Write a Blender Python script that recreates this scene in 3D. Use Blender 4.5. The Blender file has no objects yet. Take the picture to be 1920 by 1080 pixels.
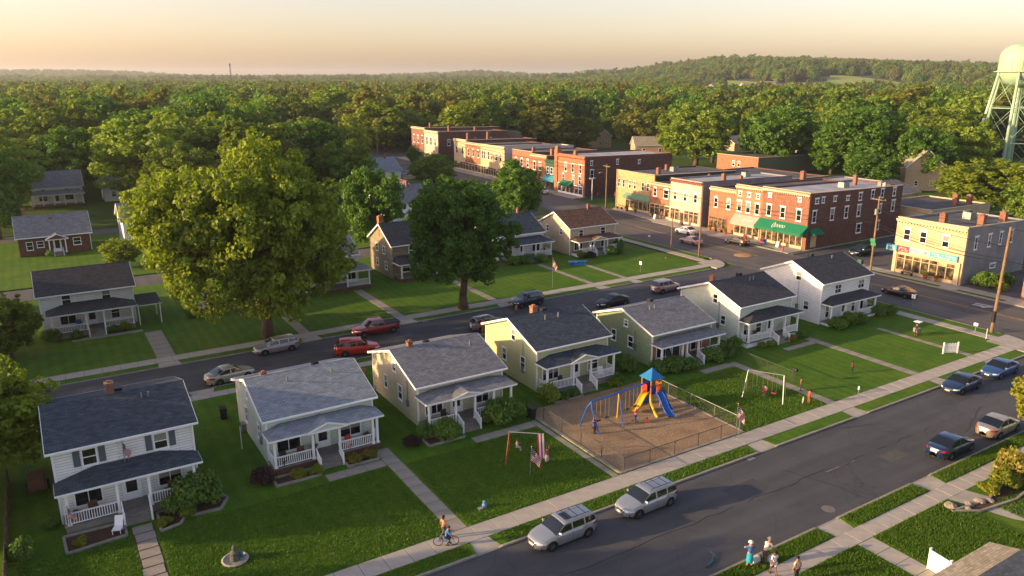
import bpy, math, random
import numpy as np
from mathutils import Vector, Matrix
R = math.radians
random.seed(7)
rng = np.random.default_rng(11)
scn = bpy.context.scene
col = scn.collection

# ------------------------------------------------------------------ camera, sky, sun, exposure
cam = bpy.data.cameras.new('camera')
camo = bpy.data.objects.new('camera', cam); col.objects.link(camo)
cam.lens = 26.96; cam.sensor_width = 36; cam.clip_start = 0.5; cam.clip_end = 20000
camo.location = (0, 0, 28); camo.rotation_euler = (R(74.64), 0, R(-31.96))
scn.camera = camo

SUN_EL = 12.5
SUN_TO = Vector((0.94, -0.34, 0)).normalized()          # the way the light travels on the ground
w = bpy.data.worlds.new('World'); scn.world = w; w.use_nodes = True
nt = w.node_tree
sk = nt.nodes.new('ShaderNodeTexSky'); sk.sky_type = 'NISHITA'; sk.sun_disc = False
sk.sun_elevation = R(SUN_EL); sk.sun_rotation = math.atan2(-SUN_TO.x, -SUN_TO.y)
sk.altitude = 100; sk.air_density = 1.05; sk.dust_density = 2.0; sk.ozone_density = 0.15
bg = nt.nodes['Background']; bg.inputs['Strength'].default_value = 0.15
tn = nt.nodes.new('ShaderNodeMix'); tn.data_type = 'RGBA'; tn.blend_type = 'MULTIPLY'; tn.inputs[0].default_value = 1
tn.inputs[7].default_value = (1.0, .885, 1.02, 1)      # evening air, a little pinker than the clear-sky model
nt.links.new(sk.outputs[0], tn.inputs[6]); nt.links.new(tn.outputs[2], bg.inputs['Color'])
sl = bpy.data.lights.new('sun', 'SUN'); sl.energy = 5.0; sl.angle = R(0.6); sl.color = (1.0, 0.7, 0.38)
slo = bpy.data.objects.new('sun', sl); col.objects.link(slo)
slo.rotation_euler = Vector((SUN_TO.x * math.cos(R(SUN_EL)), SUN_TO.y * math.cos(R(SUN_EL)), -math.sin(R(SUN_EL)))).to_track_quat('-Z', 'Y').to_euler()
vs = scn.view_settings; vs.view_transform = 'Standard'; vs.look = 'None'; vs.gamma = 1; vs.exposure = 0.92
scn.cycles.use_denoising = True
scn.cycles.max_bounces = 6; scn.cycles.diffuse_bounces = 3; scn.cycles.transmission_bounces = 3; scn.cycles.transparent_max_bounces = 6
scn.cycles.sample_clamp_indirect = 4

# ------------------------------------------------------------------ helpers
def lin(h):
    h = h.lstrip('#')
    f = lambda c: c / 12.92 if c <= .04045 else ((c + .055) / 1.055) ** 2.4
    return tuple(f(int(h[i:i + 2], 16) / 255) for i in (0, 2, 4))
MC = {}
def mat(name, c, rough=.8, var=.15, scale=3., bump=0., bscale=30., metal=0., spec=.4, coat=0., tint=None, tscale=.6, tamt=.5):
    if name in MC: return MC[name]
    if isinstance(c, str): c = lin(c)
    m = bpy.data.materials.new(name); m.use_nodes = True; n = m.node_tree; L = n.links
    b = n.nodes['Principled BSDF']
    b.inputs['Roughness'].default_value = rough; b.inputs['Metallic'].default_value = metal
    b.inputs['Specular IOR Level'].default_value = spec; b.inputs['Coat Weight'].default_value = coat
    b.inputs['Coat Roughness'].default_value = .08
    tc = n.nodes.new('ShaderNodeTexCoord')
    nz = n.nodes.new('ShaderNodeTexNoise'); nz.inputs['Scale'].default_value = scale; nz.inputs['Detail'].default_value = 6
    nz.inputs['Roughness'].default_value = .65
    L.new(tc.outputs['Object'], nz.inputs['Vector'])
    mr = n.nodes.new('ShaderNodeMapRange'); mr.inputs[1].default_value = .28; mr.inputs[2].default_value = .72
    mr.inputs[3].default_value = 1 - var; mr.inputs[4].default_value = 1 + var
    L.new(nz.outputs['Fac'], mr.inputs[0])
    mx = n.nodes.new('ShaderNodeMix'); mx.data_type = 'RGBA'; mx.blend_type = 'MULTIPLY'; mx.inputs[0].default_value = 1
    mx.inputs[6].default_value = (*c, 1); L.new(mr.outputs[0], mx.inputs[7])
    out = mx.outputs[2]
    if tint is not None:
        if isinstance(tint, str): tint = lin(tint)
        n2 = n.nodes.new('ShaderNodeTexNoise'); n2.inputs['Scale'].default_value = tscale; n2.inputs['Detail'].default_value = 5
        L.new(tc.outputs['Object'], n2.inputs['Vector'])
        m2 = n.nodes.new('ShaderNodeMapRange'); m2.inputs[1].default_value = .45; m2.inputs[2].default_value = .68; m2.inputs[4].default_value = tamt
        L.new(n2.outputs['Fac'], m2.inputs[0])
        x2 = n.nodes.new('ShaderNodeMix'); x2.data_type = 'RGBA'; x2.inputs[7].default_value = (*tint, 1)
        L.new(m2.outputs[0], x2.inputs[0]); L.new(out, x2.inputs[6]); out = x2.outputs[2]
    L.new(out, b.inputs['Base Color'])
    if bump:
        nb = n.nodes.new('ShaderNodeTexNoise'); nb.inputs['Scale'].default_value = bscale; nb.inputs['Detail'].default_value = 4
        L.new(tc.outputs['Object'], nb.inputs['Vector'])
        bp = n.nodes.new('ShaderNodeBump'); bp.inputs['Strength'].default_value = bump; bp.inputs['Distance'].default_value = .05
        L.new(nb.outputs['Fac'], bp.inputs['Height']); L.new(bp.outputs['Normal'], b.inputs['Normal'])
    MC[name] = m; return m
def brickmat(name, c1, c2, mortar, bw=.22, bh=.075, ms=.012, wall=True, rough=.85, bump=.4, var=.3, tint=None, tamt=.35):
    """courses of bricks or shingles: colour and fine relief of pieces too small to tell apart"""
    if name in MC: return MC[name]
    m = mat(name, (1, 1, 1), rough, var, 1.6, tint=tint, tscale=.35, tamt=tamt); n = m.node_tree; L = n.links
    tc = [q for q in n.nodes if q.type == 'TEX_COORD'][0]
    sp = n.nodes.new('ShaderNodeSeparateXYZ'); L.new(tc.outputs['Object'], sp.inputs[0])
    cb = n.nodes.new('ShaderNodeCombineXYZ')
    if wall:
        ad = n.nodes.new('ShaderNodeMath'); ad.operation = 'ADD'; L.new(sp.outputs[0], ad.inputs[0]); L.new(sp.outputs[1], ad.inputs[1])
        L.new(ad.outputs[0], cb.inputs[0]); L.new(sp.outputs[2], cb.inputs[1])
    else:
        ad = n.nodes.new('ShaderNodeMath'); ad.operation = 'MULTIPLY'; ad.inputs[1].default_value = 1.05; L.new(sp.outputs[1], ad.inputs[0])
        L.new(sp.outputs[0], cb.inputs[0]); L.new(ad.outputs[0], cb.inputs[1])
    bt = n.nodes.new('ShaderNodeTexBrick'); bt.inputs['Scale'].default_value = 1
    bt.inputs['Color1'].default_value = (*lin(c1), 1); bt.inputs['Color2'].default_value = (*lin(c2), 1); bt.inputs['Mortar'].default_value = (*lin(mortar), 1)
    bt.inputs['Brick Width'].default_value = bw; bt.inputs['Row Height'].default_value = bh; bt.inputs['Mortar Size'].default_value = ms; bt.inputs['Bias'].default_value = -.1
    L.new(cb.outputs[0], bt.inputs['Vector'])
    mx = [q for q in n.nodes if q.type == 'MIX' and q.blend_type == 'MULTIPLY'][0]
    L.new(bt.outputs['Color'], mx.inputs[6])
    bp = n.nodes.new('ShaderNodeBump'); bp.inputs['Strength'].default_value = bump; bp.inputs['Distance'].default_value = .02; bp.invert = True
    L.new(bt.outputs['Fac'], bp.inputs['Height']); L.new(bp.outputs['Normal'], n.nodes['Principled BSDF'].inputs['Normal'])
    return m

class MB:
    def __init__(s): s.v = []; s.f = []; s.m = []
    def poly(s, pts, m=0):
        k = len(s.v); s.v += [tuple(p) for p in pts]; s.f.append(tuple(range(k, k + len(pts)))); s.m.append(m); return s
    def box(s, x0, y0, z0, x1, y1, z1, m=0):
        k = len(s.v)
        s.v += [(x0, y0, z0), (x1, y0, z0), (x1, y1, z0), (x0, y1, z0), (x0, y0, z1), (x1, y0, z1), (x1, y1, z1), (x0, y1, z1)]
        for q in ((0, 3, 2, 1), (4, 5, 6, 7), (0, 1, 5, 4), (1, 2, 6, 5), (2, 3, 7, 6), (3, 0, 4, 7)):
            s.f.append(tuple(k + i for i in q)); s.m.append(m)
        return s
    def hexa(s, p, m=0):
        """8 corners: bottom loop then top loop, counter-clockwise from above"""
        k = len(s.v); s.v += [tuple(q) for q in p]
        for q in ((0, 3, 2, 1), (4, 5, 6, 7), (0, 1, 5, 4), (1, 2, 6, 5), (2, 3, 7, 6), (3, 0, 4, 7)):
            s.f.append(tuple(k + i for i in q)); s.m.append(m)
        return s
    def bar(s, a, b, wd, ht, m=0):
        a = Vector(a); b = Vector(b); d = (b - a).normalized()
        up = Vector((0, 0, 1)) if abs(d.z) < .95 else Vector((0, 1, 0))
        e = d.cross(up).normalized() * wd / 2; u = e.cross(d).normalized() * ht / 2
        return s.hexa([a - e - u, a + e - u, b + e - u, b - e - u, a - e + u, a + e + u, b + e + u, b - e + u], m)
    def tube(s, a, b, r0, r1=None, n=8, m=0):
        r1 = r0 if r1 is None else r1
        a = Vector(a); b = Vector(b); d = (b - a)
        if d.length < 1e-6: return s
        d.normalize(); up = Vector((0, 0, 1)) if abs(d.z) < .9 else Vector((1, 0, 0))
        e = d.cross(up).normalized(); u = e.cross(d)
        k = len(s.v)
        for c, r in ((a, r0), (b, r1)):
            for i in range(n):
                t = 2 * math.pi * i / n; s.v.append(tuple(c + e * math.cos(t) * r + u * math.sin(t) * r))
        for i in range(n):
            j = (i + 1) % n; s.f.append((k + i, k + j, k + n + j, k + n + i)); s.m.append(m)
        s.f.append(tuple(k + n - 1 - i for i in range(n))); s.m.append(m); s.f.append(tuple(k + n + i for i in range(n))); s.m.append(m)
        return s
    def path(s, pts, r, n=6, m=0):
        for a, b in zip(pts[:-1], pts[1:]): s.tube(a, b, r, r, n, m)
        return s
    def lathe(s, prof, n=16, c=(0, 0, 0), m=0, axis='z'):
        k = len(s.v)
        for r, z in prof:
            for i in range(n):
                t = 2 * math.pi * i / n; x, y = r * math.cos(t), r * math.sin(t)
                p = (x, y, z) if axis == 'z' else (x, z, y) if axis == 'y' else (z, x, y)
                s.v.append((p[0] + c[0], p[1] + c[1], p[2] + c[2]))
        for j in range(len(prof) - 1):
            for i in range(n):
                q = (i + 1) % n; s.f.append((k + j * n + i, k + j * n + q, k + (j + 1) * n + q, k + (j + 1) * n + i)); s.m.append(m)
        s.f.append(tuple(k + i for i in range(n))[::-1]); s.m.append(m)
        e = k + (len(prof) - 1) * n; s.f.append(tuple(e + i for i in range(n))); s.m.append(m)
        return s
    def mesh(s, name, mats, smooth=False):
        me = bpy.data.meshes.new(name); me.from_pydata(s.v, [], s.f)
        if not isinstance(mats, (list, tuple)): mats = [mats]
        for q in mats: me.materials.append(q)
        if len(mats) > 1: me.polygons.foreach_set('material_index', s.m)
        if smooth: me.polygons.foreach_set('use_smooth', [True] * len(s.f))
        me.update(); return me
    def build(s, name, mats, parent=None, smooth=False, loc=(0, 0, 0), rz=0):
        return put(name, s.mesh(name, mats, smooth), parent, loc, rz)
def put(name, me, parent=None, loc=(0, 0, 0), rz=0):
    o = bpy.data.objects.new(name, me); col.objects.link(o); o.parent = parent; o.location = loc; o.rotation_euler[2] = rz; return o
def tag(o, label=None, cat=None, group=None, kind=None):
    if label: o['label'] = label
    if cat: o['category'] = cat
    if group: o['group'] = group
    if kind: o['kind'] = kind
    return o
def thing(name, label, cat, loc=(0, 0, 0), rz=0, group=None):
    o = bpy.data.objects.new(name, None); col.objects.link(o); o.location = loc; o.rotation_euler[2] = rz
    o.empty_display_size = .2
    return tag(o, label, cat, group)
def struct(name, mb, mats, smooth=False):
    return tag(mb.build(name, mats, smooth=smooth), kind='structure')

# ------------------------------------------------------------------ materials
WHITE = mat('white_paint', (.84, .84, .83), .55, .06, 2, tint='#8d8a80', tamt=.25)
TRIM = mat('white_trim', (.85, .85, .83), .5, .05, 3)
SHUT = mat('shutter_paint', '#5a6068', .6, .1)
DARK = mat('dark_metal', '#202124', .5, .2)
STEEL = mat('galvanised_steel', '#8e9290', .45, .15, metal=.6)
CONC = mat('concrete', '#a39c90', .9, .14, 1.2, .15, 40, tint='#7d766a', tscale=.5)
CONC2 = mat('path_concrete', '#8f887c', .92, .2, 1.5, .2, 40, tint='#5f594f', tscale=.7, tamt=.6)
KERB = mat('kerb_concrete', '#8d877c', .9, .2, 2.5, .1, 40)
BRICKRED = brickmat('red_brick', '#8a4a34', '#713827', '#8d7a68')
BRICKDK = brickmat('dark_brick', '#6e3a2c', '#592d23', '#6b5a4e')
BRICKOR = brickmat('orange_brick', '#a65a35', '#8f4a2c', '#a08a72')
BRICKTAN = brickmat('tan_brick', '#c2a06a', '#b08f5c', '#b7a37f')
BRICKBR = brickmat('brown_brick', '#a27048', '#8d5f3e', '#a18d76')
GLASS = mat('window_glass', '#1b2126', .06, .25, .8, spec=.8)
GLASSB = mat('window_glass_blind', '#8d8a80', .2, .2, .8, spec=.6)
SHOPGL = mat('shop_glass', '#34352e', .06, .5, 1.5, spec=.8, tint='#9a7f58', tscale=1.4, tamt=.8)
WOODB = mat('weathered_wood', '#6b5442', .85, .25, 4)
SOIL = mat('mulch_soil', '#4a3527', .95, .3, 6, .5, 30)
TARFLAT = mat('flat_roof_tar', '#4c4a4b', .9, .25, .5, tint='#77736f', tscale=.3)
TARLIGHT = mat('flat_roof_pale', '#a2a2a4', .8, .2, .4, tint='#6d6b6a', tscale=.35)
def roofmat(name, a, b, c): return brickmat(name, a, b, c,   .36, .17, .013, False, .9, .6, .2, tint=c, tamt=.2)
RF = {'slate': roofmat('roof_slate_blue', '#4c555e', '#343d46', '#2c333a'), 'grey': roofmat('roof_grey', '#86878a', '#6a6c6f', '#57595b'),
      'lightblue': roofmat('roof_pale_blue_grey', '#949ba0', '#7a8187', '#666c71'), 'dark': roofmat('roof_charcoal', '#4a4b4f', '#36373a', '#2d2e31'),
      'brown': roofmat('roof_brown', '#82604a', '#5c3f2f', '#4c3527'), 'tanr': roofmat('roof_tan', '#b0a58c', '#8c826c', '#7a705c')}
def sidmat(name, c, d, line): return brickmat(name, c, d, line, 3.7, .19, .016, True, .6, .3, .08, tint=line, tamt=.15)  # shadow and dirt line under each lap, painted into the siding colour
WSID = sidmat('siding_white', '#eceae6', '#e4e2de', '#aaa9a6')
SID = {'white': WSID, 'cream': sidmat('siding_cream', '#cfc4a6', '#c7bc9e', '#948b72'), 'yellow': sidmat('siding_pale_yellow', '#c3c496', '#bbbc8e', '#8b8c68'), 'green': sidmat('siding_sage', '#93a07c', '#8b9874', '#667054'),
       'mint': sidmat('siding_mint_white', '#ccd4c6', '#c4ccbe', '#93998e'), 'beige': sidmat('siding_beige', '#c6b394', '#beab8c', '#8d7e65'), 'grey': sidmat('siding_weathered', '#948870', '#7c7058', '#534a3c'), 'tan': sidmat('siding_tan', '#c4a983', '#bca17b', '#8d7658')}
# ------------------------------------------------------------------ ground, streets, kerbs, walks, lawns
def grassmat(name, a, b, c, stripes=0.):
    m = bpy.data.materials.new(name); m.use_nodes = True; n = m.node_tree; L = n.links; B = n.nodes['Principled BSDF']
    B.inputs['Roughness'].default_value = .9; B.inputs['Specular IOR Level'].default_value = .15
    tc = n.nodes.new('ShaderNodeTexCoord')
    def nz(s, d=4):
        q = n.nodes.new('ShaderNodeTexNoise'); q.inputs['Scale'].default_value = s; q.inputs['Detail'].default_value = d; q.inputs['Roughness'].default_value = .7
        L.new(tc.outputs['Object'], q.inputs['Vector']); return q.outputs['Fac']
    def mix(f, x, y, lo=.4, hi=.62):
        mr = n.nodes.new('ShaderNodeMapRange'); mr.inputs[1].default_value = lo; mr.inputs[2].default_value = hi; L.new(f, mr.inputs[0])
        q = n.nodes.new('ShaderNodeMix'); q.data_type = 'RGBA'; L.new(mr.outputs[0], q.inputs[0])
        for s, v in ((6, x), (7, y)):
            if isinstance(v, str): q.inputs[s].default_value = (*lin(v), 1)
            else: L.new(v, q.inputs[s])
        return q.outputs[2]
    o = mix(nz(.5), a, b)
    o = mix(nz(.17, 6), o, c, .5, .75)
    o = mix(nz(.42, 7), o, '#6a6330', .62, .8)
    fine = nz(9, 3)
    q = n.nodes.new('ShaderNodeMapRange'); q.inputs[1].default_value = .3; q.inputs[2].default_value = .7; q.inputs[3].default_value = .55; q.inputs[4].default_value = 1.4; L.new(fine, q.inputs[0])
    mx = n.nodes.new('ShaderNodeMix'); mx.data_type = 'RGBA'; mx.blend_type = 'MULTIPLY'; mx.inputs[0].default_value = 1; L.new(o, mx.inputs[6]); L.new(q.outputs[0], mx.inputs[7])
    o = mx.outputs[2]
    if stripes:      # mown bands
        wv = n.nodes.new('ShaderNodeTexWave'); wv.bands_direction = 'X'; wv.inputs['Scale'].default_value = .28; wv.inputs['Distortion'].default_value = 1.2; wv.inputs['Detail'].default_value = 1
        L.new(tc.outputs['Object'], wv.inputs['Vector'])
        q = n.nodes.new('ShaderNodeMapRange'); q.inputs[3].default_value = 1 - stripes; q.inputs[4].default_value = 1 + stripes; L.new(wv.outputs['Fac'], q.inputs[0])
        mx = n.nodes.new('ShaderNodeMix'); mx.data_type = 'RGBA'; mx.blend_type = 'MULTIPLY'; mx.inputs[0].default_value = 1; L.new(o, mx.inputs[6]); L.new(q.outputs[0], mx.inputs[7]); o = mx.outputs[2]
    L.new(o, B.inputs['Base Color'])
    bp = n.nodes.new('ShaderNodeBump'); bp.inputs['Strength'].default_value = .6; bp.inputs['Distance'].default_value = .06
    L.new(nz(14, 3), bp.inputs['Height']); L.new(bp.outputs['Normal'], B.inputs['Normal'])
    return m
GRASS = grassmat('lawn_grass', '#416212', '#4b6c16', '#60701f', .07)
FIELD = grassmat('rough_grass', '#3a561a', '#465f20', '#585a2a')
def asphaltmat(name, base, patch, st=(.05, .8, 1)):
    m = mat(name, base, .88, .16, .35, .25, 60, tint=patch, tscale=.12, tamt=.7); n = m.node_tree; L = n.links; B = n.nodes['Principled BSDF']
    tc = [q for q in n.nodes if q.type == 'TEX_COORD'][0]
    v = n.nodes.new('ShaderNodeTexVoronoi'); v.feature = 'DISTANCE_TO_EDGE'; v.inputs['Scale'].default_value = .16
    ns = n.nodes.new('ShaderNodeTexNoise'); ns.inputs['Scale'].default_value = .8; ns.inputs['Detail'].default_value = 5; L.new(tc.outputs['Object'], ns.inputs['Vector'])
    va = n.nodes.new('ShaderNodeVectorMath'); va.operation = 'ADD'; L.new(tc.outputs['Object'], va.inputs[0]); L.new(ns.outputs['Color'], va.inputs[1])
    L.new(va.outputs[0], v.inputs['Vector'])
    r = n.nodes.new('ShaderNodeMapRange'); r.inputs[1].default_value = .002; r.inputs[2].default_value = .006; r.inputs[3].default_value = .74; r.inputs[4].default_value = 1; L.new(v.outputs['Distance'], r.inputs[0])
    g = n.nodes.new('ShaderNodeTexNoise'); g.inputs['Scale'].default_value = 18; g.inputs['Detail'].default_value = 3; L.new(tc.outputs['Object'], g.inputs['Vector'])
    r2 = n.nodes.new('ShaderNodeMapRange'); r2.inputs[1].default_value = .3; r2.inputs[2].default_value = .7; r2.inputs[3].default_value = .8; r2.inputs[4].default_value = 1.2; L.new(g.outputs['Fac'], r2.inputs[0])
    mu = n.nodes.new('ShaderNodeMath'); mu.operation = 'MULTIPLY'; L.new(r.outputs[0], mu.inputs[0]); L.new(r2.outputs[0], mu.inputs[1])
    mp = n.nodes.new('ShaderNodeMapping'); mp.inputs['Scale'].default_value = st; L.new(tc.outputs['Object'], mp.inputs['Vector'])
    g2 = n.nodes.new('ShaderNodeTexNoise'); g2.inputs['Scale'].default_value = 1; g2.inputs['Detail'].default_value = 5; L.new(mp.outputs[0], g2.inputs['Vector'])
    r3 = n.nodes.new('ShaderNodeMapRange'); r3.inputs[1].default_value = .32; r3.inputs[2].default_value = .68; r3.inputs[3].default_value = .8; r3.inputs[4].default_value = 1.2; L.new(g2.outputs['Fac'], r3.inputs[0])
    mu2 = n.nodes.new('ShaderNodeMath'); mu2.operation = 'MULTIPLY'; L.new(mu.outputs[0], mu2.inputs[0]); L.new(r3.outputs[0], mu2.inputs[1]); mu = mu2
    src = B.inputs['Base Color'].links[0].from_socket
    mx = n.nodes.new('ShaderNodeMix'); mx.data_type = 'RGBA'; mx.blend_type = 'MULTIPLY'; mx.inputs[0].default_value = 1
    L.new(src, mx.inputs[6]); L.new(mu.outputs[0], mx.inputs[7]); L.new(mx.outputs[2], B.inputs['Base Color'])
    return m
ASPH = asphaltmat('asphalt', '#454648', '#4f4f4f')
ASPHOLD = asphaltmat('old_asphalt', '#545150', '#635e58', (.8, .05, 1))
CHIPS = mat('wood_chips', '#8f775a', .95, .55, 7, 1., 16, tint='#6d5640', tscale=.5, tamt=.6)
YEL = mat('road_paint_yellow', '#a37c2c', .7, .3, 1.5, tint='#4a484a', tscale=1.2, tamt=.6)
WPNT = mat('road_paint_white', '#c4c2bc', .7, .2, 1.5, tint='#4a484a', tscale=1.5, tamt=.5)

ZB = .1        # level of the yards and walks above the street
struct('ground', MB().poly([(-6000, -800, -.06), (6000, -800, -.06), (6000, 9000, -.06), (-6000, 9000, -.06)]), FIELD)
struct('street', MB().box(-60, 26.6, -.3, 88.7, 35.45, 0), ASPH)
struct('street', MB().box(-90, 71.35, -.3, 90.4, 79.35, 0), ASPH)
def strip(name, left, right, z, m, zb=-.3):
    mb = MB()
    for (a, b, c, d) in zip(left[:-1], right[:-1], right[1:], left[1:]):
        mb.hexa([(*a, zb), (*b, zb), (*c, zb), (*d, zb), (*a, z), (*b, z), (*c, z), (*d, z)])
    return struct(name, mb, m)
YS = (-10, 60, 100, 116, 130, 146, 165, 190, 220, 260, 320)
NEARX = (90.4, 90.4, 90.5, 91.5, 93.6, 96.2, 98.4, 100, 101, 102, 103)
FARX = (103.7, 103.7, 103.9, 105.2, 107.2, 108.6, 109.6, 110.5, 111.2, 112.2, 113.2)
strip('main_street', [(x, y) for x, y in zip(NEARX, YS)], [(x, y) for x, y in zip(FARX, YS)], 0, ASPHOLD)
struct('street', MB().box(103.7, 71.35, -.3, 190, 79.35, -.004), ASPH)
struct('street', MB().box(-90, 114.6, -.3, 66, 121, -.01), ASPHOLD)
struct('street', MB().box(-90, 158.4, -.3, 66, 164.4, -.01), ASPHOLD)
struct('street', MB().box(66, 133, -.3, 92.5, 139.5, -.01), ASPH)
# lawns of each block
struct('lawn', MB().box(-70, 38.45, -.3, 87.2, 68.85, ZB), GRASS)
struct('lawn', MB().box(-90, 82.35, -.3, 86.2, 114.2, ZB), GRASS)
struct('lawn', MB().box(-90, 121.4, -.3, 66, 158, ZB), GRASS)
struct('lawn', MB().box(-90, 165, -.3, 90, 260, ZB - .02), FIELD)
struct('lawn', MB().box(20, -20, -.3, 87.2, 23.95, ZB), GRASS)
struct('town_pavement', MB().box(103.95, 79.6, -.3, 138, 131, ZB - .03), ASPHOLD)
struct('town_pavement', MB().box(103.95, 36, -.3, 150, 71.1, ZB - .03), ASPHOLD)
struct('town_pavement', MB().box(109.8, 146, -.3, 150, 300, ZB - .03), ASPHOLD)
# kerbs: near street, middle street, main street
def kerb(a, b, wd=.15, n=1):
    return struct('kerb', MB().bar((*a, .01), (*b, .01), wd, .24), KERB)
def kerb_run(side, y, x0, x1, gaps):
    """a kerb along X that drops at the driveway aprons"""
    xs = x0
    mb = MB()
    for g0, g1 in sorted(gaps) + [(x1, x1)]:
        if g0 > xs: mb.box(xs, y - .08, -.2, g0 - .3, y + .08, .115)
        if g1 > g0:
            mb.hexa([(g0 - .3, y - .08, -.2), (g0, y - .08, -.2), (g0, y + .08, -.2), (g0 - .3, y + .08, -.2), (g0 - .3, y - .08, .115), (g0, y - .08, .035), (g0, y + .08, .035), (g0 - .3, y + .08, .115)])
            mb.box(g0, y - .08, -.2, g1, y + .08, .035)
            mb.hexa([(g1, y - .08, -.2), (g1 + .3, y - .08, -.2), (g1 + .3, y + .08, -.2), (g1, y + .08, -.2), (g1, y - .08, .035), (g1 + .3, y - .08, .115), (g1 + .3, y + .08, .115), (g1, y + .08, .035)])
        xs = g1 + .3
    struct('kerb', mb, KERB)
def verge_run(ya, yb, x0, x1, gaps, yk):
    """grass strip between kerb and walk, cut by the aprons, which are concrete slabs"""
    xs = x0; mb = MB()
    for g0, g1 in sorted(gaps) + [(x1, x1)]:
        sh = .45 if g1 > g0 else 0
        yo, yi = (ya, yb) if abs(ya - yk) < abs(yb - yk) else (yb, ya)
        def piece(xa, xb, l, r):
            lo, hi = min(ya, yb), max(ya, yb)
            kx = lambda y, q: q if y == yo else 0
            mb.hexa([(xa + kx(lo, l), lo, -.2), (xb - kx(lo, r), lo, -.2), (xb - kx(hi, r), hi, -.2), (xa + kx(hi, l), hi, -.2),
                     (xa + kx(lo, l), lo, ZB), (xb - kx(lo, r), lo, ZB), (xb - kx(hi, r), hi, ZB), (xa + kx(hi, l), hi, ZB)])
        if g0 - xs > .3: piece(xs, g0, .25, .25)
        xs = g1
    struct('verge', mb, GRASS)
    for i, (g0, g1) in enumerate(sorted(gaps)):
        lo, hi = min(ya, yb), max(ya, yb)
        zl, zh = (.04, ZB - .01) if abs(lo - yk) < abs(hi - yk) else (ZB - .01, .04)
        struct('driveway_apron', MB().hexa([(g0 - .3, lo, -.1), (g1 + .3, lo, -.1), (g1 + .3, hi, -.1), (g0 - .3, hi, -.1), (g0 - .3, lo, zl), (g1 + .3, lo, zl), (g1 + .3, hi, zh), (g0 - .3, hi, zh)]), CONC)
SLABM = {}
def slab_walk(name, x0, y0, x1, y1, step, m=CONC, z=ZB + .012, parent=None):
    """a walk laid as single slabs with open joints on a darker bed"""
    w_, d_ = x1 - x0, y1 - y0; along_x = w_ >= d_
    if parent is None:
        parent = struct(name, MB().box(x0, y0, -.2, x1, y1, z - .03), SOIL)
    n = max(1, round((w_ if along_x else d_) / step)); s = (w_ if along_x else d_) / n
    key = (round(s, 3), round(d_ if along_x else w_, 3), along_x, m.name)
    for i in range(n):
        vi = random.randrange(3)
        k2 = key + (vi,)
        if k2 not in SLABM:
            lx, ly = (s, d_) if along_x else (w_, s); g = .014; b = .012
            mb = MB(); j = lambda: random.uniform(-.006, .006)
            zz = [j() for _ in range(4)]
            X = (g, lx - g); Y = (g * (not along_x), ly - g * (not along_x))
            lo = [(X[0], Y[0]), (X[1], Y[0]), (X[1], Y[1]), (X[0], Y[1])]
            hi = [(X[0] + b, Y[0] + b), (X[1] - b, Y[0] + b), (X[1] - b, Y[1] - b), (X[0] + b, Y[1] - b)]
            v = [(*p, -.08) for p in lo] + [(*p, -b + q) for p, q in zip(lo, zz)]
            mb.hexa(v); mb.hexa([(*p, -b - .001 + q) for p, q in zip(lo, zz)] + [(*p, q) for p, q in zip(hi, zz)])
            SLABM[k2] = mb.mesh('slab', m)
        put('slab', SLABM[k2], parent, (x0 + i * s, y0, z) if along_x else (x0, y0 + i * s, z))
    return parent
GL = [(19.9, 21.2), (44.8, 46.5), (56.7, 58.3), (69.9, 71.3), (79.6, 81.2)]
kerb_run('n', 35.53, -60, 86.5, GL); verge_run(35.61, 36.85, -60, 86, GL, 35.53)
slab_walk('sidewalk', -11, 36.87, 88.6, 38.43, 1.52)
GR = [(39.8, 41.6), (50.3, 52.2)]
kerb_run('n', 26.52, -60, 86.5, GR); verge_run(26.44, 25.22, 20, 86, GR, 26.52)
slab_walk('sidewalk', 26, 23.97, 80, 25.2, 1.45)
GM = [(8.2, 10.0), (22.8, 24.6), (34.4, 36.2), (48.0, 49.4), (63.8, 65.2), (70.0, 71.2)]
kerb_run('n', 79.43, -90, 86, GM); verge_run(79.51, 80.7, -90, 85.5, GM, 79.43)
slab_walk('sidewalk', -8, 80.72, 88, 82.33, 1.6)
GN = [(9.6, 11.4), (33, 35), (58.5, 60)]
kerb_run('n', 71.27, -90, 86.5, GN); verge_run(71.19, 70.1, -90, 86, GN, 71.27)
slab_walk('sidewalk', -8, 68.87, 30, 70.08, 1.6)
struct('sidewalk', MB().box(30, 68.87, -.2, 87, 70.08, ZB + .01), CONC)
# main street, near side
struct('kerb', MB().box(90.32, 40.5, -.2, 90.47, 68, .115), KERB)
struct('kerb', MB().box(90.32, 84.5, -.2, 90.47, 112, .115), KERB)
struct('verge', MB().box(88.85, 40, -.2, 90.32, 67.5, ZB), GRASS)
struct('verge', MB().box(88.85, 85, -.2, 90.32, 112, ZB), GRASS)
slab_walk('sidewalk', 87.3, 39, 88.82, 68.5, 1.55)
slab_walk('sidewalk', 87.3, 82.6, 88.82, 113, 1.55)
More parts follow.
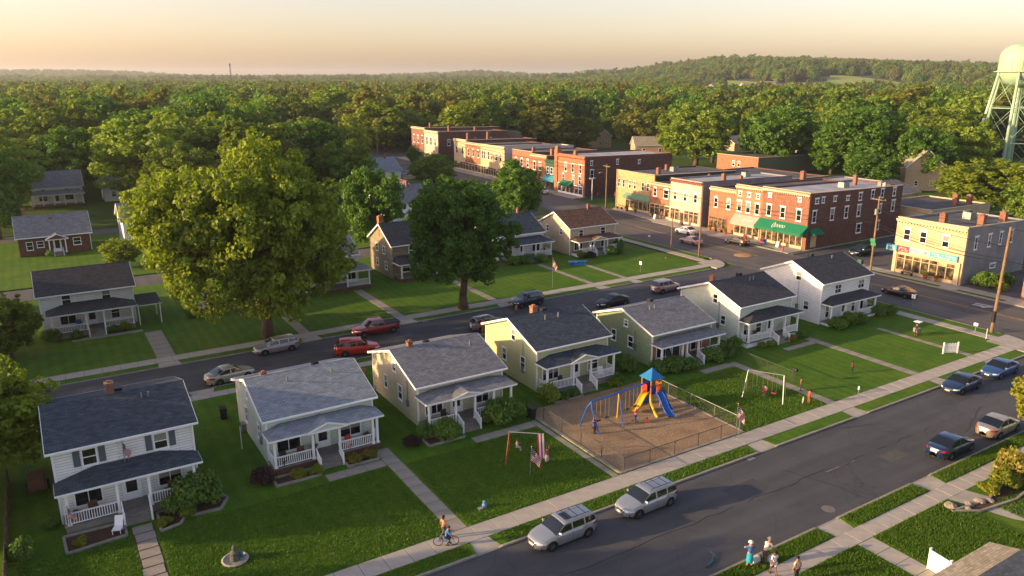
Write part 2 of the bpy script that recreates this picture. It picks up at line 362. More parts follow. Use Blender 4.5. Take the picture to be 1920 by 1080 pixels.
# rounded corners with ramps
def corner(cx, cy, r, a0, a1, z=ZB + .006):
    pts = [(cx, cy)] + [(cx + r * math.cos(R(a0 + (a1 - a0) * i / 10)), cy + r * math.sin(R(a0 + (a1 - a0) * i / 10))) for i in range(11)]
    mb = MB(); mb.poly([(*p, z) for p in pts])
    for p, q in zip(pts, pts[1:] + pts[:1]): mb.poly([(*p, z), (*p, -.2), (*q, -.2), (*q, z)])
    struct('street_corner', mb, CONC)
corner(86.2, 40.0, 4.3, -90, 0); corner(86.2, 67.2, 4.1, 0, 90); corner(86.2, 83.6, 4.2, -90, 0)
strip('sidewalk', [(x + .18, y) for x, y in zip(FARX[:3], (80.6, 100, 114))], [(108, 80.6), (108.3, 100), (109.2, 114)], ZB + .004, CONC)
strip('sidewalk', [(104.8, 114), (107.4, 130.5)], [(109.2, 114), (110.6, 132.5)], ZB + .004, CONC)
strip('sidewalk', [(108.8, 147), (110.6, 190), (112.4, 260)], [(113.2, 147), (115, 190), (117, 260)], ZB + .004, CONC)
slab_walk('sidewalk', 103.9, 40, 107.2, 70.2, 1.7)
for ya, yb in ((40, 70.4), (80.4, 100)): struct('kerb', MB().box(103.66, ya, -.2, 103.84, yb, .12), KERB)
for i, (xa, ya, xb, yb) in enumerate(((104.1, 47, 104.9, 53.2), (104.1, 55.6, 104.9, 68), (104.1, 84, 104.8, 89))):
    struct('verge', MB().box(xa, ya, -.2, xb, yb, ZB + .03), GRASS)
slab_walk('sidewalk', 107.6, 80.0, 133, 81.0, 1.8)
struct('verge', MB().box(114, 79.45, -.2, 126, 79.98, ZB + .03), GRASS)
# garden paths
slab_walk('garden_path', 19.45, 38.45, 20.6, 51.4, 1.3, CONC2)
slab_walk('garden_path', 15.0, 48.7, 19.43, 49.75, 1.5, CONC2)
slab_walk('garden_path', 57.0, 38.45, 58.0, 50.2, 1.3, CONC2)
slab_walk('garden_path', 53.1, 49.4, 56.98, 50.3, 1.4, CONC2)
slab_walk('garden_path', 69.95, 38.45, 70.95, 51.0, 1.3, CONC2)
slab_walk('garden_path', 65.3, 49.4, 69.93, 50.2, 1.4, CONC2)
slab_walk('garden_path', 79.9, 38.45, 80.7, 49.0, 1.3, CONC2)
slab_walk('garden_path', 26.9, 48.4, 32.6, 49.4, 1.4, CONC2)
slab_walk('garden_path', 32.62, 38.45, 33.12, 49.4, 1.6, CONC2)
bed = struct('stepping_path', MB().box(2.25, 38.5, ZB - .1, 3.5, 49.2, ZB + .006), SOIL)
yy = 38.6
while yy < 49:
    slab_walk('x', 2.28 + random.uniform(-.05, .05), yy, 3.45 + random.uniform(-.05, .05), yy + .92, 2, CONC2, ZB + .03, bed); yy += 1.02
slab_walk('garden_path', 8.3, 82.35, 10.1, 92, 1.6, CONC2)
slab_walk('garden_path', 1.2, 92.6, 8.3, 93.5, 1.6, CONC2)
slab_walk('garden_path', 23.1, 82.35, 24.3, 96, 1.6, CONC2)
slab_walk('garden_path', 34.7, 82.35, 36, 96.5, 1.6, CONC2)
slab_walk('garden_path', 48.2, 82.35, 49.2, 94, 1.6, CONC2)
slab_walk('garden_path', 64.1, 82.35, 65, 95.5, 1.6, CONC2)
slab_walk('garden_path', 70.2, 82.35, 71, 94.5, 1.6, CONC2)
slab_walk('garden_path', 40.2, 19.0, 41.7, 23.95, 1.2, CONC)
drive = [(50.2, 23.95), (52.4, 23.95), (53.4, 21.5), (56.5, 18), (62, 13), (60.5, 11.5), (54.5, 16.6), (51.4, 20.2)]
mb = MB(); mb.poly([(x, y, ZB + .012) for x, y in drive][::-1])
struct('driveway', mb, CONC)
# playground surface, road marks
struct('playground_chips', MB().box(33.55, 38.75, -.1, 46.2, 51.2, ZB + .05), CHIPS)
struct('playground_edging', MB().box(33.3, 38.5, -.1, 33.53, 50.5, ZB + .1).box(33.3, 38.48, -.1, 46.35, 38.72, ZB + .07).box(46.22, 38.73, -.1, 46.4, 50, ZB + .09), CONC2)
for ya, yb, xa, xb in ((20, 69, 97.9, 98.0), (82, 112, 98.0, 98.2)):
    struct('road_marking', MB().box(xa, ya, 0, xa + .14, yb, .005).box(xa + .3, ya, 0, xa + .44, yb, .005), YEL)
ar = MB()
for p in ([(99.5, 48.6), (99.9, 47.2), (100.35, 47.2), (99.95, 48.6)], [(100.35, 48.7), (100.9, 46.6), (101.3, 46.6), (100.75, 48.7)], [(99.3, 47.1), (101.5, 46.1), (101.3, 46.9), (99.5, 47.6)]):
    ar.poly([(*q, .006) for q in p])
struct('road_marking', ar, WPNT)
struct('road_marking', MB().box(46.5, 30.85, 0, 49.8, 30.93, .005), mat('faded_paint', '#7a7468', .8, .3, 2))

# repairs, stains and drains in the streets
PATCH = [mat('asphalt_patch_dark', '#404143', .85, .15, 1.5, .2, 60), mat('asphalt_patch_pale', '#4f4e4b', .9, .15, 1.5, .2, 60)]
for i, (x, y, w_, d_, k) in enumerate(((38, 31.5, 3.2, 1.6, 0), (52, 29.2, 2.2, 1.1, 1), (20, 30.5, 2.6, 1.2, 1), (66, 32.6, 4, .9, 0), (34, 75.2, 3.4, 1.5, 0), (15.5, 74.2, 2.4, 2.0, 0), (56, 76, 3, 1.2, 1), (95, 62, 1.2, 3.5, 1), (100.5, 73, 2.2, 3, 0), (94, 77, 2.5, 1.8, 1), (99, 96, 1.3, 4, 0), (101, 116, 1.2, 4, 1))):
    struct('road_patch', MB().box(x, y, -.05, x + w_, y + d_, .004 + .001 * (i % 3)), PATCH[k])
SEALM = mat('crack_sealer', '#242426', .6, .1)
for i, (x0, y0, x1, y1) in enumerate(((8, 31.2, 60, 31.0), (22, 27.4, 25, 35), (46, 26.9, 44, 33), (62, 29, 75, 33.5), (10, 75.5, 80, 75.2), (38, 71.6, 40, 79), (66, 72, 64.5, 79))):
    n = max(6, int(math.hypot(x1 - x0, y1 - y0) / 1.2)); mb = MB(); pts = [(x0 + (x1 - x0) * q / n + random.uniform(-.18, .18), y0 + (y1 - y0) * q / n + random.uniform(-.18, .18)) for q in range(n + 1)]
    for a, b in zip(pts[:-1], pts[1:]):
        if random.random() < .8: mb.bar((*a, .003), (*b, .003), .05, .01)
    struct('sealed_crack', mb, SEALM)
for i, (x, y) in enumerate(((43.4, 35.2), (72.5, 26.9), (37.2, 79.1), (86, 71.7))):
    d = struct('street_drain', MB().box(x - .4, y - .22, -.05, x + .4, y + .22, .006), mat('drain_iron', '#2b2a29', .7))
    for k in range(6): MB().box(x - .34 + k * .125, y - .18, .006, x - .27 + k * .125, y + .18, .016).build('grate_bar', STEEL, d)
# ------------------------------------------------------------------ windows, doors, houses
WCACHE = {}
def window(parent, x, y, z, w_, h, face='f', style='dh', blind=None, frame=None, name='window'):
    """window centred at x (along the wall), sill height z; the frame stands proud, panes are set back in it"""
    fm = frame or TRIM
    blind = random.random() < .42 if blind is None else blind
    key = (round(w_, 2), round(h, 2), style, fm.name)
    if key not in WCACHE:
        f = MB(); t = .09; d0, d1 = -.07, .0
        f.box(-w_ / 2 - t, d0, -t, -w_ / 2, d1, h + t).box(w_ / 2, d0, -t, w_ / 2 + t, d1, h + t)
        f.box(-w_ / 2, d0, h, w_ / 2, d1, h + t)
        if style == 'hood': f.box(-w_ / 2 - .2, -.14, h + t, w_ / 2 + .2, d1, h + t + .2).box(-w_ / 2 - .17, -.13, -.2, w_ / 2 + .17, d1, -t - .001)
        elif style == 'arch':
            a = [(-w_ / 2 - t, h + t)] + [((w_ / 2 + t) * -math.cos(math.pi * i / 10), h + t + .35 * math.sin(math.pi * i / 10)) for i in range(1, 10)] + [(w_ / 2 + t, h + t)]
            f.poly([(px, -.1, pz) for px, pz in a]); 
            for p, q in zip(a[:-1], a[1:]): f.poly([(p[0], -.1, p[1]), (q[0], -.1, q[1]), (q[0], 0, q[1]), (p[0], 0, p[1])])
            f.box(-w_ / 2 - .15, -.13, -.2, w_ / 2 + .15, d1, -t - .001)
        else: f.box(-w_ / 2 - t - .04, -.1, -t - .05, w_ / 2 + t + .04, d1, -t - .001)
        f.box(-w_ / 2, d0, -t, w_ / 2, d1, 0)
        s = MB()
        if style == 'pic': s.box(-.025, -.05, 0, .025, -.012, h)
        elif style == 'tri': s.box(-w_ / 6 - .03, -.05, 0, -w_ / 6 + .03, -.012, h).box(w_ / 6 - .03, -.05, 0, w_ / 6 + .03, -.012, h)
        else: s.box(-w_ / 2, -.055, h / 2 - .03, w_ / 2, -.012, h / 2 + .03)
        WCACHE[key] = (f.mesh('window', fm), s.mesh('sash_bar', fm), {})
    fme, sme, pm = WCACHE[key]
    gm = GLASSB if blind else GLASS
    if gm.name not in pm:
        p = MB(); zs = h * .45
        p.poly([(-w_ / 2, -.02, 0), (w_ / 2, -.02, 0), (w_ / 2, -.02, h), (-w_ / 2, -.02, h)], 0)
        if blind: p.poly([(-w_ / 2, -.023, zs), (w_ / 2, -.023, zs), (w_ / 2, -.023, h), (-w_ / 2, -.023, h)], 1)
        pm[gm.name] = p.mesh('pane', [GLASS, GLASSB])
    rz = {'f': 0, 'l': -math.pi / 2, 'r': math.pi / 2, 'b': math.pi}[face]
    o = put(name, fme, parent, (x, y, z), rz)
    put('sash_bar', sme, o); put('pane', pm[gm.name], o)
    return o
def door(parent, x, y, z, w_=.95, h=2.05, face='f', m=None, glass=True):
    rz = {'f': 0, 'l': -math.pi / 2, 'r': math.pi / 2}[face]
    f = MB().box(-w_ / 2 - .1, -.07, 0, -w_ / 2, 0, h + .1).box(w_ / 2, -.07, 0, w_ / 2 + .1, 0, h + .1).box(-w_ / 2, -.07, h, w_ / 2, 0, h + .1)
    f.box(-w_ / 2, -.035, 0, w_ / 2, -.002, h, 1)
    o = f.build('door', [TRIM, m or TRIM], parent, loc=(x, y, z), rz=rz)
    if glass: MB().poly([(-w_ / 2 + .14, -.04, .55), (w_ / 2 - .14, -.04, .55), (w_ / 2 - .14, -.04, h - .15), (-w_ / 2 + .14, -.04, h - .15)]).build('pane', GLASS, o)
    MB().tube((w_ / 2 - .08, -.1, 1), (w_ / 2 - .08, -.036, 1), .03, .03, 6).build('handle', STEEL, o)
    return o
def laps(mb, p0, p1, z0, z1, ext=None, e=.19, m=0):
    """overlapping boards between two ground points; ext(z) gives the covered span 0..1 at a height"""
    a = Vector((*p0, 0)); b = Vector((*p1, 0)); d = b - a; nrm = Vector((d.y, -d.x, 0)).normalized()
    n = max(1, round((z1 - z0) / e)); s = (z1 - z0) / n
    for i in range(n):
        za, zb = z0 + i * s, z0 + (i + 1) * s
        t0, t1 = ext(za) if ext else (0, 1); u0, u1 = ext(zb) if ext else (0, 1)
        if t1 - t0 < .005: continue
        o = nrm * .022
        P = lambda t, z, off: tuple(a + d * t + (o if off else Vector((0, 0, 0))) + Vector((0, 0, z)))
        mb.poly([P(t0, za, 1), P(t1, za, 1), P(u1, zb, 0), P(u0, zb, 0)], m)
        mb.poly([P(t0, za, 0), P(t1, za, 0), P(t1, za, 1), P(t0, za, 1)], m)
def courses(mb, A, B, C, D, e=.16, m=0):
    """a roof plane A-B (eave) to D-C (ridge) laid in overlapping courses"""
    A, B, C, D = map(Vector, (A, B, C, D)); n = max(2, round(((D - A).length + (C - B).length) / 2 / e))
    nr = (B - A).cross(D - A)
    if nr.length < 1e-6: nr = (B - A).cross(C - A)
    nr = nr.normalized()
    if nr.z < 0: nr = -nr
    for i in range(n):
        t, u = i / n, (i + 1) / n
        p, q = A.lerp(D, t), B.lerp(C, t); r, s = B.lerp(C, u), A.lerp(D, u); o = nr * .016
        mb.poly([p + o, q + o, r, s], m); mb.poly([p - o, q - o, q + o, p + o], m)
    return nr
def roof_plane(mb, A, B, C, D, th=.1):
    nr = courses(mb, A, B, C, D); dn = Vector((0, 0, -th))
    A, B, C, D = map(Vector, (A, B, C, D)); k = [p + dn for p in (A, B, C, D)]
    mb.poly([k[3], k[2], k[1], k[0]], 1)
    for p, q, r, s in ((A, B, k[1], k[0]), (B, C, k[2], k[1]), (C, D, k[3], k[2]), (D, A, k[0], k[3])): mb.poly([s, r, q, p], 1)
def rail(parent, pts, z, h=.8, name='railing'):
    mb = MB()
    for a, b in zip(pts[:-1], pts[1:]):
        za = a[2] if len(a) > 2 else z; zb = b[2] if len(b) > 2 else z
        A = Vector((a[0], a[1], za)); B = Vector((b[0], b[1], zb)); up = Vector((0, 0, h))
        mb.bar(A + up, B + up, .08, .07); mb.bar(A + Vector((0, 0, .1)), B + Vector((0, 0, .1)), .05, .06)
        n = max(2, round((B - A).length / .15))
        for i in range(1, n):
            p = A.lerp(B, i / n); mb.box(p.x - .024, p.y - .024, p.z + .1, p.x + .024, p.y + .024, p.z + h)
    return mb.build(name, TRIM, parent)
def chimney(parent, x, y, z0, z1, s=.5, m=None, name='chimney'):
    return MB().box(x - s / 2, y - s / 2, z0, x + s / 2, y + s / 2, z1 - .14).box(x - s / 2 - .05, y - s / 2 - .05, z1 - .14, x + s / 2 + .05, y + s / 2 + .05, z1 - .04).box(x - s / 4, y - s / 4, z1 - .04, x + s / 4, y + s / 4, z1 + .08).build(name, m or BRICKRED, parent)
def house(name, label, cat, loc, W, D, he, hr, wall, roof, rz=0, front=(), left=(), right=(), porch=None, chim=(), shutters=False, base=None, ov=.35, brick=False, group=None, near=True, found=.3):
    """gabled house, front at y=0 facing -Y, ridge along X"""
    t = thing(name, label, cat, loc, rz, group)
    wm = wall; ym = D / 2; pitch = (hr - he) / (ym + ov); hw = he + pitch * ov     # wall top under the eave line
    mb = MB()
    gx = lambda z: (0, 1) if z <= hw else (((z - hw) / (hr - hw)) * .5, 1 - ((z - hw) / (hr - hw)) * .5)
    if brick or not near:
        mb.box(0, 0, 0, W, D, hw - .02)
        mb.hexa([(0, 0, hw - .02), (W, 0, hw - .02), (W, D, hw - .02), (0, D, hw - .02), (0, ym - .01, hr - .06), (W, ym - .01, hr - .06), (W, ym + .01, hr - .06), (0, ym + .01, hr - .06)])
    else:
        laps(mb, (0, 0), (W, 0), found, hw); laps(mb, (0, D), (0, 0), found, hr - .02, gx); laps(mb, (W, 0), (W, D), found, hr - .02, gx); laps(mb, (W, D), (0, D), found, hw)
        mb.box(.02, .02, 0, W - .02, D - .02, found)
    wo = mb.build('wall', wm, t)
    if near and not brick:
        for x, y in ((0, 0), (W, 0), (0, D), (W, D)): MB().box(x - .06, y - .06, 0, x + .06, y + .06, hw - .05).build('corner_board', TRIM if wall is not SID['grey'] else wall, wo)
    r = MB()
    roof_plane(r, (-ov, -ov, he), (W + ov, -ov, he), (W + ov, ym, hr), (-ov, ym, hr))
    roof_plane(r, (W + ov, D + ov, he), (-ov, D + ov, he), (-ov, ym, hr), (W + ov, ym, hr))
    ro = r.build('roof', [roof, TRIM], t)
    MB().hexa([(-ov, ym - .13, hr - .04), (W + ov, ym - .13, hr - .04), (W + ov, ym + .13, hr - .04), (-ov, ym + .13, hr - .04), (-ov, ym - .02, hr + .035), (W + ov, ym - .02, hr + .035), (W + ov, ym + .02, hr + .035), (-ov, ym + .02, hr + .035)]).build('ridge_cap', roof, ro)
    for x in (-ov - .03, W + ov - .01):
        for y0, y1 in ((-ov, ym), (D + ov, ym)):
            MB().hexa([(x, min(y0, y1), (he if y0 < y1 else hr) - .2), (x + .04, min(y0, y1), (he if y0 < y1 else hr) - .2), (x + .04, max(y0, y1), (hr if y0 < y1 else he) - .2), (x, max(y0, y1), (hr if y0 < y1 else he) - .2),
                    (x, min(y0, y1), (he if y0 < y1 else hr) + .01), (x + .04, min(y0, y1), (he if y0 < y1 else hr) + .01), (x + .04, max(y0, y1), (hr if y0 < y1 else he) + .01), (x, max(y0, y1), (hr if y0 < y1 else he) + .01)]).build('rake_board', TRIM, ro)
    if near:
        for y in (-ov - .1, D + ov): MB().box(-ov, y, he - .13, W + ov, y + .1, he - .012).build('gutter', TRIM, ro)
        MB().tube((W - .02, -.09, .2), (W - .02, -.09, hw - .25), .045, .045, 6).tube((W - .02, -.09, hw - .25), (W - .02, -ov, he - .08), .045, .045, 6).build('downpipe', TRIM, ro)
    for q in front:
        x, z, w_, h = q[:4]; st = q[4] if len(q) > 4 else 'dh'
        wo_ = window(t, x, -.012, z, w_, h, 'f', st)
        if shutters and st == 'dh' or (len(q) > 5 and q[5]):
            for s in (-1, 1):
                sx = x + s * (w_ / 2 + .36); sm = MB().box(sx - .2, -.05, z - .02, sx + .2, -.01, z + h + .02)
                for k in range(int(h / .12)): sm.box(sx - .16, -.062, z + .04 + k * .12, sx + .16, -.05, z + .1 + k * .12)
                sm.build('shutter', SHUT, t)
    for q in left: window(t, -.012, q[0], q[1], q[2], q[3], 'l', q[4] if len(q) > 4 else 'dh')
    for q in right: window(t, W + .012, q[0], q[1], q[2], q[3], 'r')
    for q in chim: chimney(t, *q)
    if porch: make_porch(t, W, roof, wall, near=near, **porch)
    return t
def make_porch(t, W, roof, wall, x0, x1, d, ze, zw, fl=.55, posts=(), rails=(), steps=None, gable=None, base=None, inset=1.1, near=True, sidel=False, sider=False, doorx=None, wins=(), floor=None, droof=.3, doorm=None):
    bm = base or BRICKDK
    MB().box(x0, -d, 0, x1, -.03, fl - .08).build('porch_base', bm, t)
    MB().box(x0 - .06, -d - .06, fl - .08, x1 + .06, -.03, fl).build('porch_floor', floor or mat('porch_boards', '#77736c', .7, .2, 3), t)
    r = MB(); e = droof; yo = -d - e; xa, xb = x0 - e, x1 + e
    tl, tr = (xa + inset, -.03, zw), (xb - inset, -.03, zw)
    zc = ze
    roof_plane(r, (xa, yo, ze), (xb, yo, ze), tr, tl, .08)
    courses(r, (xa, -.03, ze), (xa, yo, ze), tl, tl); courses(r, (xb, yo, ze), (xb, -.03, ze), tr, tr)
    po = r.build('porch_roof', [roof, TRIM], t)
    b = MB().box(x0 - .08, -d - .02, ze - .22, x1 + .08, -d + .14, ze - .02).box(x0 - .08, -d + .14, ze - .22, x0 + .06, -.03, ze - .02).box(x1 - .06, -d + .14, ze - .22, x1 + .08, -.03, ze - .02)
    b.box(xa, yo - .03, ze - .14, xb, yo + .01, ze - .005).box(xa - .03, yo, ze - .14, xa + .01, -.03, ze - .005).box(xb - .01, yo, ze - .14, xb + .03, -.03, ze - .005)
    b.build('porch_beam', TRIM, po)
    MB().box(x0, -d, ze - .1, x1, -.04, ze - .085).build('porch_ceiling', TRIM, po)
    if gable:
        gx, gw, gh = gable; g = MB(); y1 = yo - .12; sl = (zw - ze) / (d + e)
        yb = min(-.05, yo + gh / sl) if sl > 0 else -.1
        for s in (-1, 1): courses(g, (gx + s * gw, y1, ze + .03), (gx + s * gw, yo + .02, ze + .04), (gx, yb, ze + gh), (gx, y1, ze + gh)) if s > 0 else courses(g, (gx - gw, yo + .02, ze + .04), (gx - gw, y1, ze + .03), (gx, y1, ze + gh), (gx, yb, ze + gh))
        go = g.build('porch_gable', roof, po)
        f = MB().poly([(gx - gw + .06, y1 + .03, ze - .05), (gx + gw - .06, y1 + .03, ze - .05), (gx, y1 + .03, ze + gh - .06)]).build('gable_face', wall, go)
        k = MB().bar((gx - gw, y1 - .01, ze - .03), (gx, y1 - .01, ze + gh - .04), .05, .12).bar((gx + gw, y1 - .01, ze - .03), (gx, y1 - .01, ze + gh - .04), .05, .12).bar((gx - gw, y1 - .012, ze - .08), (gx + gw, y1 - .012, ze - .08), .05, .12)
        k.build('gable_trim', TRIM, go)
    for px in posts:
        y = -d + .07
        MB().box(px - .085, y - .085, fl, px + .085, y + .085, ze - .2).box(px - .12, y - .12, fl, px + .12, y + .12, fl + .14).box(px - .12, y - .12, ze - .32, px + .12, y + .12, ze - .2).build('porch_post', TRIM, t)
    for a, b_ in rails: rail(t, [(a, -d + .07), (b_, -d + .07)], fl)
    if sidel: rail(t, [(x0 + .05, -d + .2), (x0 + .05, -.2)], fl)
    if sider: rail(t, [(x1 - .05, -d + .2), (x1 - .05, -.2)], fl)
    if steps:
        sx0, sx1, n = steps; sm = CONC2; run = .3
        for i in range(n):
            zt = fl - (i + 1) * fl / (n + 1); y = -d - .06 - (i + 1) * run
            MB().box(sx0, y, 0, sx1, y + run - .001, zt).box(sx0 - .02, y - .03, zt, sx1 + .02, y + run - .001, zt + .04).build('step', sm, t)
        for sx in (sx0 - .06, sx1 + .06):
            rail(t, [(sx, -d, fl), (sx, -d - .06 - n * run, .12)], 0, .78, 'stair_rail')
            MB().box(sx - .06, -d - .1 - n * run, 0, sx + .06, -d + .02 - n * run, 1.0).build('newel_post', TRIM, t)
    if doorx is not None: door(t, doorx, -.02, fl, m=doorm)
    for q in wins: window(t, q[0], -.015, fl + (q[1] - .28 if near else q[1]), q[2], q[3] + .1, 'f', q[4] if len(q) > 4 else 'dh')

BLK = mat('painted_block', '#8d8478', .85, .2, 3)
# row of seven houses between the near street and the middle street
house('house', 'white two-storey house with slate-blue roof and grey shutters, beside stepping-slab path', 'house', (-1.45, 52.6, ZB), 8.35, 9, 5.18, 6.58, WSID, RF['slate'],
      front=[(2.05, 3.75, .75, 1.05), (6.3, 3.75, .75, 1.05)], shutters=True, left=[(2, 3.3, .7, 1.1), (6.5, 3.3, .7, 1.1), (2, 1.2, .7, 1.1)], chim=[(3.95, 4.7, 5.6, 7.4, .5)],
      porch=dict(x0=.15, x1=8.2, d=1.55, ze=2.95, zw=3.57, posts=[.4, 3.25, 5.15, 7.95], rails=[(.5, 3.15), (5.25, 7.85)], steps=(3.45, 4.95, 3), inset=2.4, sidel=True, doorx=4.2, wins=[(1.65, .75, 1.5, 1.1, 'pic'), (6.6, .75, 1.4, 1.1, 'pic')], base=BLK))
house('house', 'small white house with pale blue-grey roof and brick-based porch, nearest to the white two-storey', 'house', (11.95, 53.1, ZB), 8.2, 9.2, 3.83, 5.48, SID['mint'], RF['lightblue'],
      left=[(2.3, 1.5, .6, 1.0), (6.1, 1.3, .55, 1.2), (5.4, 3.6, .4, .55)], chim=[(1.3, 5.2, 4.5, 5.55, .4)],
      porch=dict(x0=-.05, x1=8.1, d=1.55, ze=2.9, zw=3.32, posts=[.1, 2.9, 4.95, 7.6, 7.95], rails=[(.2, 2.8), (5.05, 7.55)], steps=(3.15, 4.75, 3), gable=(3.95, 1.55, .5), inset=1.3, sidel=True, sider=True, doorx=4.1, wins=[(1.5, .75, 1.7, 1.0, 'pic'), (6.3, .75, 1.6, 1.1, 'pic')], base=BRICKDK))
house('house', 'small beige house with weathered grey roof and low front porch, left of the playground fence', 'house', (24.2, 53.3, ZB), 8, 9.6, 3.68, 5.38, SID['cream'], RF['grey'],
      left=[(4.6, 3.5, .55, .7), (6.6, 1.3, .55, 1.1), (3.5, 1.3, .75, 1.2)], chim=[(1.6, 4.9, 4.5, 5.85, .42)],
      porch=dict(x0=.0, x1=7.9, d=1.9, ze=2.9, zw=3.17, posts=[.1, 2.5, 4.3, 6.1, 7.8], rails=[(.2, 2.4), (4.5, 7.7)], steps=(2.7, 4.2, 3), gable=(3.4, 1.4, .35), inset=1.5, doorx=3.5, wins=[(1.4, .7, 1.5, 1.1, 'tri'), (6, .7, 1.2, 1.1, 'pic')], base=BLK))
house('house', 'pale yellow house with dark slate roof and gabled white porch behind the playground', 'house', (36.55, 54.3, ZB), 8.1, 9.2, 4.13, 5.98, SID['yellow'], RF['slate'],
      left=[(3.95, 3.95, .62, .95), (5.6, 1.5, .65, 1.1), (2.3, 1.6, .65, 1.1)], chim=[(2.9, 5.0, 5, 6.6, .55, BRICKOR)],
      porch=dict(x0=.05, x1=8.0, d=1.55, ze=2.95, zw=3.42, posts=[.15, 3.05, 5.05, 7.75], rails=[(.25, 2.95), (5.15, 7.65)], steps=(3.3, 4.95, 3), gable=(4.05, 1.6, .55), inset=1.6, sider=True, sidel=True, doorx=4.3, wins=[(1.5, .75, 1.7, 1.1, 'tri'), (6.4, .75, 1.1, 1.1, 'dh')], base=BLK))
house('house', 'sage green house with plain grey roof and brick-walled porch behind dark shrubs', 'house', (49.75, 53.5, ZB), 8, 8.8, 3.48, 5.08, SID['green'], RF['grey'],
      left=[(4.0, 3.25, .5, .6), (5.9, 1.2, .65, 1.1), (3.2, 1.2, .7, 1.1)], chim=[],
      porch=dict(x0=.1, x1=8.3, d=1.25, ze=2.5, zw=2.97, fl=.5, posts=[.25, 3.0, 3.6, 5.2, 8.1], rails=[(5.4, 8.0)], steps=(3.6, 5.0, 3), inset=1.2, doorx=3.2, wins=[(1.5, .65, 1.8, 1.1, 'tri'), (6.0, .65, 1.5, 1.1, 'pic')], base=BRICKRED, doorm=DARK))
for o in [q for q in col.objects if q.name.startswith('house') and q.get('label', '').startswith('sage')]:
    MB().box(.1, -.03, .3, 7.9, -.012, 2.75).build('porch_wall', BRICKOR, o)
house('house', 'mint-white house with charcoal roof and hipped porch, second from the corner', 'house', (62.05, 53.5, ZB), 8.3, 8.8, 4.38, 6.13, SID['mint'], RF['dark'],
      left=[(3.5, 3.95, .6, .9), (2.2, 1.8, .6, .95)], chim=[(.75, 4.9, 5.2, 6.7, .5, BRICKOR)],
      porch=dict(x0=.1, x1=8.3, d=1.25, ze=2.85, zw=3.57, posts=[.3, 3.8, 6.0, 8.1], rails=[(.4, 3.7), (6.1, 8.0)], steps=(4.0, 5.6, 3), inset=2.6, sidel=True, doorx=5.0, wins=[(1.3, .7, 1.1, 1.1, 'pic'), (3.1, .7, .8, 1.1)], base=TRIM))
house('house', 'bright white two-storey corner house with black roof beside the main street', 'house', (75.65, 53.5, ZB), 8.85, 8.4, 4.98, 6.88, WSID, RF['dark'],
      front=[(2.6, 3.45, .5, .95), (3.2, 3.45, .5, .95), (7.0, 3.45, .5, .95), (7.6, 3.45, .5, .95)], left=[(3.3, 4.7, .65, .95), (1.9, 1.4, .65, .95)], chim=[],
      porch=dict(x0=.3, x1=9.0, d=1.25, ze=2.6, zw=3.22, fl=.4, posts=[.5, 3.0, 5.6, 8.8], rails=[(5.7, 8.6)], steps=None, inset=1.6, doorx=4.4, wins=[(1.3, .6, .6, 1.3), (2.1, .6, .6, 1.3), (6.2, .6, .6, 1.3), (7.6, .6, 1.1, 1.3, 'pic')], base=TRIM))
# far side of the middle street
house('house', 'white two-storey house with grey shutters and carport, across the street at far left', 'house', (-1.3, 96.8, ZB), 9.4, 8.6, 4.5, 6.5, WSID, RF['dark'],
      front=[(2.6, 3.3, .8, 1.0), (6.6, 3.3, .8, 1.0)], left=[(2, 1.2, .7, 1.1), (5, 3.2, .7, 1.0)],
      porch=dict(x0=.7, x1=9.1, d=2.3, ze=2.75, zw=3.4, posts=[.9, 4.2, 6.0, 8.9], rails=[(1, 4.1), (6.1, 8.8)], steps=(4.35, 5.85, 3), inset=2.2, sidel=True, doorx=4.9, wins=[(2.5, .7, 1.5, 1.1, 'pic'), (7.3, .7, .8, 1.1)], base=BLK))
cp = thing('carport', 'low carport with grey roof beside white two-storey house across the street', 'carport', (8.2, 95.2, ZB))
r_ = MB(); roof_plane(r_, (0, -.3, 2.45), (2.6, -.3, 2.45), (2.6, 4, 2.75), (0, 4, 2.75)); r_.build('roof', [RF['dark'], TRIM], cp)
for x in (.1, 2.4): 
    for y in (0, 3.8): MB().box(x - .06, y - .06, 0, x + .06, y + .06, 2.5).build('post', TRIM, cp)
house('house', 'red brick bungalow with grey roof and small gabled entrance', 'bungalow', (-3.4, 143.5, ZB), 10.2, 8.6, 3.1, 6.0, BRICKDK, RF['grey'], brick=True,
      front=[(1.5, 1.1, .8, 1.2), (3.0, 1.4, .9, .9), (8.2, 1.3, 1.0, 1.1)], chim=[(1.3, 5.5, 5, 7, .5), (4.9, 3.4, 4.6, 5.7, .35)],
      porch=dict(x0=4.1, x1=6.6, d=1.2, ze=2.75, zw=2.95, fl=.4, posts=[4.2, 6.5], steps=(4.8, 6, 2), gable=(5.35, 1.65, .8), inset=.4, doorx=5.35))
house('house', 'white house with full-width porch, behind the brick bungalow', 'house', (-.9, 199.5, ZB), 10.2, 9, 4.2, 7.4, WSID, RF['grey'], near=False,
      front=[(2.5, 3.2, .7, .6), (7, 3.2, .7, .6)], porch=dict(x0=.2, x1=10.2, d=2.4, ze=2.9, zw=3.6, posts=[.4, 2.2, 4.3, 6.4, 8.4, 10], inset=1, doorx=5, wins=[(2.3, .7, 1.6, 1.2, 'pic'), (7.4, .7, 1.6, 1.2, 'pic')]))
house('house', 'low white cottage with grey roof near the lawn, left of the big maple', 'cottage', (13.6, 200.5, ZB), 7, 8, 3.0, 5.4, WSID, RF['grey'], near=False, front=[(2, 1.1, .8, 1.2), (5, 1.1, 1.4, 1.2)], left=[(3, 1.2, .8, 1.1)])
house('house', 'white house with sunlit peach gable, half hidden by the big maple', 'house', (11.6, 140.0, ZB), 9, 9, 4.9, 7.4, SID['white'], RF['grey'], near=False, front=[(1.5, 3, .7, 1), (3.2, .9, .8, 1.1)], left=[(4.5, 1.5, .7, 1)])
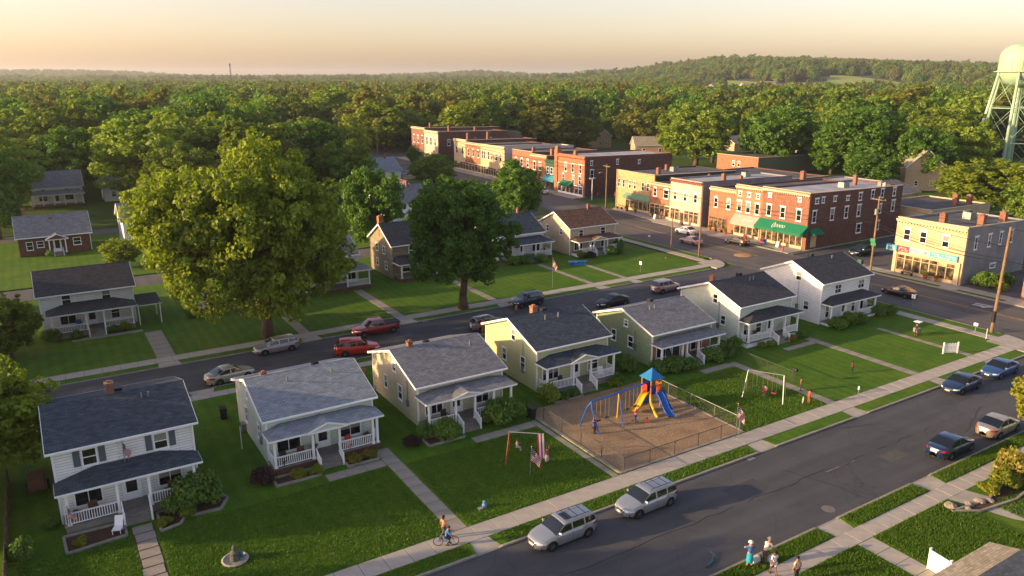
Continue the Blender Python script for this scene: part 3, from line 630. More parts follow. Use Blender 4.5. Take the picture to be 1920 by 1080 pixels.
house('house', 'white house deep among the dark trees at far left', 'house', (1.0, 268, ZB), 8, 9, 5, 9, WSID, RF['dark'], near=False, front=[(2, 1.2, .8, 1.2), (6, 1.2, 1.2, 1.2), (3, 3.4, .8, 1.1)])
house('house', 'house with low dark porch under the big maple', 'house', (15.2, 98.5, ZB), 8.6, 9, 4.2, 6.4, SID['white'], RF['dark'], front=[(2, 3, .7, 1)], left=[(3, 1.4, .7, 1.1)],
      porch=dict(x0=.2, x1=8.4, d=2, ze=2.7, zw=3.2, posts=[.4, 3, 5.4, 8.2], steps=(3.3, 4.6, 3), inset=1, doorx=4, wins=[(1.6, .7, 1.3, 1.1, 'pic'), (6.8, .7, 1.3, 1.1, 'pic')], base=BRICKDK))
house('house', 'white house with grey roof, between the big maple and the weathered grey house', 'house', (28.2, 99.0, ZB), 8.3, 9, 4.4, 7.0, WSID, RF['grey'], front=[(7, 3, .7, .9)], right=[(4, 3, .7, 1)],
      porch=dict(x0=.2, x1=9.3, d=2.3, ze=2.7, zw=3.4, posts=[.4, 3, 6, 9.1], rails=[(6.1, 9)], inset=1.4, doorx=4.5, wins=[(7.3, .7, 1.3, 1.1, 'pic')]))
house('house', 'weathered unpainted wooden house with charcoal roof and brick chimney behind the second tree', 'house', (41.8, 99.0, ZB), 9.0, 8.2, 4.9, 7.5, SID['grey'], RF['dark'], front=[(3, 3.4, .9, 1.05), (6.5, 3.4, .9, 1.05)],
      left=[(3, 3.3, .7, 1), (5.6, 3.3, .7, 1), (2.4, 1.1, .7, 1), (5.6, 1.1, .7, 1)], chim=[(.3, 4.8, 5.5, 8.5, .7, BRICKOR)],
      porch=dict(x0=.2, x1=8.8, d=2.2, ze=2.6, zw=3.4, posts=[.4, 3, 5.8, 8.6], inset=.6, base=BRICKDK, doorx=4.6, wins=[(2, .7, 1.1, 1.1)]))
house('house', 'white house with grey hipped porch roof, left of the brown-roofed house', 'house', (60.2, 100.5, ZB), 8.4, 8.6, 4.0, 6.5, WSID, RF['slate'], chim=[(6.6, 4.8, 5.6, 7.2, .4)],
      porch=dict(x0=.2, x1=8.7, d=2.2, ze=2.8, zw=3.5, posts=[.4, 3.2, 5.6, 8.5], rails=[(5.7, 8.4)], steps=(3.5, 5.2, 3), inset=1.2, sider=True, doorx=4.4, wins=[(7, .7, 1.4, 1.1, 'pic'), (1.8, .7, 1.3, 1.1, 'pic')]))
house('house', 'cream corner house with brown roof and bay porch by main street', 'house', (72.3, 98.2, ZB), 9.2, 8.4, 4.45, 6.6, SID['beige'], RF['brown'], front=[(2.2, 3.0, .8, .95), (6.7, 3.0, .9, .95)],
      left=[(2.4, 3.1, .65, .95), (6.3, 3.1, .65, .95), (6.1, 1.0, .6, .9)], chim=[(6.6, 4.0, 5.9, 7.3, .4)],
      porch=dict(x0=.3, x1=8.8, d=2.0, ze=2.55, zw=3.0, posts=[.5, 2.8, 3.4, 5.6, 6.2, 8.6], gable=(4.4, 1.6, .55), inset=1, steps=(3.6, 5.2, 2), doorx=4.4, rails=[(.6, 2.7), (6.3, 8.5)], wins=[(1.7, .5, 1.6, 1.3, 'tri'), (7.2, .5, 1.6, 1.3, 'tri')], base=TRIM))
# farther houses seen between the trees
FH = [('grey-roofed white house with brick chimney behind the second tree', 57.5, 139.5, 9.5, 8, 3.7, 7.0, WHITE, 'grey', 0), ('white gabled house with rust-red roof behind the second tree', 69, 146, 7, 8, 4, 7.6, WHITE, 'brown', 90),
      ('white house with pale grey roof beside the lane to the storefronts', 79.5, 200, 8.5, 11, 2.9, 6.2, WHITE, 'lightblue', 0), ('plain shed with flat grey roof beside the pale-roofed white house', 89, 201, 6, 8, 1.8, 3.2, SID['beige'], 'grey', 0),
      ('white house with steep gable between tall trees above the storefronts', 163, 427, 12, 10, 3.8, 7.2, WHITE, 'dark', 0), ('cream gabled house with blue-grey roof, behind the corner brick block', 205, 251, 10, 8.5, 4.6, 7.6, SID['tan'], 'slate', 90),
      ('cream house with tan roof at the edge of the tall trees', 192, 221, 13, 8, 3.4, 6.6, SID['tan'], 'tanr', -28), ('white house with dark roof, left of the cream gabled house', 199, 259, 9, 8, 4.4, 7.8, WHITE, 'slate', 0),
      ('bungalow with green roof behind the low brick block', 236, 213, 12, 9, 3.0, 5.6, SID['tan'], 'tanr', 0), ('orange brick house with dark roof between the two wide elms', 240, 152, 13, 10, 4.2, 7.2, BRICKOR, 'dark', 0),
      ('pinkish gabled house in front of the water tower', 197, 108, 12, 10, 6.0, 10.6, SID['tan'], 'tanr', 60), ('white house with grey roof in a gap of the wood left of the far storefronts', 108, 300, 11, 9, 4.8, 8.6, WHITE, 'grey', 20), ('pale house with brown roof in a gap of the wood above the maple', 70, 268, 11, 9, 4.8, 8.6, SID['beige'], 'brown', -10), ('white house with dark roof in the wood, right of the far storefronts', 226, 300, 12, 9, 5, 9, WHITE, 'dark', 10), ('beige house with tan roof in the wood behind the corner brick block', 246, 262, 12, 9, 5, 9, SID['beige'], 'tanr', -15), ('white cottage with grey roof among the trees at far left', 24, 292, 11, 9, 5, 9, WHITE, 'grey', 15), ('tan house with slate roof behind the pair of lit elms', 262, 232, 12, 9, 5, 9, SID['tan'], 'slate', 30), ('cream gabled hall above the far end of the storefronts', 204, 366, 20, 16, 4.4, 8.4, SID['tan'], 'tanr', -20)]
for i, (lb, x, y, W_, D_, e_, r_h, wm, rf, rz) in enumerate(FH):
    house('house', lb, 'house', (x, y, 0), W_, D_, e_, r_h, wm, RF[rf], R(rz), near=False, front=[(W_ * .25, 1.2, .9, 1.2), (W_ * .72, 1.2, .9, 1.2)], left=[(D_ * .3, 1.3, .8, 1.2), (D_ * .7, 1.3, .8, 1.2), (D_ * .5, e_ + .4, .7, 1)],
          right=[(D_ * .35, 1.3, .8, 1.2), (D_ * .6, e_ + .3, .7, 1)], chim=[(W_ * .7, D_ * .45, e_, r_h + .9, .5)] if i % 2 == 0 else [])
# the house at the lower right corner, nearest to the camera
nh = thing('house', 'house with tan shingled porch roof at the lower right corner', 'house', (29, 5, ZB))
MB().box(0, 0, 0, 11.5, 10.2, 3.9).build('wall', WHITE, nh)
MB().box(.2, 10.2, 0, 11.4, 11.6, .4).build('porch_base', BLK, nh)
r_ = MB(); roof_plane(r_, (12.0, 12.1, 3.75), (-.2, 12.1, 3.75), (-.2, 10.3, 4.25), (12.0, 10.3, 4.25)); r_.build('porch_roof', [RF['tanr'], TRIM], nh)
for x in (.3, 4, 7.7, 11.2): MB().box(x - .08, 11.5, .4, x + .08, 11.66, 3.6).build('porch_post', TRIM, nh)
r_ = MB(); roof_plane(r_, (12.1, 10.5, 4.3), (-.3, 10.5, 4.3), (-.3, 5, 6.4), (12.1, 5, 6.4)); roof_plane(r_, (-.3, -.5, 4.3), (12.1, -.5, 4.3), (12.1, 5, 6.4), (-.3, 5, 6.4)); r_.build('roof', [RF['slate'], TRIM], nh)
MB().poly([(11.5, 0, 3.9), (11.5, 10.2, 3.9), (11.5, 5, 6.2)]).build('gable_wall', WHITE, nh)

# vents, meters and dishes on the row of houses
for i, o in enumerate([q for q in col.objects if q.name.startswith('house') and q.get('category') == 'house' and q.location.y < 60 and q.location.x < 80 and q.location.y > 50]):
    rn = random.Random(i); ro = [c for c in o.children if c.name.startswith('roof')][0]; wa = [c for c in o.children if c.name.startswith('wall')][0]
    zr_ = max(v.co.z for v in ro.data.vertices)
    for k in range(2):
        x = rn.uniform(2, 7); MB().tube((x, 3.4, zr_ - .7), (x, 3.4, zr_ + .05), .06, .06, 8).build('vent_pipe', STEEL, ro)
    x = rn.uniform(3, 6); MB().box(x, 5.2, zr_ - .45, x + .5, 5.7, zr_ + .02).build('roof_vent', DARK, ro)
    MB().box(-.16, 1.2 + i * .3, 1.2, -.02, 1.55 + i * .3, 1.75).build('meter_box', STEEL, wa); MB().tube((-.06, 1.37 + i * .3, 1.75), (-.06, 1.37 + i * .3, zr_ - 1.9), .025, .025, 6).build('conduit', STEEL, wa)
    if i % 2: MB().box(-.35, 6.8, .1, -.03, 7.5, .75).build('heat_pump', STEEL, wa)
# ------------------------------------------------------------------ main street buildings (front faces -X, local x runs left to right as seen from the street)
PINKW = mat('painted_pinkish_brick', '#cdb3a0', .75, .12, 2, tint='#a58872', tscale=.7)
CREAMW = mat('painted_cream_masonry', '#c9b189', .75, .1, 1.2, tint='#9f8865', tscale=.5, tamt=.4)
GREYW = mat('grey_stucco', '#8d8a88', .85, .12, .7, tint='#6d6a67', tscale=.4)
STONE = mat('pale_cornice_stone', '#c6b393', .75, .12, 2)
GREENP = mat('green_paint', '#2f5a48', .6, .1, 2)
AWG = mat('green_awning_canvas', '#0d6b4a', .75, .08, 2); AWP = mat('pink_awning_canvas', '#c79a8c', .8, .1, 2); AWT = mat('teal_awning_canvas', '#3f8a94', .8, .1, 2)
AWD = mat('faded_green_awning', '#6f8f74', .8, .15, 2); AWB = mat('blue_awning_canvas', '#2d5f9c', .8, .1)
SIGNW = mat('sign_white', '#d8d4c8', .5, .06); SIGNT = mat('sign_teal', '#4fa3b0', .5, .1); SIGNR = mat('sign_red', '#c03a4e', .5, .08)
def scribble(parent, x0, z0, wd, ht, y, m, name='lettering', seed=1, slant=.25, n=6):
    """painted script strokes, as unreadable as they are on the street"""
    rg = random.Random(seed); mb = MB()
    for i in range(n):
        cx = x0 + wd * (i + .5) / n; a = ht * rg.uniform(.35, .5) * (1.5 if i == 0 else 1); pts = []
        for k in range(9):
            t = k / 8 * math.tau * rg.uniform(.6, .9) + i
            pts.append((cx + wd / n * .45 * math.cos(t) + slant * a * math.sin(t), y, z0 + ht / 2 + a * .8 * math.sin(t)))
        for p, q in zip(pts[:-1], pts[1:]): mb.bar(p, q, .012, ht * .13)
    return mb.build(name, m, parent)
def awning(t, x0, x1, z0, z1, d, m, letters=None, sub=None):
    a = MB(); n = max(4, int((x1 - x0) / .5)); k = .06
    a.hexa([(x0, -d, z0), (x1, -d, z0), (x1, -.02, z1 - .05), (x0, -.02, z1 - .05), (x0, -d, z0 + k), (x1, -d, z0 + k), (x1, -.02, z1), (x0, -.02, z1)])
    a.box(x0, -d - .02, z0 - .28, x1, -d, z0 + k)
    for x in (x0, x1 - .02): a.poly([(x, -d, z0), (x, -.02, z0), (x, -.02, z1)])
    for i in range(n): a.box(x0 + (x1 - x0) * (i + .1) / n, -d - .022, z0 - .36, x0 + (x1 - x0) * (i + .9) / n, -d - .002, z0 - .28)
    o = a.build('awning', m, t)
    fr = MB()
    for x in (x0 + .05, x1 - .05): fr.bar((x, -d + .05, z0 - .05), (x, -.02, z0 - .05), .03, .03)
    fr.build('awning_frame', STEEL, o)
    if letters:
        lx, lw, lh, seed = letters; tm = .45
        s = MB(); rg = random.Random(seed); nx = 5
        f = lambda u, v: (x0 + u, -d + d * v - .02, z0 + k + (z1 - z0 - k) * v + .02)
        for i in range(nx):
            cx = lx + lw * (i + .5) / nx; r = lw / nx * .4; big = 1.9 if i == 0 else 1
            pts = [f(cx + r * math.cos(q / 9 * 6.1 + i * 1.7), tm + lh * big * math.sin(q / 9 * 6.1 + i * 1.7)) for q in range(10)]
            for p, q in zip(pts[:-1], pts[1:]): s.bar(p, q, .09, .02)
        s.build('lettering', SIGNW, o)
    return o
def shopfront(t, x0, x1, z1, m, panes, doorx=None, arch=False):
    """stall riser, mullions and big panes; goods show only as dim shapes behind the glass"""
    f = MB().box(x0, -.1, 0, x1, -.005, .45).box(x0, -.12, z1, x1, -.005, z1 + .22)
    xs = [x0 + (x1 - x0) * i / panes for i in range(panes + 1)]
    for x in xs: f.box(x - .07, -.11, .45, x + .07, -.006, z1)
    f.box(x0, -.09, z1 - .55, x1, -.007, z1 - .48)
    o = f.build('shopfront', m, t)
    for i, (a, b) in enumerate(zip(xs[:-1], xs[1:])):
        if doorx is not None and i == doorx:
            MB().box(a + .07, -.08, .02, b - .07, -.01, z1 - .56).build('shop_door', mat('shop_door_wood', '#4d3626', .5, .2), o)
            MB().box(a + .2, -.09, .7, b - .2, -.081, z1 - .8).build('pane', SHOPGL, o)
        else: MB().poly([(a + .07, -.03, .45), (b - .07, -.03, .45), (b - .07, -.03, z1), (a + .07, -.03, z1)]).build('pane', SHOPGL, o)
    return o
def block(label, xf, yfar, ynear, depth, h, front, side, roofm, rows=(), shop=None, aw=None, corn=None, sidew=(), chim=(), name='storefront_building', slope=.5, leftside=None, loc=None, rz=-90, band=None, cat='building', top=.35, group=None):
    W = yfar - ynear
    t = thing(name, label, cat, loc or (xf, yfar, ZB), R(rz), group)
    wl = MB().box(0, 0, 0, W, .35, h)
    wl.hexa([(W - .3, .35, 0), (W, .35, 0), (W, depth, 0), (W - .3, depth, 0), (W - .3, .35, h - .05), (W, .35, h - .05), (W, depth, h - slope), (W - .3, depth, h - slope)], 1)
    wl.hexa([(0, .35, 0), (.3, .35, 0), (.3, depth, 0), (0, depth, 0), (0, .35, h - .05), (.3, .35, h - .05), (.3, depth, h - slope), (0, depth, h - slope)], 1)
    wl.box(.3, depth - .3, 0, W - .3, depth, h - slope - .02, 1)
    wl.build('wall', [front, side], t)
    MB().hexa([(.3, .35, h - 1), (W - .3, .35, h - 1), (W - .3, depth - .3, h - slope - .9), (.3, depth - .3, h - slope - .9), (.3, .35, h - top), (W - .3, .35, h - top), (W - .3, depth - .3, h - slope - .25), (.3, depth - .3, h - slope - .25)]).build('roof', roofm, t)
    cp_ = MB().box(-.04, -.06, h, W + .05, .42, h + .1)
    cp_.hexa([(W - .34, .42, h - .05), (W + .05, .42, h - .05), (W + .05, depth + .04, h - slope), (W - .34, depth + .04, h - slope), (W - .34, .42, h + .05), (W + .05, .42, h + .05), (W + .05, depth + .04, h - slope + .09), (W - .34, depth + .04, h - slope + .09)])
    cp_.build('coping', corn if corn is not None else STONE, t)
    if corn is not None:
        c = MB().box(-.05, -.32, h - .34, W + .05, -.002, h - .16).box(-.05, -.22, h - .52, W + .05, -.002, h - .342)
        n = max(3, int(W / .45))
        for i in range(n): x = W * (i + .5) / n; c.box(x - .07, -.2, h - .74, x + .07, -.002, h - .522)
        c.build('cornice', corn, t)
    if band: MB().box(0, -.08, band, W, -.003, band + .22).build('belt_course', STONE, t)
    for (z, xs, w_, hh, st) in rows:
        for x in xs: window(t, x * W, -.012, z, w_, hh, 'f', st)
    for (y, z, w_, hh) in sidew: window(t, W + .012, y, z, w_, hh, 'r', 'hood')
    if shop: shopfront(t, *shop)
    if aw: awning(t, *aw)
    for q in chim: chimney(t, *q)
    return t
B1 = block('cream two-storey corner shop with long sign band by main street', 107.3, 64.6, 54.4, 17, 8.1, CREAMW, GREYW, TARFLAT, rows=[(5.0, (.17, .41, .73), .85, 1.5, 'hood')], shop=(.7, 9.3, 2.7, CREAMW, 7, 5), corn=STONE,
           sidew=[(2.5, 4.9, .55, 1.6), (6, 4.9, .55, 1.6), (9, 4.9, .55, 1.6), (12, 4.9, .55, 1.6), (8, 1.6, 1.3, .4)], chim=[(5.6, 1.9, 7, 9.3, .8), (9.2, 5.2, 7, 9.3, .85), (9.0, 11.5, 6.8, 9.2, .8)])
for a, b, m, sd in ((-.9, .7, SIGNT, 3), (.75, 2.5, SIGNR, 4), (2.55, 5.6, SIGNW, 5), (5.65, 9.5, SIGNT, 6)):
    s_ = MB().box(a, -.5 if a < 0 else -.28, 3.15, b, -.12, 4.0).build('sign_board', m, B1)
    scribble(s_, a + .2, 3.25, b - a - .4, .62, -.53 if a < 0 else -.3, SIGNW if m is not SIGNW else mat('sign_ink', '#4b4a44', .6), seed=sd, n=int((b - a) * 2.2))
MB().box(.2, -.25, 0, .65, -.01, 3.1).box(9.4, -.25, 0, 9.95, -.01, 3.1).build('pilaster', CREAMW, B1)
MB().lathe([(.22, 7.4), (.22, 8.4), (.34, 8.5), (.34, 8.65), (.2, 8.8)], 10, (7.8, 8, 0)).build('roof_vent', TRIM, B1)
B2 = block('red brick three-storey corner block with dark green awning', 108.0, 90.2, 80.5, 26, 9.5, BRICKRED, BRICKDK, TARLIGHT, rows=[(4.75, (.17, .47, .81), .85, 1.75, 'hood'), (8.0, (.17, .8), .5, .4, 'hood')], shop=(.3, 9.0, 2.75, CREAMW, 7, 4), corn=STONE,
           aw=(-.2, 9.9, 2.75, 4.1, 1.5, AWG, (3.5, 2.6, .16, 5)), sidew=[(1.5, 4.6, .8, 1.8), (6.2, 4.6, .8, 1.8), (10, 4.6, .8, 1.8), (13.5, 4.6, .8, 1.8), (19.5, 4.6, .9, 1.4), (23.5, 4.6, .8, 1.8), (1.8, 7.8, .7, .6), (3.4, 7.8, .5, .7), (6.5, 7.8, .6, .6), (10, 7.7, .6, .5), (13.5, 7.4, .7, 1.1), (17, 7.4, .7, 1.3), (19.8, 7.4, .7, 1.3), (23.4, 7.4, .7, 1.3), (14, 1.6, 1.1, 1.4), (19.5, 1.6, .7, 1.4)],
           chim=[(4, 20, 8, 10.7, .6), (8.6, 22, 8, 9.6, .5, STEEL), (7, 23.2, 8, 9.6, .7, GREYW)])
awning(B2, 9.75, 9.76, 2.7, 2.71, .1, AWG)
MB().box(9.72, .6, 2.6, 10.9, 3.2, 2.68).hexa([(9.72, .6, 2.68), (10.9, .6, 2.68), (10.9, 3.2, 2.68), (9.72, 3.2, 2.68), (9.72, .6, 3.5), (9.74, .6, 3.5), (9.74, 3.2, 3.5), (9.72, 3.2, 3.5)]).build('side_awning', AWG, B2)
MB().box(9.71, 1.2, .3, 9.76, 2.6, 2.5).build('side_door', CREAMW, B2)
block('tan brick three-storey with pink awning and small attic windows', 108.2, 96.4, 90.25, 24, 9.2, BRICKBR, BRICKDK, TARFLAT, rows=[(4.5, (.17, .5, .83), .85, 1.75, 'hood'), (7.35, (.17, .5, .83), .6, .55, 'hood')], shop=(.2, 5.9, 2.5, STONE, 4, 2), corn=STONE, aw=(.1, 6.0, 2.5, 3.9, 1.3, AWP, (2.6, 2.2, .14, 9)))
block('narrow brick two-storey with arched shopfront, left of pink awning', 108.6, 103.1, 96.45, 22, 8.0, BRICKOR, BRICKDK, TARFLAT, rows=[(4.4, (.25, .72), .8, 1.6, 'arch')], shop=(.3, 4.6, 2.4, BRICKOR, 4, None), corn=STONE)
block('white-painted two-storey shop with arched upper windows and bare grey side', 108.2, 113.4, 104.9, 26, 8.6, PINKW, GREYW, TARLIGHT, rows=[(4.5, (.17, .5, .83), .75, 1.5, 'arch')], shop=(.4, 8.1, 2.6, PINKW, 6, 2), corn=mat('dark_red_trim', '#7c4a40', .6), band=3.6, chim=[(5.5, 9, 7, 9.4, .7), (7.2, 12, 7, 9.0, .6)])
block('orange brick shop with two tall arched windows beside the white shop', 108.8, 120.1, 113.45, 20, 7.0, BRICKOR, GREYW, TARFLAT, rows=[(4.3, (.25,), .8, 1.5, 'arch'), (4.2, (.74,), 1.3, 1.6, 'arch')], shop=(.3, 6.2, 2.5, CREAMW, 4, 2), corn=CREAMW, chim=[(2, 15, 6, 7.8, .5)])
block('tan brick two-storey at the side street with six narrow windows', 110.0, 132.5, 120.15, 24, 8.2, BRICKTAN, DARK, TARFLAT, rows=[(4.7, (.08, .21, .38, .51, .72, .85), .6, 1.6, 'dh')], shop=(3.5, 12, 2.6, CREAMW, 6, 3), corn=None, aw=(3.4, 12.1, 2.8, 3.7, 1.0, AWD), chim=[(8.5, 4.5, 7, 9.2, .7), (3, 12, 7, 8.9, .6)])
C1 = block('corner brick block with small green canopy at the side street', 112.3, 159.5, 147.2, 28, 9.6, BRICKOR, BRICKDK, TARLIGHT, rows=[(5.6, (.38, .62, .87), .8, 1.9, 'hood'), (2.9, (.3,), .7, 1.8, 'arch'), (2.9, (.64, .86), .7, 1.8, 'hood')], shop=(1.5, 11.8, 2.3, TRIM, 6, 3), corn=BRICKOR,
           aw=(3.5, 8, 2.4, 3.3, 1.5, AWG), sidew=[(2.2, 4.4, .9, 1.9), (2, 7.6, .5, .8), (10, 7.4, .5, 1.0), (17, 7.2, .5, .7)], chim=[(.5, .5, 9, 11.3, 1.1, BRICKOR), (7, 1.2, 8.5, 10.6, .8, BRICKOR)], band=7.5)
MB().box(0, -.25, 0, 1.3, 1.1, 10.6).build('corner_pier', BRICKOR, C1)
C2 = block('narrow green-fronted shop with bay windows and teal awning', 113.2, 165.0, 159.55, 20, 7.4, GREENP, GREYW, TARLIGHT, rows=[(4.0, (.2, .5, .8), .9, 1.6, 'dh')], shop=(.3, 5.1, 2.2, GREENP, 3, 1), corn=GREENP, aw=(.1, 5.4, 2.5, 3.6, 1.3, AWT))
block('brick two-storey with paired windows left of green shop', 113.6, 172.6, 165.05, 20, 8.3, BRICKOR, BRICKDK, TARFLAT, rows=[(4.4, (.25, .6), .9, 1.9, 'hood')], shop=(.4, 7.1, 2.4, CREAMW, 4, 1), corn=STONE, chim=[(5.5, 3, 7, 9.8, .7, BRICKOR)])
block('brick two-storey behind the street tree, last before the cream row', 114.0, 182.5, 172.65, 22, 8.7, BRICKOR, BRICKDK, TARFLAT, rows=[(4.6, (.2, .5, .8), .9, 1.8, 'arch')], shop=(.4, 9.2, 2.4, CREAMW, 5, 2), chim=[(6, 3, 7.5, 9.6, .7)])
block('cream shop with white stucco side at the near end of the far row', 113.4, 192.1, 185.8, 24, 9.0, CREAMW, mat('white_stucco', '#c2bfb8', .8, .1), TARFLAT, rows=[(5, (.3, .7), .9, 2, 'dh')], shop=(.3, 6, 2.5, CREAMW, 4, 1), corn=STONE)
block('cream shop with tall paired windows in the far row', 113.8, 200, 192.15, 22, 8.9, CREAMW, BRICKDK, TARFLAT, rows=[(4.8, (.15, .3, .6, .8), .7, 2.2, 'dh')], shop=(.3, 7.5, 2.5, STONE, 5, 2), corn=STONE)
block('orange brick shop between cream shops in the far row', 114.2, 210.2, 200.05, 22, 8.8, BRICKOR, BRICKDK, TARFLAT, rows=[(4.8, (.2, .5, .8), .9, 2, 'hood')], shop=(.3, 9.8, 2.5, STONE, 5, 2), corn=STONE)
block('pale cream shop at the far end of its row with dark parapet behind', 114.6, 218.4, 210.25, 26, 9.3, CREAMW, BRICKDK, TARFLAT, rows=[(5, (.25, .7), 1, 2, 'dh')], shop=(.3, 7.8, 2.5, STONE, 4, 1), corn=STONE, chim=[(2, 4, 8, 11, .8), (6, 9, 8, 11.4, .8)])
block('pinkish brick block with long dark side wall, far up the street', 115.4, 241.5, 231.2, 27, 10.6, PINKW, BRICKDK, TARFLAT, rows=[(6, (.2, .5, .8), 1, 2.4, 'dh')], shop=(.3, 9.9, 2.8, PINKW, 5, 2), corn=STONE, sidew=[(4, 6, .9, 1.8), (9, 6, .9, 1.8), (14, 6, .9, 1.8), (20, 6, .9, 1.8)], chim=[(3, 8, 9, 12, .8), (7, 16, 9, 11.6, .8)])
block('brick block with pale green shopfront at the far end of the street', 116.2, 253.5, 242.6, 30, 11.2, BRICKRED, BRICKDK, TARFLAT, rows=[(6, (.2, .5, .8), 1, 2.4, 'hood')], shop=(.3, 10.5, 3, mat('pale_green_paint', '#8fae9c', .6), 5, 2), corn=STONE, chim=[(3, 6, 10, 12.4, .8)])
# flat-roofed blocks behind
block('low orange brick block with flat tar roof behind the storefronts', 180, 169, 153, 26, 5.3, BRICKOR, mat('green_grey_stucco', '#6f7461', .9, .15), TARFLAT, rows=[(2.2, (.42, .55), .9, 1.5, 'dh')], slope=.3, name='flat_roofed_block')
block('cream flat-roofed block with single window beside the brick corner block', 137.5, 89, 76.5, 20, 4.6, CREAMW, CREAMW, TARFLAT, rows=[(2, (.35,), .8, 1.4, 'dh')], sidew=[(3, 2, .8, 1.4), (12, 1.6, .7, 1.8)], slope=.3, name='flat_roofed_block', chim=[(10, 12, 4, 6.4, .9), (11, 15, 4, 6.2, .8)])
block('pale flat-roofed building with parked van, below the tall elm', 246, 202, 186, 20, 4.6, CREAMW, CREAMW, TARFLAT, rows=[(1.5, (.2, .6), 1.4, 1.6, 'pic')], slope=.3, name='flat_roofed_block')
block('long cream block with row of windows behind the far row', 168, 284, 262, 26, 6.5, CREAMW, BRICKDK, TARFLAT, rows=[(3, (.1, .25, .4, .55, .7, .85), 1, 2, 'dh')], slope=.3, name='flat_roofed_block', sidew=[(4, 3, 2.4, 1.8), (11, 3, 2.4, 1.8)])
block('grey gabled store behind the red corner block', 139, 113, 99, 24, 5.6, GREYW, GREYW, TARLIGHT, slope=.2, name='flat_roofed_block', chim=[(4, 4, 5, 8.2, .9)])
block('long low grey-roofed store behind the tan corner block', 136, 146, 122, 34, 4.2, BRICKDK, BRICKDK, TARFLAT, slope=.2, name='flat_roofed_block')
house('garage', 'pale gabled garage behind the red corner block', 'garage', (146, 92, 0), 13, 11, 4.6, 6.6, mat('pale_block', '#a89d88', .85, .15), RF['grey'], near=False, front=[(4, 1.4, 1, 1.2)], left=[(5, 1.4, 1, 1.2)])
E_ = block('orange brick shop at right edge with white sign band', 107.6, 46.6, 36, 12, 4.6, BRICKOR, BRICKDK, TARFLAT, shop=(2.2, 9, 2.3, TRIM, 4, 1), corn=STONE)
s_ = MB().box(2.2, -.5, 2.7, 6, -.12, 3.4).build('sign_board', SIGNW, E_); scribble(s_, 2.4, 2.8, 3.3, .5, -.53, DARK, seed=21, n=7)
# rooftop plant
for i, (x, y, z, lb) in enumerate(((123, 85, 9.05, 'grey rooftop air unit on the red brick corner block'), (126, 110, 8.15, 'pale rooftop duct on the white-painted shop'), (122, 127, 7.85, 'rooftop air unit on the tan brick block'), (118, 60, 7.75, 'low roof hatch on the cream corner shop'))):
    t = thing('air_unit', lb, 'air unit', (x, y, z)); MB().box(-.8, -.6, -.3, .8, .6, .9).build('casing', STEEL, t); MB().lathe([(.4, .9), (.4, 1.05), (.15, 1.1)], 12).build('fan_cowl', DARK, t)
# ------------------------------------------------------------------ trees, shrubs, grass
def leafmat(name, a, b, tr=.45, gain=1.):
    m = bpy.data.materials.new(name); m.use_nodes = True; n = m.node_tree; L = n.links; n.nodes.clear()
    out = n.nodes.new('ShaderNodeOutputMaterial'); at = n.nodes.new('ShaderNodeAttribute'); at.attribute_name = 'tint'
    oi = n.nodes.new('ShaderNodeObjectInfo')
    ad = n.nodes.new('ShaderNodeMath'); ad.operation = 'MULTIPLY_ADD'; ad.inputs[1].default_value = .6; L.new(oi.outputs['Random'], ad.inputs[0]); L.new(at.outputs['Fac'], ad.inputs[2])
    mr = n.nodes.new('ShaderNodeMapRange'); mr.inputs[1].default_value = .1; mr.inputs[2].default_value = 1.35; L.new(ad.outputs[0], mr.inputs[0])
    mx = n.nodes.new('ShaderNodeMix'); mx.data_type = 'RGBA'; mx.inputs[6].default_value = (*[c * gain for c in lin(a)], 1); mx.inputs[7].default_value = (*[c * gain for c in lin(b)], 1); L.new(mr.outputs[0], mx.inputs[0])
    d = n.nodes.new('ShaderNodeBsdfDiffuse'); t = n.nodes.new('ShaderNodeBsdfTranslucent'); g = n.nodes.new('ShaderNodeBsdfGlossy'); g.inputs['Roughness'].default_value = .55; g.inputs['Color'].default_value = (.5, .5, .5, 1)
    L.new(mx.outputs[2], d.inputs['Color'])
    tm = n.nodes.new('ShaderNodeMix'); tm.data_type = 'RGBA'; tm.blend_type = 'MULTIPLY'; tm.inputs[0].default_value = 1; tm.inputs[7].default_value = (1.3, 1.35, .45, 1); L.new(mx.outputs[2], tm.inputs[6]); L.new(tm.outputs[2], t.inputs['Color'])
    s = n.nodes.new('ShaderNodeMixShader'); s.inputs[0].default_value = tr; L.new(d.outputs[0], s.inputs[1]); L.new(t.outputs[0], s.inputs[2])
    s2 = n.nodes.new('ShaderNodeMixShader'); s2.inputs[0].default_value = .04; L.new(s.outputs[0], s2.inputs[1]); L.new(g.outputs[0], s2.inputs[2])
    L.new(s2.outputs[0], out.inputs['Surface']); return m
LEAF = leafmat('leaf_green', '#3a5418', '#8a982a', .46, 1.15)
LEAFD = leafmat('leaf_dark_green', '#30501a', '#62842a', .42, 1.35)
LEAFL = leafmat('leaf_light_green', '#46681e', '#8a9c3a', .45, 1.15)
LEAFO = leafmat('leaf_olive', '#4c5a20', '#7a7a30', .42, 1.2)
LEAFP = leafmat('leaf_purple', '#33202a', '#4a2c30', .3)
LEAFY = leafmat('leaf_yellow_green', '#6a7a1c', '#9a9a2c', .5)
LEAFW = leafmat('blossom_pale', '#8a7a3a', '#c7a070', .4)
LEAFR = leafmat('flower_red', '#7c1c1c', '#b03428', .3)
BARK = mat('bark', '#5c4a3a', .95, .35, 3, .8, 9)
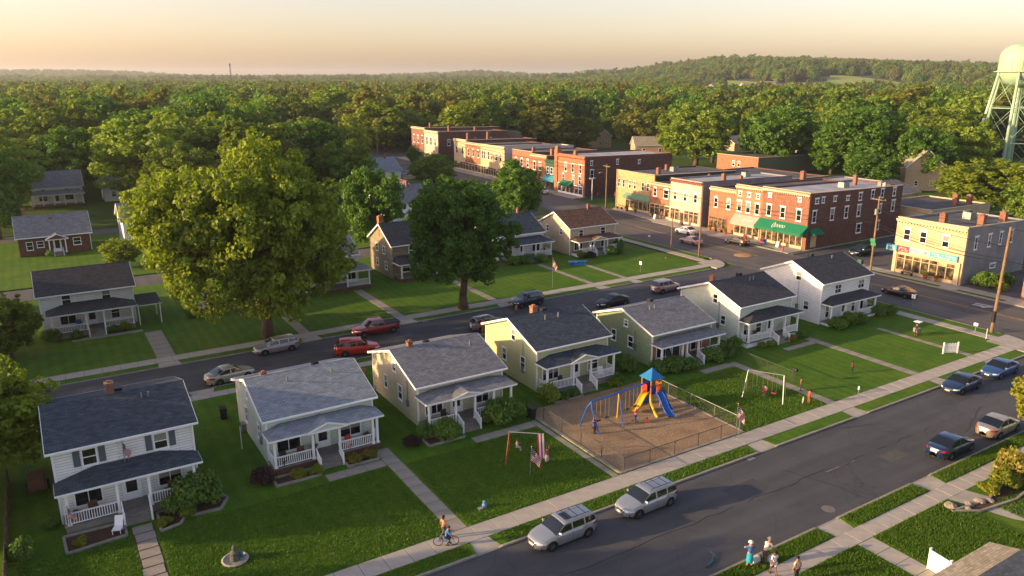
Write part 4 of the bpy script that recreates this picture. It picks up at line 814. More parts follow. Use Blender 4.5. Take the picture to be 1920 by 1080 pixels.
def leaf_mesh(name, cen, rad, cnt, size, rg, mats, up=.25, pick=None):
    """leaf-sized rhombs spread over and in clumps"""
    idx = np.repeat(np.arange(len(cen)), cnt); N = len(idx)
    d = rg.normal(size=(N, 3)); d /= np.linalg.norm(d, axis=1)[:, None]
    r = rad[idx] * (.62 + .42 * rg.random(N) ** .6)
    p = cen[idx] + d * r[:, None] * np.array([1, 1, .8])
    nn = d * .7 + rg.normal(size=(N, 3)) * .45 + np.array([0, 0, up]); nn /= np.linalg.norm(nn, axis=1)[:, None]
    a = np.cross(nn, rg.normal(size=(N, 3))); a /= np.linalg.norm(a, axis=1)[:, None]; b = np.cross(nn, a)
    s = size * (.65 + .7 * rg.random(N))[:, None]
    v = np.stack([p - a * s, p - b * s * .62, p + a * s, p + b * s * .62], 1).reshape(-1, 3)
    me = bpy.data.meshes.new(name); me.vertices.add(4 * N); me.vertices.foreach_set('co', v.ravel().astype(np.float32))
    me.loops.add(4 * N); me.loops.foreach_set('vertex_index', np.arange(4 * N, dtype=np.int32))
    me.polygons.add(N); me.polygons.foreach_set('loop_start', np.arange(0, 4 * N, 4, dtype=np.int32)); me.polygons.foreach_set('loop_total', np.full(N, 4, dtype=np.int32))
    t = me.attributes.new('tint', 'FLOAT', 'FACE'); t.data.foreach_set('value', (rg.random(N) * .55 + (rg.random(len(cen)) * .35)[idx]).astype(np.float32))
    for m in mats: me.materials.append(m)
    if pick is not None: me.polygons.foreach_set('material_index', (rg.random(N) < pick).astype(np.int32))
    me.update(); return me
def crown_points(rg, rx, z0, z1, lobes, per, rc, core=.72, lean=(0, 0)):
    """clump centres on the surfaces of lobes that make up an uneven crown"""
    cz = z0 + (z1 - z0) * .47; hz = (z1 - z0) / 2
    L = [(np.array([0, 0, cz]), core)]
    for i in range(lobes):
        th = i * 2.399 + rg.uniform(-.3, .3); s = rg.uniform(-.92, .9); k = math.sqrt(max(.12, 1 - s * s)) * rg.uniform(.5, .72)
        L.append((np.array([rx * k * math.cos(th), rx * k * math.sin(th), cz + hz * s * .62]), rg.uniform(.22, .44)))
    P, Q = [], []
    for c, f in L:
        n = int(per * f * f * 6)
        d = rg.normal(size=(n, 3)); d /= np.linalg.norm(d, axis=1)[:, None]
        q = c + d * np.array([rx * f, rx * f, hz * f]) * (.66 + .48 * rg.random(n) ** 1.6)[:, None]
        q = q[q[:, 2] > z0 + .3]
        q[:, :2] += np.array(lean) * ((q[:, 2:3] - z0) / (z1 - z0)).clip(.2, 1)
        P.append(q); Q.append(rc * (.5 + .75 * rg.random(len(q))))
    return np.concatenate(P), np.concatenate(Q), L
def trunk_mesh(rg, L, h, r, z0, m=BARK):
    mb = MB(); zs = np.linspace(0, h * .62, 7); pts = [Vector((math.sin(i * .9) * .012 * h, math.cos(i * 1.3) * .012 * h, z)) for i, z in enumerate(zs)]
    pts[0] = Vector((0, 0, -.15)); rs = [r * 1.45, r, r * .86, r * .72, r * .55, r * .4, r * .22]
    for i in range(6): mb.tube(pts[i], pts[i + 1], rs[i], rs[i + 1], 9)
    for k in range(5): mb.tube((0, 0, .35), (r * 2.1 * math.cos(k * 1.3), r * 2.1 * math.sin(k * 1.3), -.12), r * .5, r * .2, 5)
    for j, (c, f) in enumerate(L[1:]):
        i = 2 + j % 4; a = pts[i]; c = Vector(c); mid = a.lerp(c, .5) + Vector((0, 0, .05 * h))
        mb.tube(a, mid, rs[i] * .55, rs[i] * .34, 6); mb.tube(mid, c, rs[i] * .34, rs[i] * .12, 6)
        for q in range(3):
            e = c + Vector(rg.normal(size=3)) * .08 * h; mb.tube(mid.lerp(c, .5), e, rs[i] * .16, .02, 5)
    return mb.mesh('trunk', m, True)
TREES = {}
def variant(key, seed, h, wd, z0, lobes, per, rc, cnt, size, m, tr, core=.72, lean=(0, 0)):
    rg = np.random.default_rng(seed); P, Q, L = crown_points(rg, wd / 2 * .93, z0, h, lobes, per, rc, core, lean)
    TREES[key] = (leaf_mesh('crown', P, Q, cnt, size, rg, [m]), trunk_mesh(rg, L, h, tr, z0), h, wd)
variant('maple', 3, 23.0, 24.5, 1.2, 22, 78, 1.05, 92, .23, LEAF, .52, .6, (-2.6, 1.6))
variant('oak', 5, 17.0, 16.4, 2.4, 17, 70, .75, 80, .19, LEAFD, .5, .62)
for i in range(5): variant('mid%d' % i, 20 + i, 16, 14.5, 1.6, 11 + i % 3, 36, .85, 58, .26, (LEAF, LEAFL, LEAFD, LEAF, LEAFD)[i], .34)
for i in range(4): variant('far%d' % i, 40 + i, 18, 15, 1.0, 10, 26, 1.05, 22, .5, (LEAF, LEAFD, LEAFL, LEAFO)[i], .34)
variant('street', 61, 7.6, 6, 1.6, 9, 34, .42, 46, .15, LEAFY, .16)
variant('tall', 66, 20, 11, 1.4, 12, 36, .95, 40, .32, LEAF, .36)
def tree(label, x, y, h, wd, key, rz=None, group=None, name='broadleaf_tree', z=0, kids=True):
    cm, tm, H_, W_ = TREES[key]
    t = thing(name, label, 'tree', (x, y, z), random.uniform(0, 6.28) if rz is None else rz, group)
    t.scale = (wd / W_, wd / W_, h / H_)
    if kids: put('trunk', tm, t)
    c = put('crown', cm, t); c['kind'] = 'stuff'
    return t
tree('huge sunlit maple towering over the middle street, its left side golden', 19.8, 83.4, 24.6, 24.6, 'maple', 0)
tree('big dark green tree on the verge beside the navy suv', 43.5, 81.2, 16.8, 16.2, 'oak', 1.0)
tree('round tree where main street bends, above the brown-roofed house', 83.5, 131, 12.6, 13.0, 'mid2', .5)
tree('low spreading tree between pale-roofed white house and cream shops', 90.3, 183.5, 10, 15.5, 'mid1', 2)
tree('narrow street tree in front of the pinkish far block', 108.8, 236, 6.5, 6.0, 'mid2', 1)
tree('dark tree pressed against the right side of the huge maple', 46.5, 118, 16, 12.5, 'mid4', 1)
tree('tall yellow-lit tree left of the far storefronts', 84, 231, 19.5, 17.5, 'mid0', 3)
tree('dark tree at the left edge, left of white porch house', -6.5, 163, 18.2, 13.5, 'mid2', .2)
tree('round tree standing behind the white porch house and cottage', 9.8, 214, 19.2, 20.5, 'mid4', 1.6)
tree('yellow-lit tree rising behind the round tree at left', 10.6, 258, 25.5, 26, 'mid0', 4)
tree('broad tree behind the huge maple, left of its top', 36, 246, 21.5, 28, 'mid1', 2.2)
tree('broad dark tree beyond the huge maple', 66, 226, 17.8, 23, 'mid3', 5)
tree('small lit tree beside the peach-gabled white house', 9.8, 128, 5.2, 7.2, 'mid0', 1)
tree('leafy tree reaching in at the left edge beside the middle street', -5.6, 61.5, 10.5, 11, 'mid3', .3)
tree('low tree at the left edge below the white two-storey across the street', -4.4, 90, 8, 7.6, 'mid0', 1.3)
tree('small yellow-green tree at right edge beside the champagne sedan', 61.5, 22.9, 8.2, 6.6, 'street', 1)
tree('lit elm behind the brown-sided brick block, left of a pair', 193, 203, 19, 13.5, 'tall', .4)
tree('lit elm behind the brown-sided brick block, right of a pair', 198, 188, 19.5, 13.5, 'tall', 2.4)
tree('very tall elm behind the low orange brick block', 216.7, 185.4, 23.5, 15.5, 'mid0', 3.1)
tree('wide elm left of the orange brick house', 240, 169, 22, 23.5, 'mid1', 1.1)
tree('wide elm left of the water tower', 230, 125, 22.5, 27, 'mid0', .6)
tree('bright spreading tree behind the cream corner shop', 168, 82, 13.2, 27, 'mid3', 2.1)
tree('dark low tree by the grey garage', 182, 118, 11, 16, 'mid4', 2.9)
tree('bushy tree between cream house and the corner brick block', 186, 246, 15, 15, 'tall', 1.9)
tree('dark tree over the long cream block', 196, 296, 19, 26, 'mid2', 1.7)
NOT = [(o.location.x, o.location.y, 9) for o in col.objects if o.get('category') == 'tree']
# woods around the town: camera-free frame along the valley axis
AX = Vector((.8485, -.5293)); BX = Vector((.5293, .8485))
def AB(a, b): return (AX.x * a + BX.x * b, AX.y * a + BX.y * b)
def blocked(x, y, m=0):
    if x < 108 and y < 126: return True
    if -25 < x < 64 and 124 < y < 168: return True
    if 64 <= x < 95 and 124 <= y < 222: return True
    if -4 < x < 24 and 164 < y < 212: return True
    if 76 < x < 108 + (y - 124) * .06 and 124 < y < 330: return True
    if 100 < x < 142 and 30 < y < 280: return True
    if 142 <= x < 196 and 60 < y < 178: return True
    if 190 < x < 265 and 178 < y < 232: return True
    if 195 < x < 222 and 240 < y < 275: return True
    if 160 < x < 198 and 256 < y < 294: return True
    if 142 < x < 180 and 178 < y < 250: return True
    if x > 150 and (960 + 1491 * (AX.x * x + AX.y * y) / (BX.x * x + BX.y * y)) > 1822 and BX.x * x + BX.y * y < 285: return True
    if 255 < x < 285 and 140 < y < 165: return True
    if 215 < x < 250 and 100 < y < 122: return True
    if 196 < x < 232 and 348 < y < 388: return True
    return False
SEE = [(o.location.x, o.location.y) for o in col.objects if o.get('category') in ('house', 'building', 'garage') and (o.location.y + o.location.x > 300)]
SEE = [((AX.x * x + AX.y * y) / (BX.x * x + BX.y * y), BX.x * x + BX.y * y) for x, y in SEE]
cand = []
rg = np.random.default_rng(5)
for _ in range(9000):
    b = math.sqrt(rg.uniform(120 ** 2, 390 ** 2)); a = rg.uniform(-.74, .74) * b; x, y = AB(a, b)
    if blocked(x, y) or any(abs(a / b - q - .008) < .03 and r - 60 < b < r + 14 for q, r in SEE): continue
    cand.append((b, x, y, a))
keep = []
for b, x, y, a in sorted(cand, key=lambda q: q[0]):
    s = 13.5 + b * .01
    if all((x - p) ** 2 + (y - q) ** 2 > s * s for p, q, *_ in keep) and all((x - p) ** 2 + (y - q) ** 2 > r * r for p, q, r in NOT): keep.append((x, y, b, a))
keep = keep[:285]; bmax = keep[-1][2]
for x, y, b, a in keep:
    q = a / b
    land = [lm for lim, lm in ((-.52, 'at the far left edge'), (-.42, 'behind the white porch house'), (-.3, 'left of the huge maple top'), (-.18, 'above the huge maple'), (-.08, 'right of the huge maple top'), (.02, 'above the second big tree'), (.1, 'above the far storefronts'), (.2, 'behind the corner brick block'), (.3, 'below the wooded hill'), (.42, 'behind the pair of lit elms'), (.54, 'behind the wide elm'), (9, 'around the water tower')) if q < lim][0]
    row = 'front row' if b < 205 else 'second row' if b < 250 else 'third row' if b < 300 else 'back row'
    h = rg.uniform(13.5, 24) * (1 + .08 * (b > 250)); k = (['mid0', 'mid1', 'mid2', 'mid3', 'mid4', 'tall'][rg.integers(6)]) if b < 260 else 'far%d' % rg.integers(4); wr = rg.uniform(.92, 1.35)
    look = ('tall' if h > 20 else 'low' if h < 17.5 else 'middling') + (' broad' if wr > 1.2 else ' narrow' if wr < 1.05 else '') + (' dark' if k in ('mid2', 'mid4', 'far1') else ' bright')
    tree('%s tree, %s of the wood %s' % (look, row, land), x, y, h, h * wr, k, group='trees of the surrounding woods', name='woodland_tree')
# trees to the left of the picture that shade the near street and lawns
SL = ['nearest the white two-storey house', 'beside the left lot of the white two-storey house', 'at the back of the left lot', 'beyond the middle street at far left', 'at the far end of the left lots', 'left of the far white house', 'by the near street at far left', 'at the lane behind the far white house', 'deep in the left lots']
for i, (x, y, h, wd) in enumerate(((-14, 73, 15.5, 14), (-14, 58, 13.5, 11), (-30, 66, 15, 14), (-30, 90, 20, 17), (-48, 80, 18, 16), (-16, 99, 16, 13), (-22, 46, 15, 13), (-13, 112, 15, 12), (-50, 108, 22, 18))):
    tree('shade tree ' + SL[i], x, y, h, wd, 'mid%d' % (i % 5), group='shade trees at left')

# ------------------------------------------------------------------ hills and far woods
def interp(x, P): return float(np.interp(x, [p[0] for p in P], [p[1] for p in P]))
RID = [(900, 160), (1060, 150), (1190, 141), (1300, 121), (1400, 112), (1500, 113), (1700, 122), (1870, 126), (2100, 128), (2500, 150), (2900, 160)]
LFT = [(-700, 150), (-400, 142), (0, 138), (180, 138), (300, 144), (430, 149), (700, 147), (850, 142), (900, 138), (960, 142), (1050, 147), (1110, 137), (1190, 142), (1300, 150), (3000, 150)]
def sm(t): t = min(1, max(0, t)); return t * t * (3 - 2 * t)
def hgt(a, b):
    u = 960 + 1491 * a / max(b, 1); z = 0
    h1 = max(0, 12 + (145 - interp(960 + 1491 * a / 1900, RID)) * 1900 / 1491) if a > -300 else 0
    z = max(z, h1 * (sm((b - 850) / 1050) if b < 1900 else 1 - sm((b - 2050) / 900)) * (1 + .06 * math.sin(a * .011) * math.cos(b * .009)))
    h2 = max(0, 16 + (145 - interp(960 + 1491 * a / 4200, LFT)) * 4200 / 1491)
    z = max(z, h2 * (sm((b - 2900) / 1300) if b < 4200 else 1 - sm((b - 4300) / 600)))
    return z
mb = MB(); NA, NB = 170, 96; A_ = np.linspace(-4600, 4600, NA); B_ = np.linspace(760, 5200, NB)
for b in B_:
    for a in A_:
        x, y = AB(a, b); z = hgt(a, b); mb.v.append((x, y, z - .4 if z < .5 else z))
for j in range(NB - 1):
    for i in range(NA - 1): k = j * NA + i; mb.f.append((k, k + 1, k + NA + 1, k + NA)); mb.m.append(0)
WOODF = mat('wooded_slope', '#33431f', .95, .3, .02, tint='#46522a', tscale=.008)
struct('hills', mb, WOODF, True)
MEAD = mat('hill_meadow', '#7f8f3c', .95, .15, .02, tint='#93964a', tscale=.01)
fields = [(1335, 1440, 1180, 1480), (1480, 1610, 1080, 1330), (1560, 1680, 1150, 1420), (1380, 1500, 1000, 1220), (1280, 1345, 1050, 1270), (1650, 1740, 950, 1130)]
for i, (u0, u1, b0, b1) in enumerate(fields):
    f = MB(); n = 8
    bm = (b0 + b1) / 2; a0, a1 = (u0 - 960) * bm / 1491, (u1 - 960) * bm / 1491
    ph = [rg.uniform(.8, 1.15) for _ in range(n + 1)]
    g = [[(a0 + (a1 - a0) * q / n, bm + (b1 - b0) / 2 * (p / 4 - 1) * math.sin(math.pi * (q + .4) / (n + .8)) * ph[q]) for p in range(9)] for q in range(n + 1)]
    for q in range(n):
        for p in range(8):
            f.poly([(*AB(*c), hgt(*c) + 1.2) for c in (g[q][p], g[q + 1][p], g[q + 1][p + 1], g[q][p + 1])])
    struct('field', f, MEAD)
pts = []; scl = []
def inField(a, b):
    for u0, u1, b0, b1 in fields:
        bm = (b0 + b1) / 2
        if (u0 - 960) * bm / 1491 - 6 < a < (u1 - 960) * bm / 1491 + 6 and b0 - 60 < b < b1 - 10: return True
    return False
def clearing(a, b):
    u = 960 + 1491 * a / b
    return (1285 < u < 1505 and 890 < b < 1075) or (1345 < u < 1480 and 560 < b < 770) or (1600 < u < 1660 and 500 < b < 720) or (1780 < u < 1830 and 560 < b < 760)
for b0, b1, sp in ((bmax - 15, 900, 15), (900, 2100, 15), (2100, 3000, 24), (3000, 4400, 34)):
    n = int(.8 * (b1 ** 2 - b0 ** 2) / sp ** 2)
    bb = np.sqrt(rg.uniform(b0 ** 2, b1 ** 2, n)); aa = rg.uniform(-.8, .8, n) * bb
    for a, b in zip(aa, bb):
        if inField(a, b) or clearing(a, b): continue
        x, y = AB(a, b)
        if blocked(x, y): continue
        s = rg.uniform(.85, 1.5) * (1 if b < 2100 else 1.5)
        pts.append((x, y, hgt(a, b) - 1)); scl.append(s)
me = bpy.data.meshes.new('woods'); me.from_pydata(pts, [], [])
at_ = me.attributes.new('s', 'FLOAT', 'POINT'); at_.data.foreach_set('value', np.array(scl, dtype=np.float32))
wo = bpy.data.objects.new('distant_woods', me); col.objects.link(wo); tag(wo, 'distant green woods covering the valley and the hills', 'woods', kind='stuff')
ng = bpy.data.node_groups.new('woods', 'GeometryNodeTree')
ng.interface.new_socket('Geometry', in_out='INPUT', socket_type='NodeSocketGeometry'); ng.interface.new_socket('Geometry', in_out='OUTPUT', socket_type='NodeSocketGeometry')
N = ng.nodes; gi = N.new('NodeGroupInput'); go = N.new('NodeGroupOutput'); ip = N.new('GeometryNodeInstanceOnPoints'); jn = N.new('GeometryNodeJoinGeometry')
srcs = []
for i in range(4):
    k = 'far%d' % i; src = [o for o in col.objects if o.data is TREES[k][0]][0]
    oi = N.new('GeometryNodeObjectInfo'); oi.inputs['Object'].default_value = src; oi.transform_space = 'ORIGINAL'; oi.inputs['As Instance'].default_value = True
    ng.links.new(oi.outputs['Geometry'], jn.inputs[0])
rv = N.new('FunctionNodeRandomValue'); rv.data_type = 'INT'; rv.inputs[4].default_value = 0; rv.inputs[5].default_value = 3
rr = N.new('FunctionNodeRandomValue'); rr.data_type = 'FLOAT_VECTOR'; rr.inputs[0].default_value = (0, 0, 0); rr.inputs[1].default_value = (0, 0, 6.28)
na = N.new('GeometryNodeInputNamedAttribute'); na.data_type = 'FLOAT'; na.inputs['Name'].default_value = 's'
ng.links.new(gi.outputs[0], ip.inputs['Points']); ng.links.new(jn.outputs[0], ip.inputs['Instance']); ip.inputs['Pick Instance'].default_value = True
ng.links.new(rv.outputs[2], ip.inputs['Instance Index']); ng.links.new(rr.outputs[0], ip.inputs['Rotation']); ng.links.new(na.outputs['Attribute'], ip.inputs['Scale'])
ng.links.new(ip.outputs[0], go.inputs[0])
md = wo.modifiers.new('woods', 'NODES'); md.node_group = ng

# ------------------------------------------------------------------ shrubs
SHR = {}
def shrubmesh(key, seed, m, n=26, cnt=70, size=.07, flat=.8, pick=None, m2=None):
    g = np.random.default_rng(seed); d = g.normal(size=(n, 3)); d[:, 2] = np.abs(d[:, 2]); d /= np.linalg.norm(d, axis=1)[:, None]
    c = d * np.array([.72, .72, .62 * flat]) * (.5 + .5 * g.random(n))[:, None] + np.array([0, 0, .28])
    SHR[key] = leaf_mesh('foliage', c, .2 + .14 * g.random(n), cnt, size, g, [m] + ([m2] if m2 else []), .3, pick)
SHD = leafmat('shrub_green', '#3a5a20', '#6a8630', .42, 1.35)
shrubmesh('a', 1, SHD); shrubmesh('b', 2, LEAF); shrubmesh('c', 3, SHD, 34, 90, .06); shrubmesh('purple', 4, LEAFP); shrubmesh('y', 5, LEAFY); shrubmesh('fl', 6, LEAF, 30, 70, .07, .7, .25, LEAFR); shrubmesh('hyd', 7, LEAFY, 34, 80, .08, 1, .35, LEAFW)
STEM = MB().tube((0, 0, -.05), (0, 0, .4), .05, .03, 6).tube((0, 0, .1), (.25, .1, .5), .03, .015, 5).tube((0, 0, .1), (-.2, -.2, .5), .03, .015, 5).mesh('stem', BARK)
def shrub(label, x, y, r, h, key='a', name='shrub', cat='shrub', group=None):
    t = thing(name, label, cat, (x, y, ZB), random.uniform(0, 6), group); t.scale = (r * 1.12, r * 1.12, h * 1.15)
    put('foliage', SHR[key], t)['kind'] = 'stuff'; put('stem', STEM, t); return t
for s in [('large dark shrub at the right end of the white two-storey porch', 6.6, 50.6, 1.75, 2.5, 'c'), ('leafy shrub by the steps of the white two-storey house', 4.9, 50.3, 1.0, 1.4, 'a'), ('small yellow-green shrub in the kerbed bed left of the slab path', -.6, 49.3, .5, .6, 'y'), ('low yellow-green shrub right of the slab path', 4.2, 48.9, .6, .6, 'y'), ('low shrub at the kerbed bed edge right of the slab path', 5.6, 49.2, .7, .7, 'b'),
          ('round purple-leaved shrub left of the brick-based porch', 10.85, 51.0, 1.0, 1.25, 'purple'), ('low green shrub below the left half of the brick-based porch', 13.3, 50.5, .7, .6, 'y'), ('low shrub beside the left newel of the brick-based porch', 14.6, 50.4, .65, .6, 'b'), ('red-flowered bed plant right of the brick-porch steps', 17.6, 50.6, .75, .6, 'fl'), ('red-flowered plant at the right end of the brick porch bed', 18.8, 50.6, .75, .65, 'fl'),
          ('rounded dark shrub left of the beige house steps', 25.3, 50.5, 1.35, 1.7, 'c'), ('dark shrub at the left corner of the beige porch', 23.9, 51.4, .9, 1.3, 'a'), ('purplish low shrub between the pale-roofed and beige houses', 22.3, 50.6, .8, .9, 'purple'), ('big dark shrub right of the beige house steps', 30.4, 50.7, 1.7, 2.2, 'c'), ('dark shrub at the fence beside the beige house', 32.0, 50.9, 1.1, 1.7, 'a'),
          ('tall green shrub at the left corner of the pale yellow porch', 36.2, 51.9, 1.2, 1.7, 'b'), ('low clipped shrub left of the pale yellow porch steps', 37.7, 51.6, .7, .8, 'a'), ('round clipped shrub beside the pale yellow porch steps', 38.9, 51.8, .65, .85, 'a'), ('low shrub right of the pale yellow porch steps', 43.6, 51.8, .8, .7, 'b'), ('shrub at the right corner of the pale yellow porch', 44.6, 52.4, .7, .9, 'a'),
          ('dark shrub between the pale yellow and sage houses', 47.0, 54, 1.2, 1.6, 'a'), ('big dark shrub under the sage porch windows', 51.0, 51.4, 1.4, 1.7, 'c'), ('dark shrub left of the sage porch steps', 52.6, 51.2, 1.1, 1.3, 'a'), ('dark shrub at the left corner of the sage house', 49.3, 51.9, 1.1, 1.4, 'c'), ('dark shrub right of the sage porch steps', 56.2, 51.4, 1.2, 1.7, 'c'), ('dark shrub at the right end of the sage porch', 58.2, 51.6, 1.2, 1.5, 'a'), ('tall dark shrub between sage and mint-white houses', 60.2, 52.4, 1.0, 1.8, 'a'),
          ('small clipped shrub left under the mint-white porch', 63.6, 51.5, .55, .7, 'b'), ('small clipped shrub beside the mint-white porch steps', 64.8, 51.4, .55, .7, 'b'), ('red-flowered shrub right of the mint-white porch steps', 68.2, 51.4, .7, .8, 'fl'), ('low shrub at the right end of the mint-white porch', 70.2, 51.6, .8, .8, 'a'),
          ('dark shrub at the left of the corner house porch', 76.2, 51.5, 1.2, 1.4, 'c'), ('bright shrub before the corner house porch', 78.2, 51.3, 1.15, 1.8, 'b'), ('dark clipped shrub before the corner house porch', 80.2, 51.3, 1.1, 1.3, 'a'), ('large dark shrub at the right end of the corner house porch', 85.0, 52.2, 1.25, 1.6, 'c'), ('rounded dark shrub nearest main street beside the corner house', 86.2, 51.2, .9, 1.4, 'a'),
          ('round dark shrub at the left corner of the far white house', -.6, 94.2, 1.1, 1.5, 'c'), ('clipped shrub left of the far white house steps', 1.8, 93.8, .8, .9, 'a'), ('yellow-green shrub right of the far white house steps', 6.6, 94.0, .8, 1.0, 'y'), ('dark shrub beside the far white house porch', 5.3, 94.0, .7, .9, 'a'), ('low dark shrub under the huge maple near the porch', 14.2, 95.5, 1.1, 1.2, 'a'),
          ('dark shrub before the white house left of the brown-roofed one', 66.0, 97.0, 1.1, 1.4, 'c'), ('rounded shrub beside the blue boat lawn', 63.2, 97.2, 1.2, 1.5, 'a'), ('shrub at the corner of the grey-porched white house', 60.8, 97.4, 1.1, 1.6, 'c'), ('purple-flowered shrub left of the brown-roofed house steps', 74.0, 95.2, 1.2, 1.1, 'purple'), ('green shrub before the brown-roofed house porch', 72.6, 95.6, .9, 1.3, 'b'),
          ('dark clipped shrub right of the brown-roofed house steps', 78.4, 95.0, 1.0, 1.6, 'a'), ('small green shrub beside the brown-roofed house steps', 79.8, 94.8, .7, 1.0, 'b'), ('dark upright shrub at the right corner of the brown-roofed house', 81.2, 96.6, 1.1, 2.2, 'c'), ('spiky green plant at the main street verge beside the brown-roofed house', 86.6, 107.4, .7, 1.3, 'y'),
          ('low shrub by the brick bungalow entrance', .8, 142, .9, 1, 'a'), ('wild dark shrub beside the cream corner shop', 109.8, 52.2, 2.0, 2.2, 'c'), ('bright shrub at the cream corner shop side', 109.0, 50.0, 1.2, 1.3, 'y'), ('dark shrub behind the orange brick shop', 112.5, 51.2, 1.6, 1.8, 'a'),
          ('pale-blossomed bush at the right verge garden bed', 57.0, 23.2, 1.3, 1.9, 'hyd'), ('yellow-green bush at the right garden bed', 55.2, 22.7, 1.2, 1.2, 'y'), ('low yellow-green bush at the near end of the right garden bed', 53.6, 22.9, .9, .8, 'y'), ('leafy bush at the far end of the right garden bed', 58.9, 22.6, 1.1, 1.3, 'hyd'),
          ('dark overgrown shrub along the left fence near the bottom edge', -3.6, 49.5, .9, 1.4, 'a'), ('dark shrub at the left wall corner of the white two-storey', -2.2, 52.6, .6, .8, 'a'), ('green hedge shrub behind the grey-roofed white house', 62.5, 137, 2.4, 1.6, 'c'), ('hedge shrub along the lane behind the grey-roofed white house', 71, 141, 2.4, 1.7, 'c')]:
    shrub(*s)
# grass blades on the near lawns and verges
def blades(area_list, dens, h, seed):
    g = np.random.default_rng(seed); V = []
    for x0, y0, x1, y1 in area_list:
        n = int((x1 - x0) * (y1 - y0) * dens); p = np.stack([g.uniform(x0, x1, n), g.uniform(y0, y1, n)], 1); V.append(p)
    p = np.concatenate(V); n = len(p); th = g.uniform(0, 6.28, n); hh = h * (.5 + g.random(n)); wd = .02 + .02 * g.random(n)
    d = np.stack([np.cos(th), np.sin(th)], 1) * wd[:, None]; tip = p + g.normal(size=(n, 2)) * h * .5
    v = np.zeros((n, 3, 3)); v[:, 0, :2] = p - d; v[:, 1, :2] = p + d; v[:, 2, :2] = tip; v[:, :2, 2] = ZB - .01; v[:, 2, 2] = ZB + hh
    me = bpy.data.meshes.new('grass'); me.vertices.add(3 * n); me.vertices.foreach_set('co', v.ravel().astype(np.float32)); me.loops.add(3 * n); me.loops.foreach_set('vertex_index', np.arange(3 * n, dtype=np.int32))
    me.polygons.add(n); me.polygons.foreach_set('loop_start', np.arange(0, 3 * n, 3, dtype=np.int32)); me.polygons.foreach_set('loop_total', np.full(n, 3, dtype=np.int32))
    t = me.attributes.new('tint', 'FLOAT', 'FACE'); t.data.foreach_set('value', g.random(n).astype(np.float32)); me.materials.append(leafmat('grass_blade_%d' % seed, '#3a6214', '#5d7a20', .3)); me.update()
    o = bpy.data.objects.new('grass', me); col.objects.link(o); return tag(o, 'short mown grass blades on the lawns and verges' if seed == 3 else 'thicker sunlit grass on the lawn at lower right', 'grass', kind='stuff')
blades([(-4, 38.5, 2.2, 48.8), (3.6, 38.5, 19.4, 48.5), (20.7, 38.5, 32.5, 48.2), (8, 35.7, 19.4, 36.8), (21.8, 35.7, 44.2, 36.8), (26, 25.25, 39, 26.4), (42.2, 25.25, 49.7, 26.4), (52.8, 25.25, 70, 26.4),  (46.6, 38.5, 56.9, 49)], 220, .1, 3)
blades([(28, 19, 40, 23.95), (41.8, 18, 50, 23.95), (52, 19, 62, 22), (26, 25.25, 39.4, 26.4), (42, 25.25, 50, 26.4), (52.5, 25.25, 70, 26.4)], 520, .12, 8)
# ------------------------------------------------------------------ haze over the valley
hz = MB().box(-6100, -900, -1.4, 6100, 9100, 112).build('haze', []) if False else None
hm = bpy.data.materials.new('haze'); hm.use_nodes = True; hm.node_tree.nodes.clear()
ho = hm.node_tree.nodes.new('ShaderNodeOutputMaterial'); hv = hm.node_tree.nodes.new('ShaderNodeVolumePrincipled')
hv.inputs['Density'].default_value = .0001; hv.inputs['Color'].default_value = (.93, .95, 1, 1); hv.inputs['Anisotropy'].default_value = .35
hm.node_tree.links.new(hv.outputs[0], ho.inputs['Volume'])
tag(MB().box(-6100, -900, -1.4, 6100, 9100, 112).build('haze', hm), 'pale evening haze lying over the valley', 'haze', kind='stuff')
# ------------------------------------------------------------------ cars
TYRE = mat('tyre_rubber', '#1a1a1b', .85, .1); RIM = mat('alloy_rim', '#9c9fa3', .35, .1, metal=.8); CARGL = mat('car_glass', '#12171a', .05, .2, 1, spec=.9)
LAMP = mat('headlamp', '#c9ccd0', .12, .1, spec=.8); TAIL = mat('tail_lamp', '#a3141c', .2, .1); PLATE = mat('licence_plate', '#d7d7cf', .5, .05); BLACKP = mat('black_plastic', '#18191b', .6, .1); SEAM = mat('panel_gap', '#0c0c0d', .9, 0.)
def paint(name, c, met=.55, coat=.8): return mat('car_paint_' + name, c, .32, .05, .8, metal=met, coat=coat, spec=.5)
PA = {'silver': paint('silver', '#9da3a8'), 'navy': paint('navy', '#17304f', .3), 'blue': paint('blue', '#234a7c', .3), 'champagne': paint('champagne', '#a89a86'), 'darkblue': paint('dark_teal_blue', '#1c3440', .4), 'red': paint('red', '#7d1219', .25), 'scarlet': paint('scarlet', '#b3221a', .2),
      'cream': paint('cream', '#b8ad9a'), 'black': paint('black', '#0c0d10', 0., .2), 'white': paint('white', '#d2d2cf', .05), 'grey': paint('grey', '#6f7478'), 'pink': paint('rosy_silver', '#a88d88'), 'beige': paint('beige_silver', '#9c9590')}
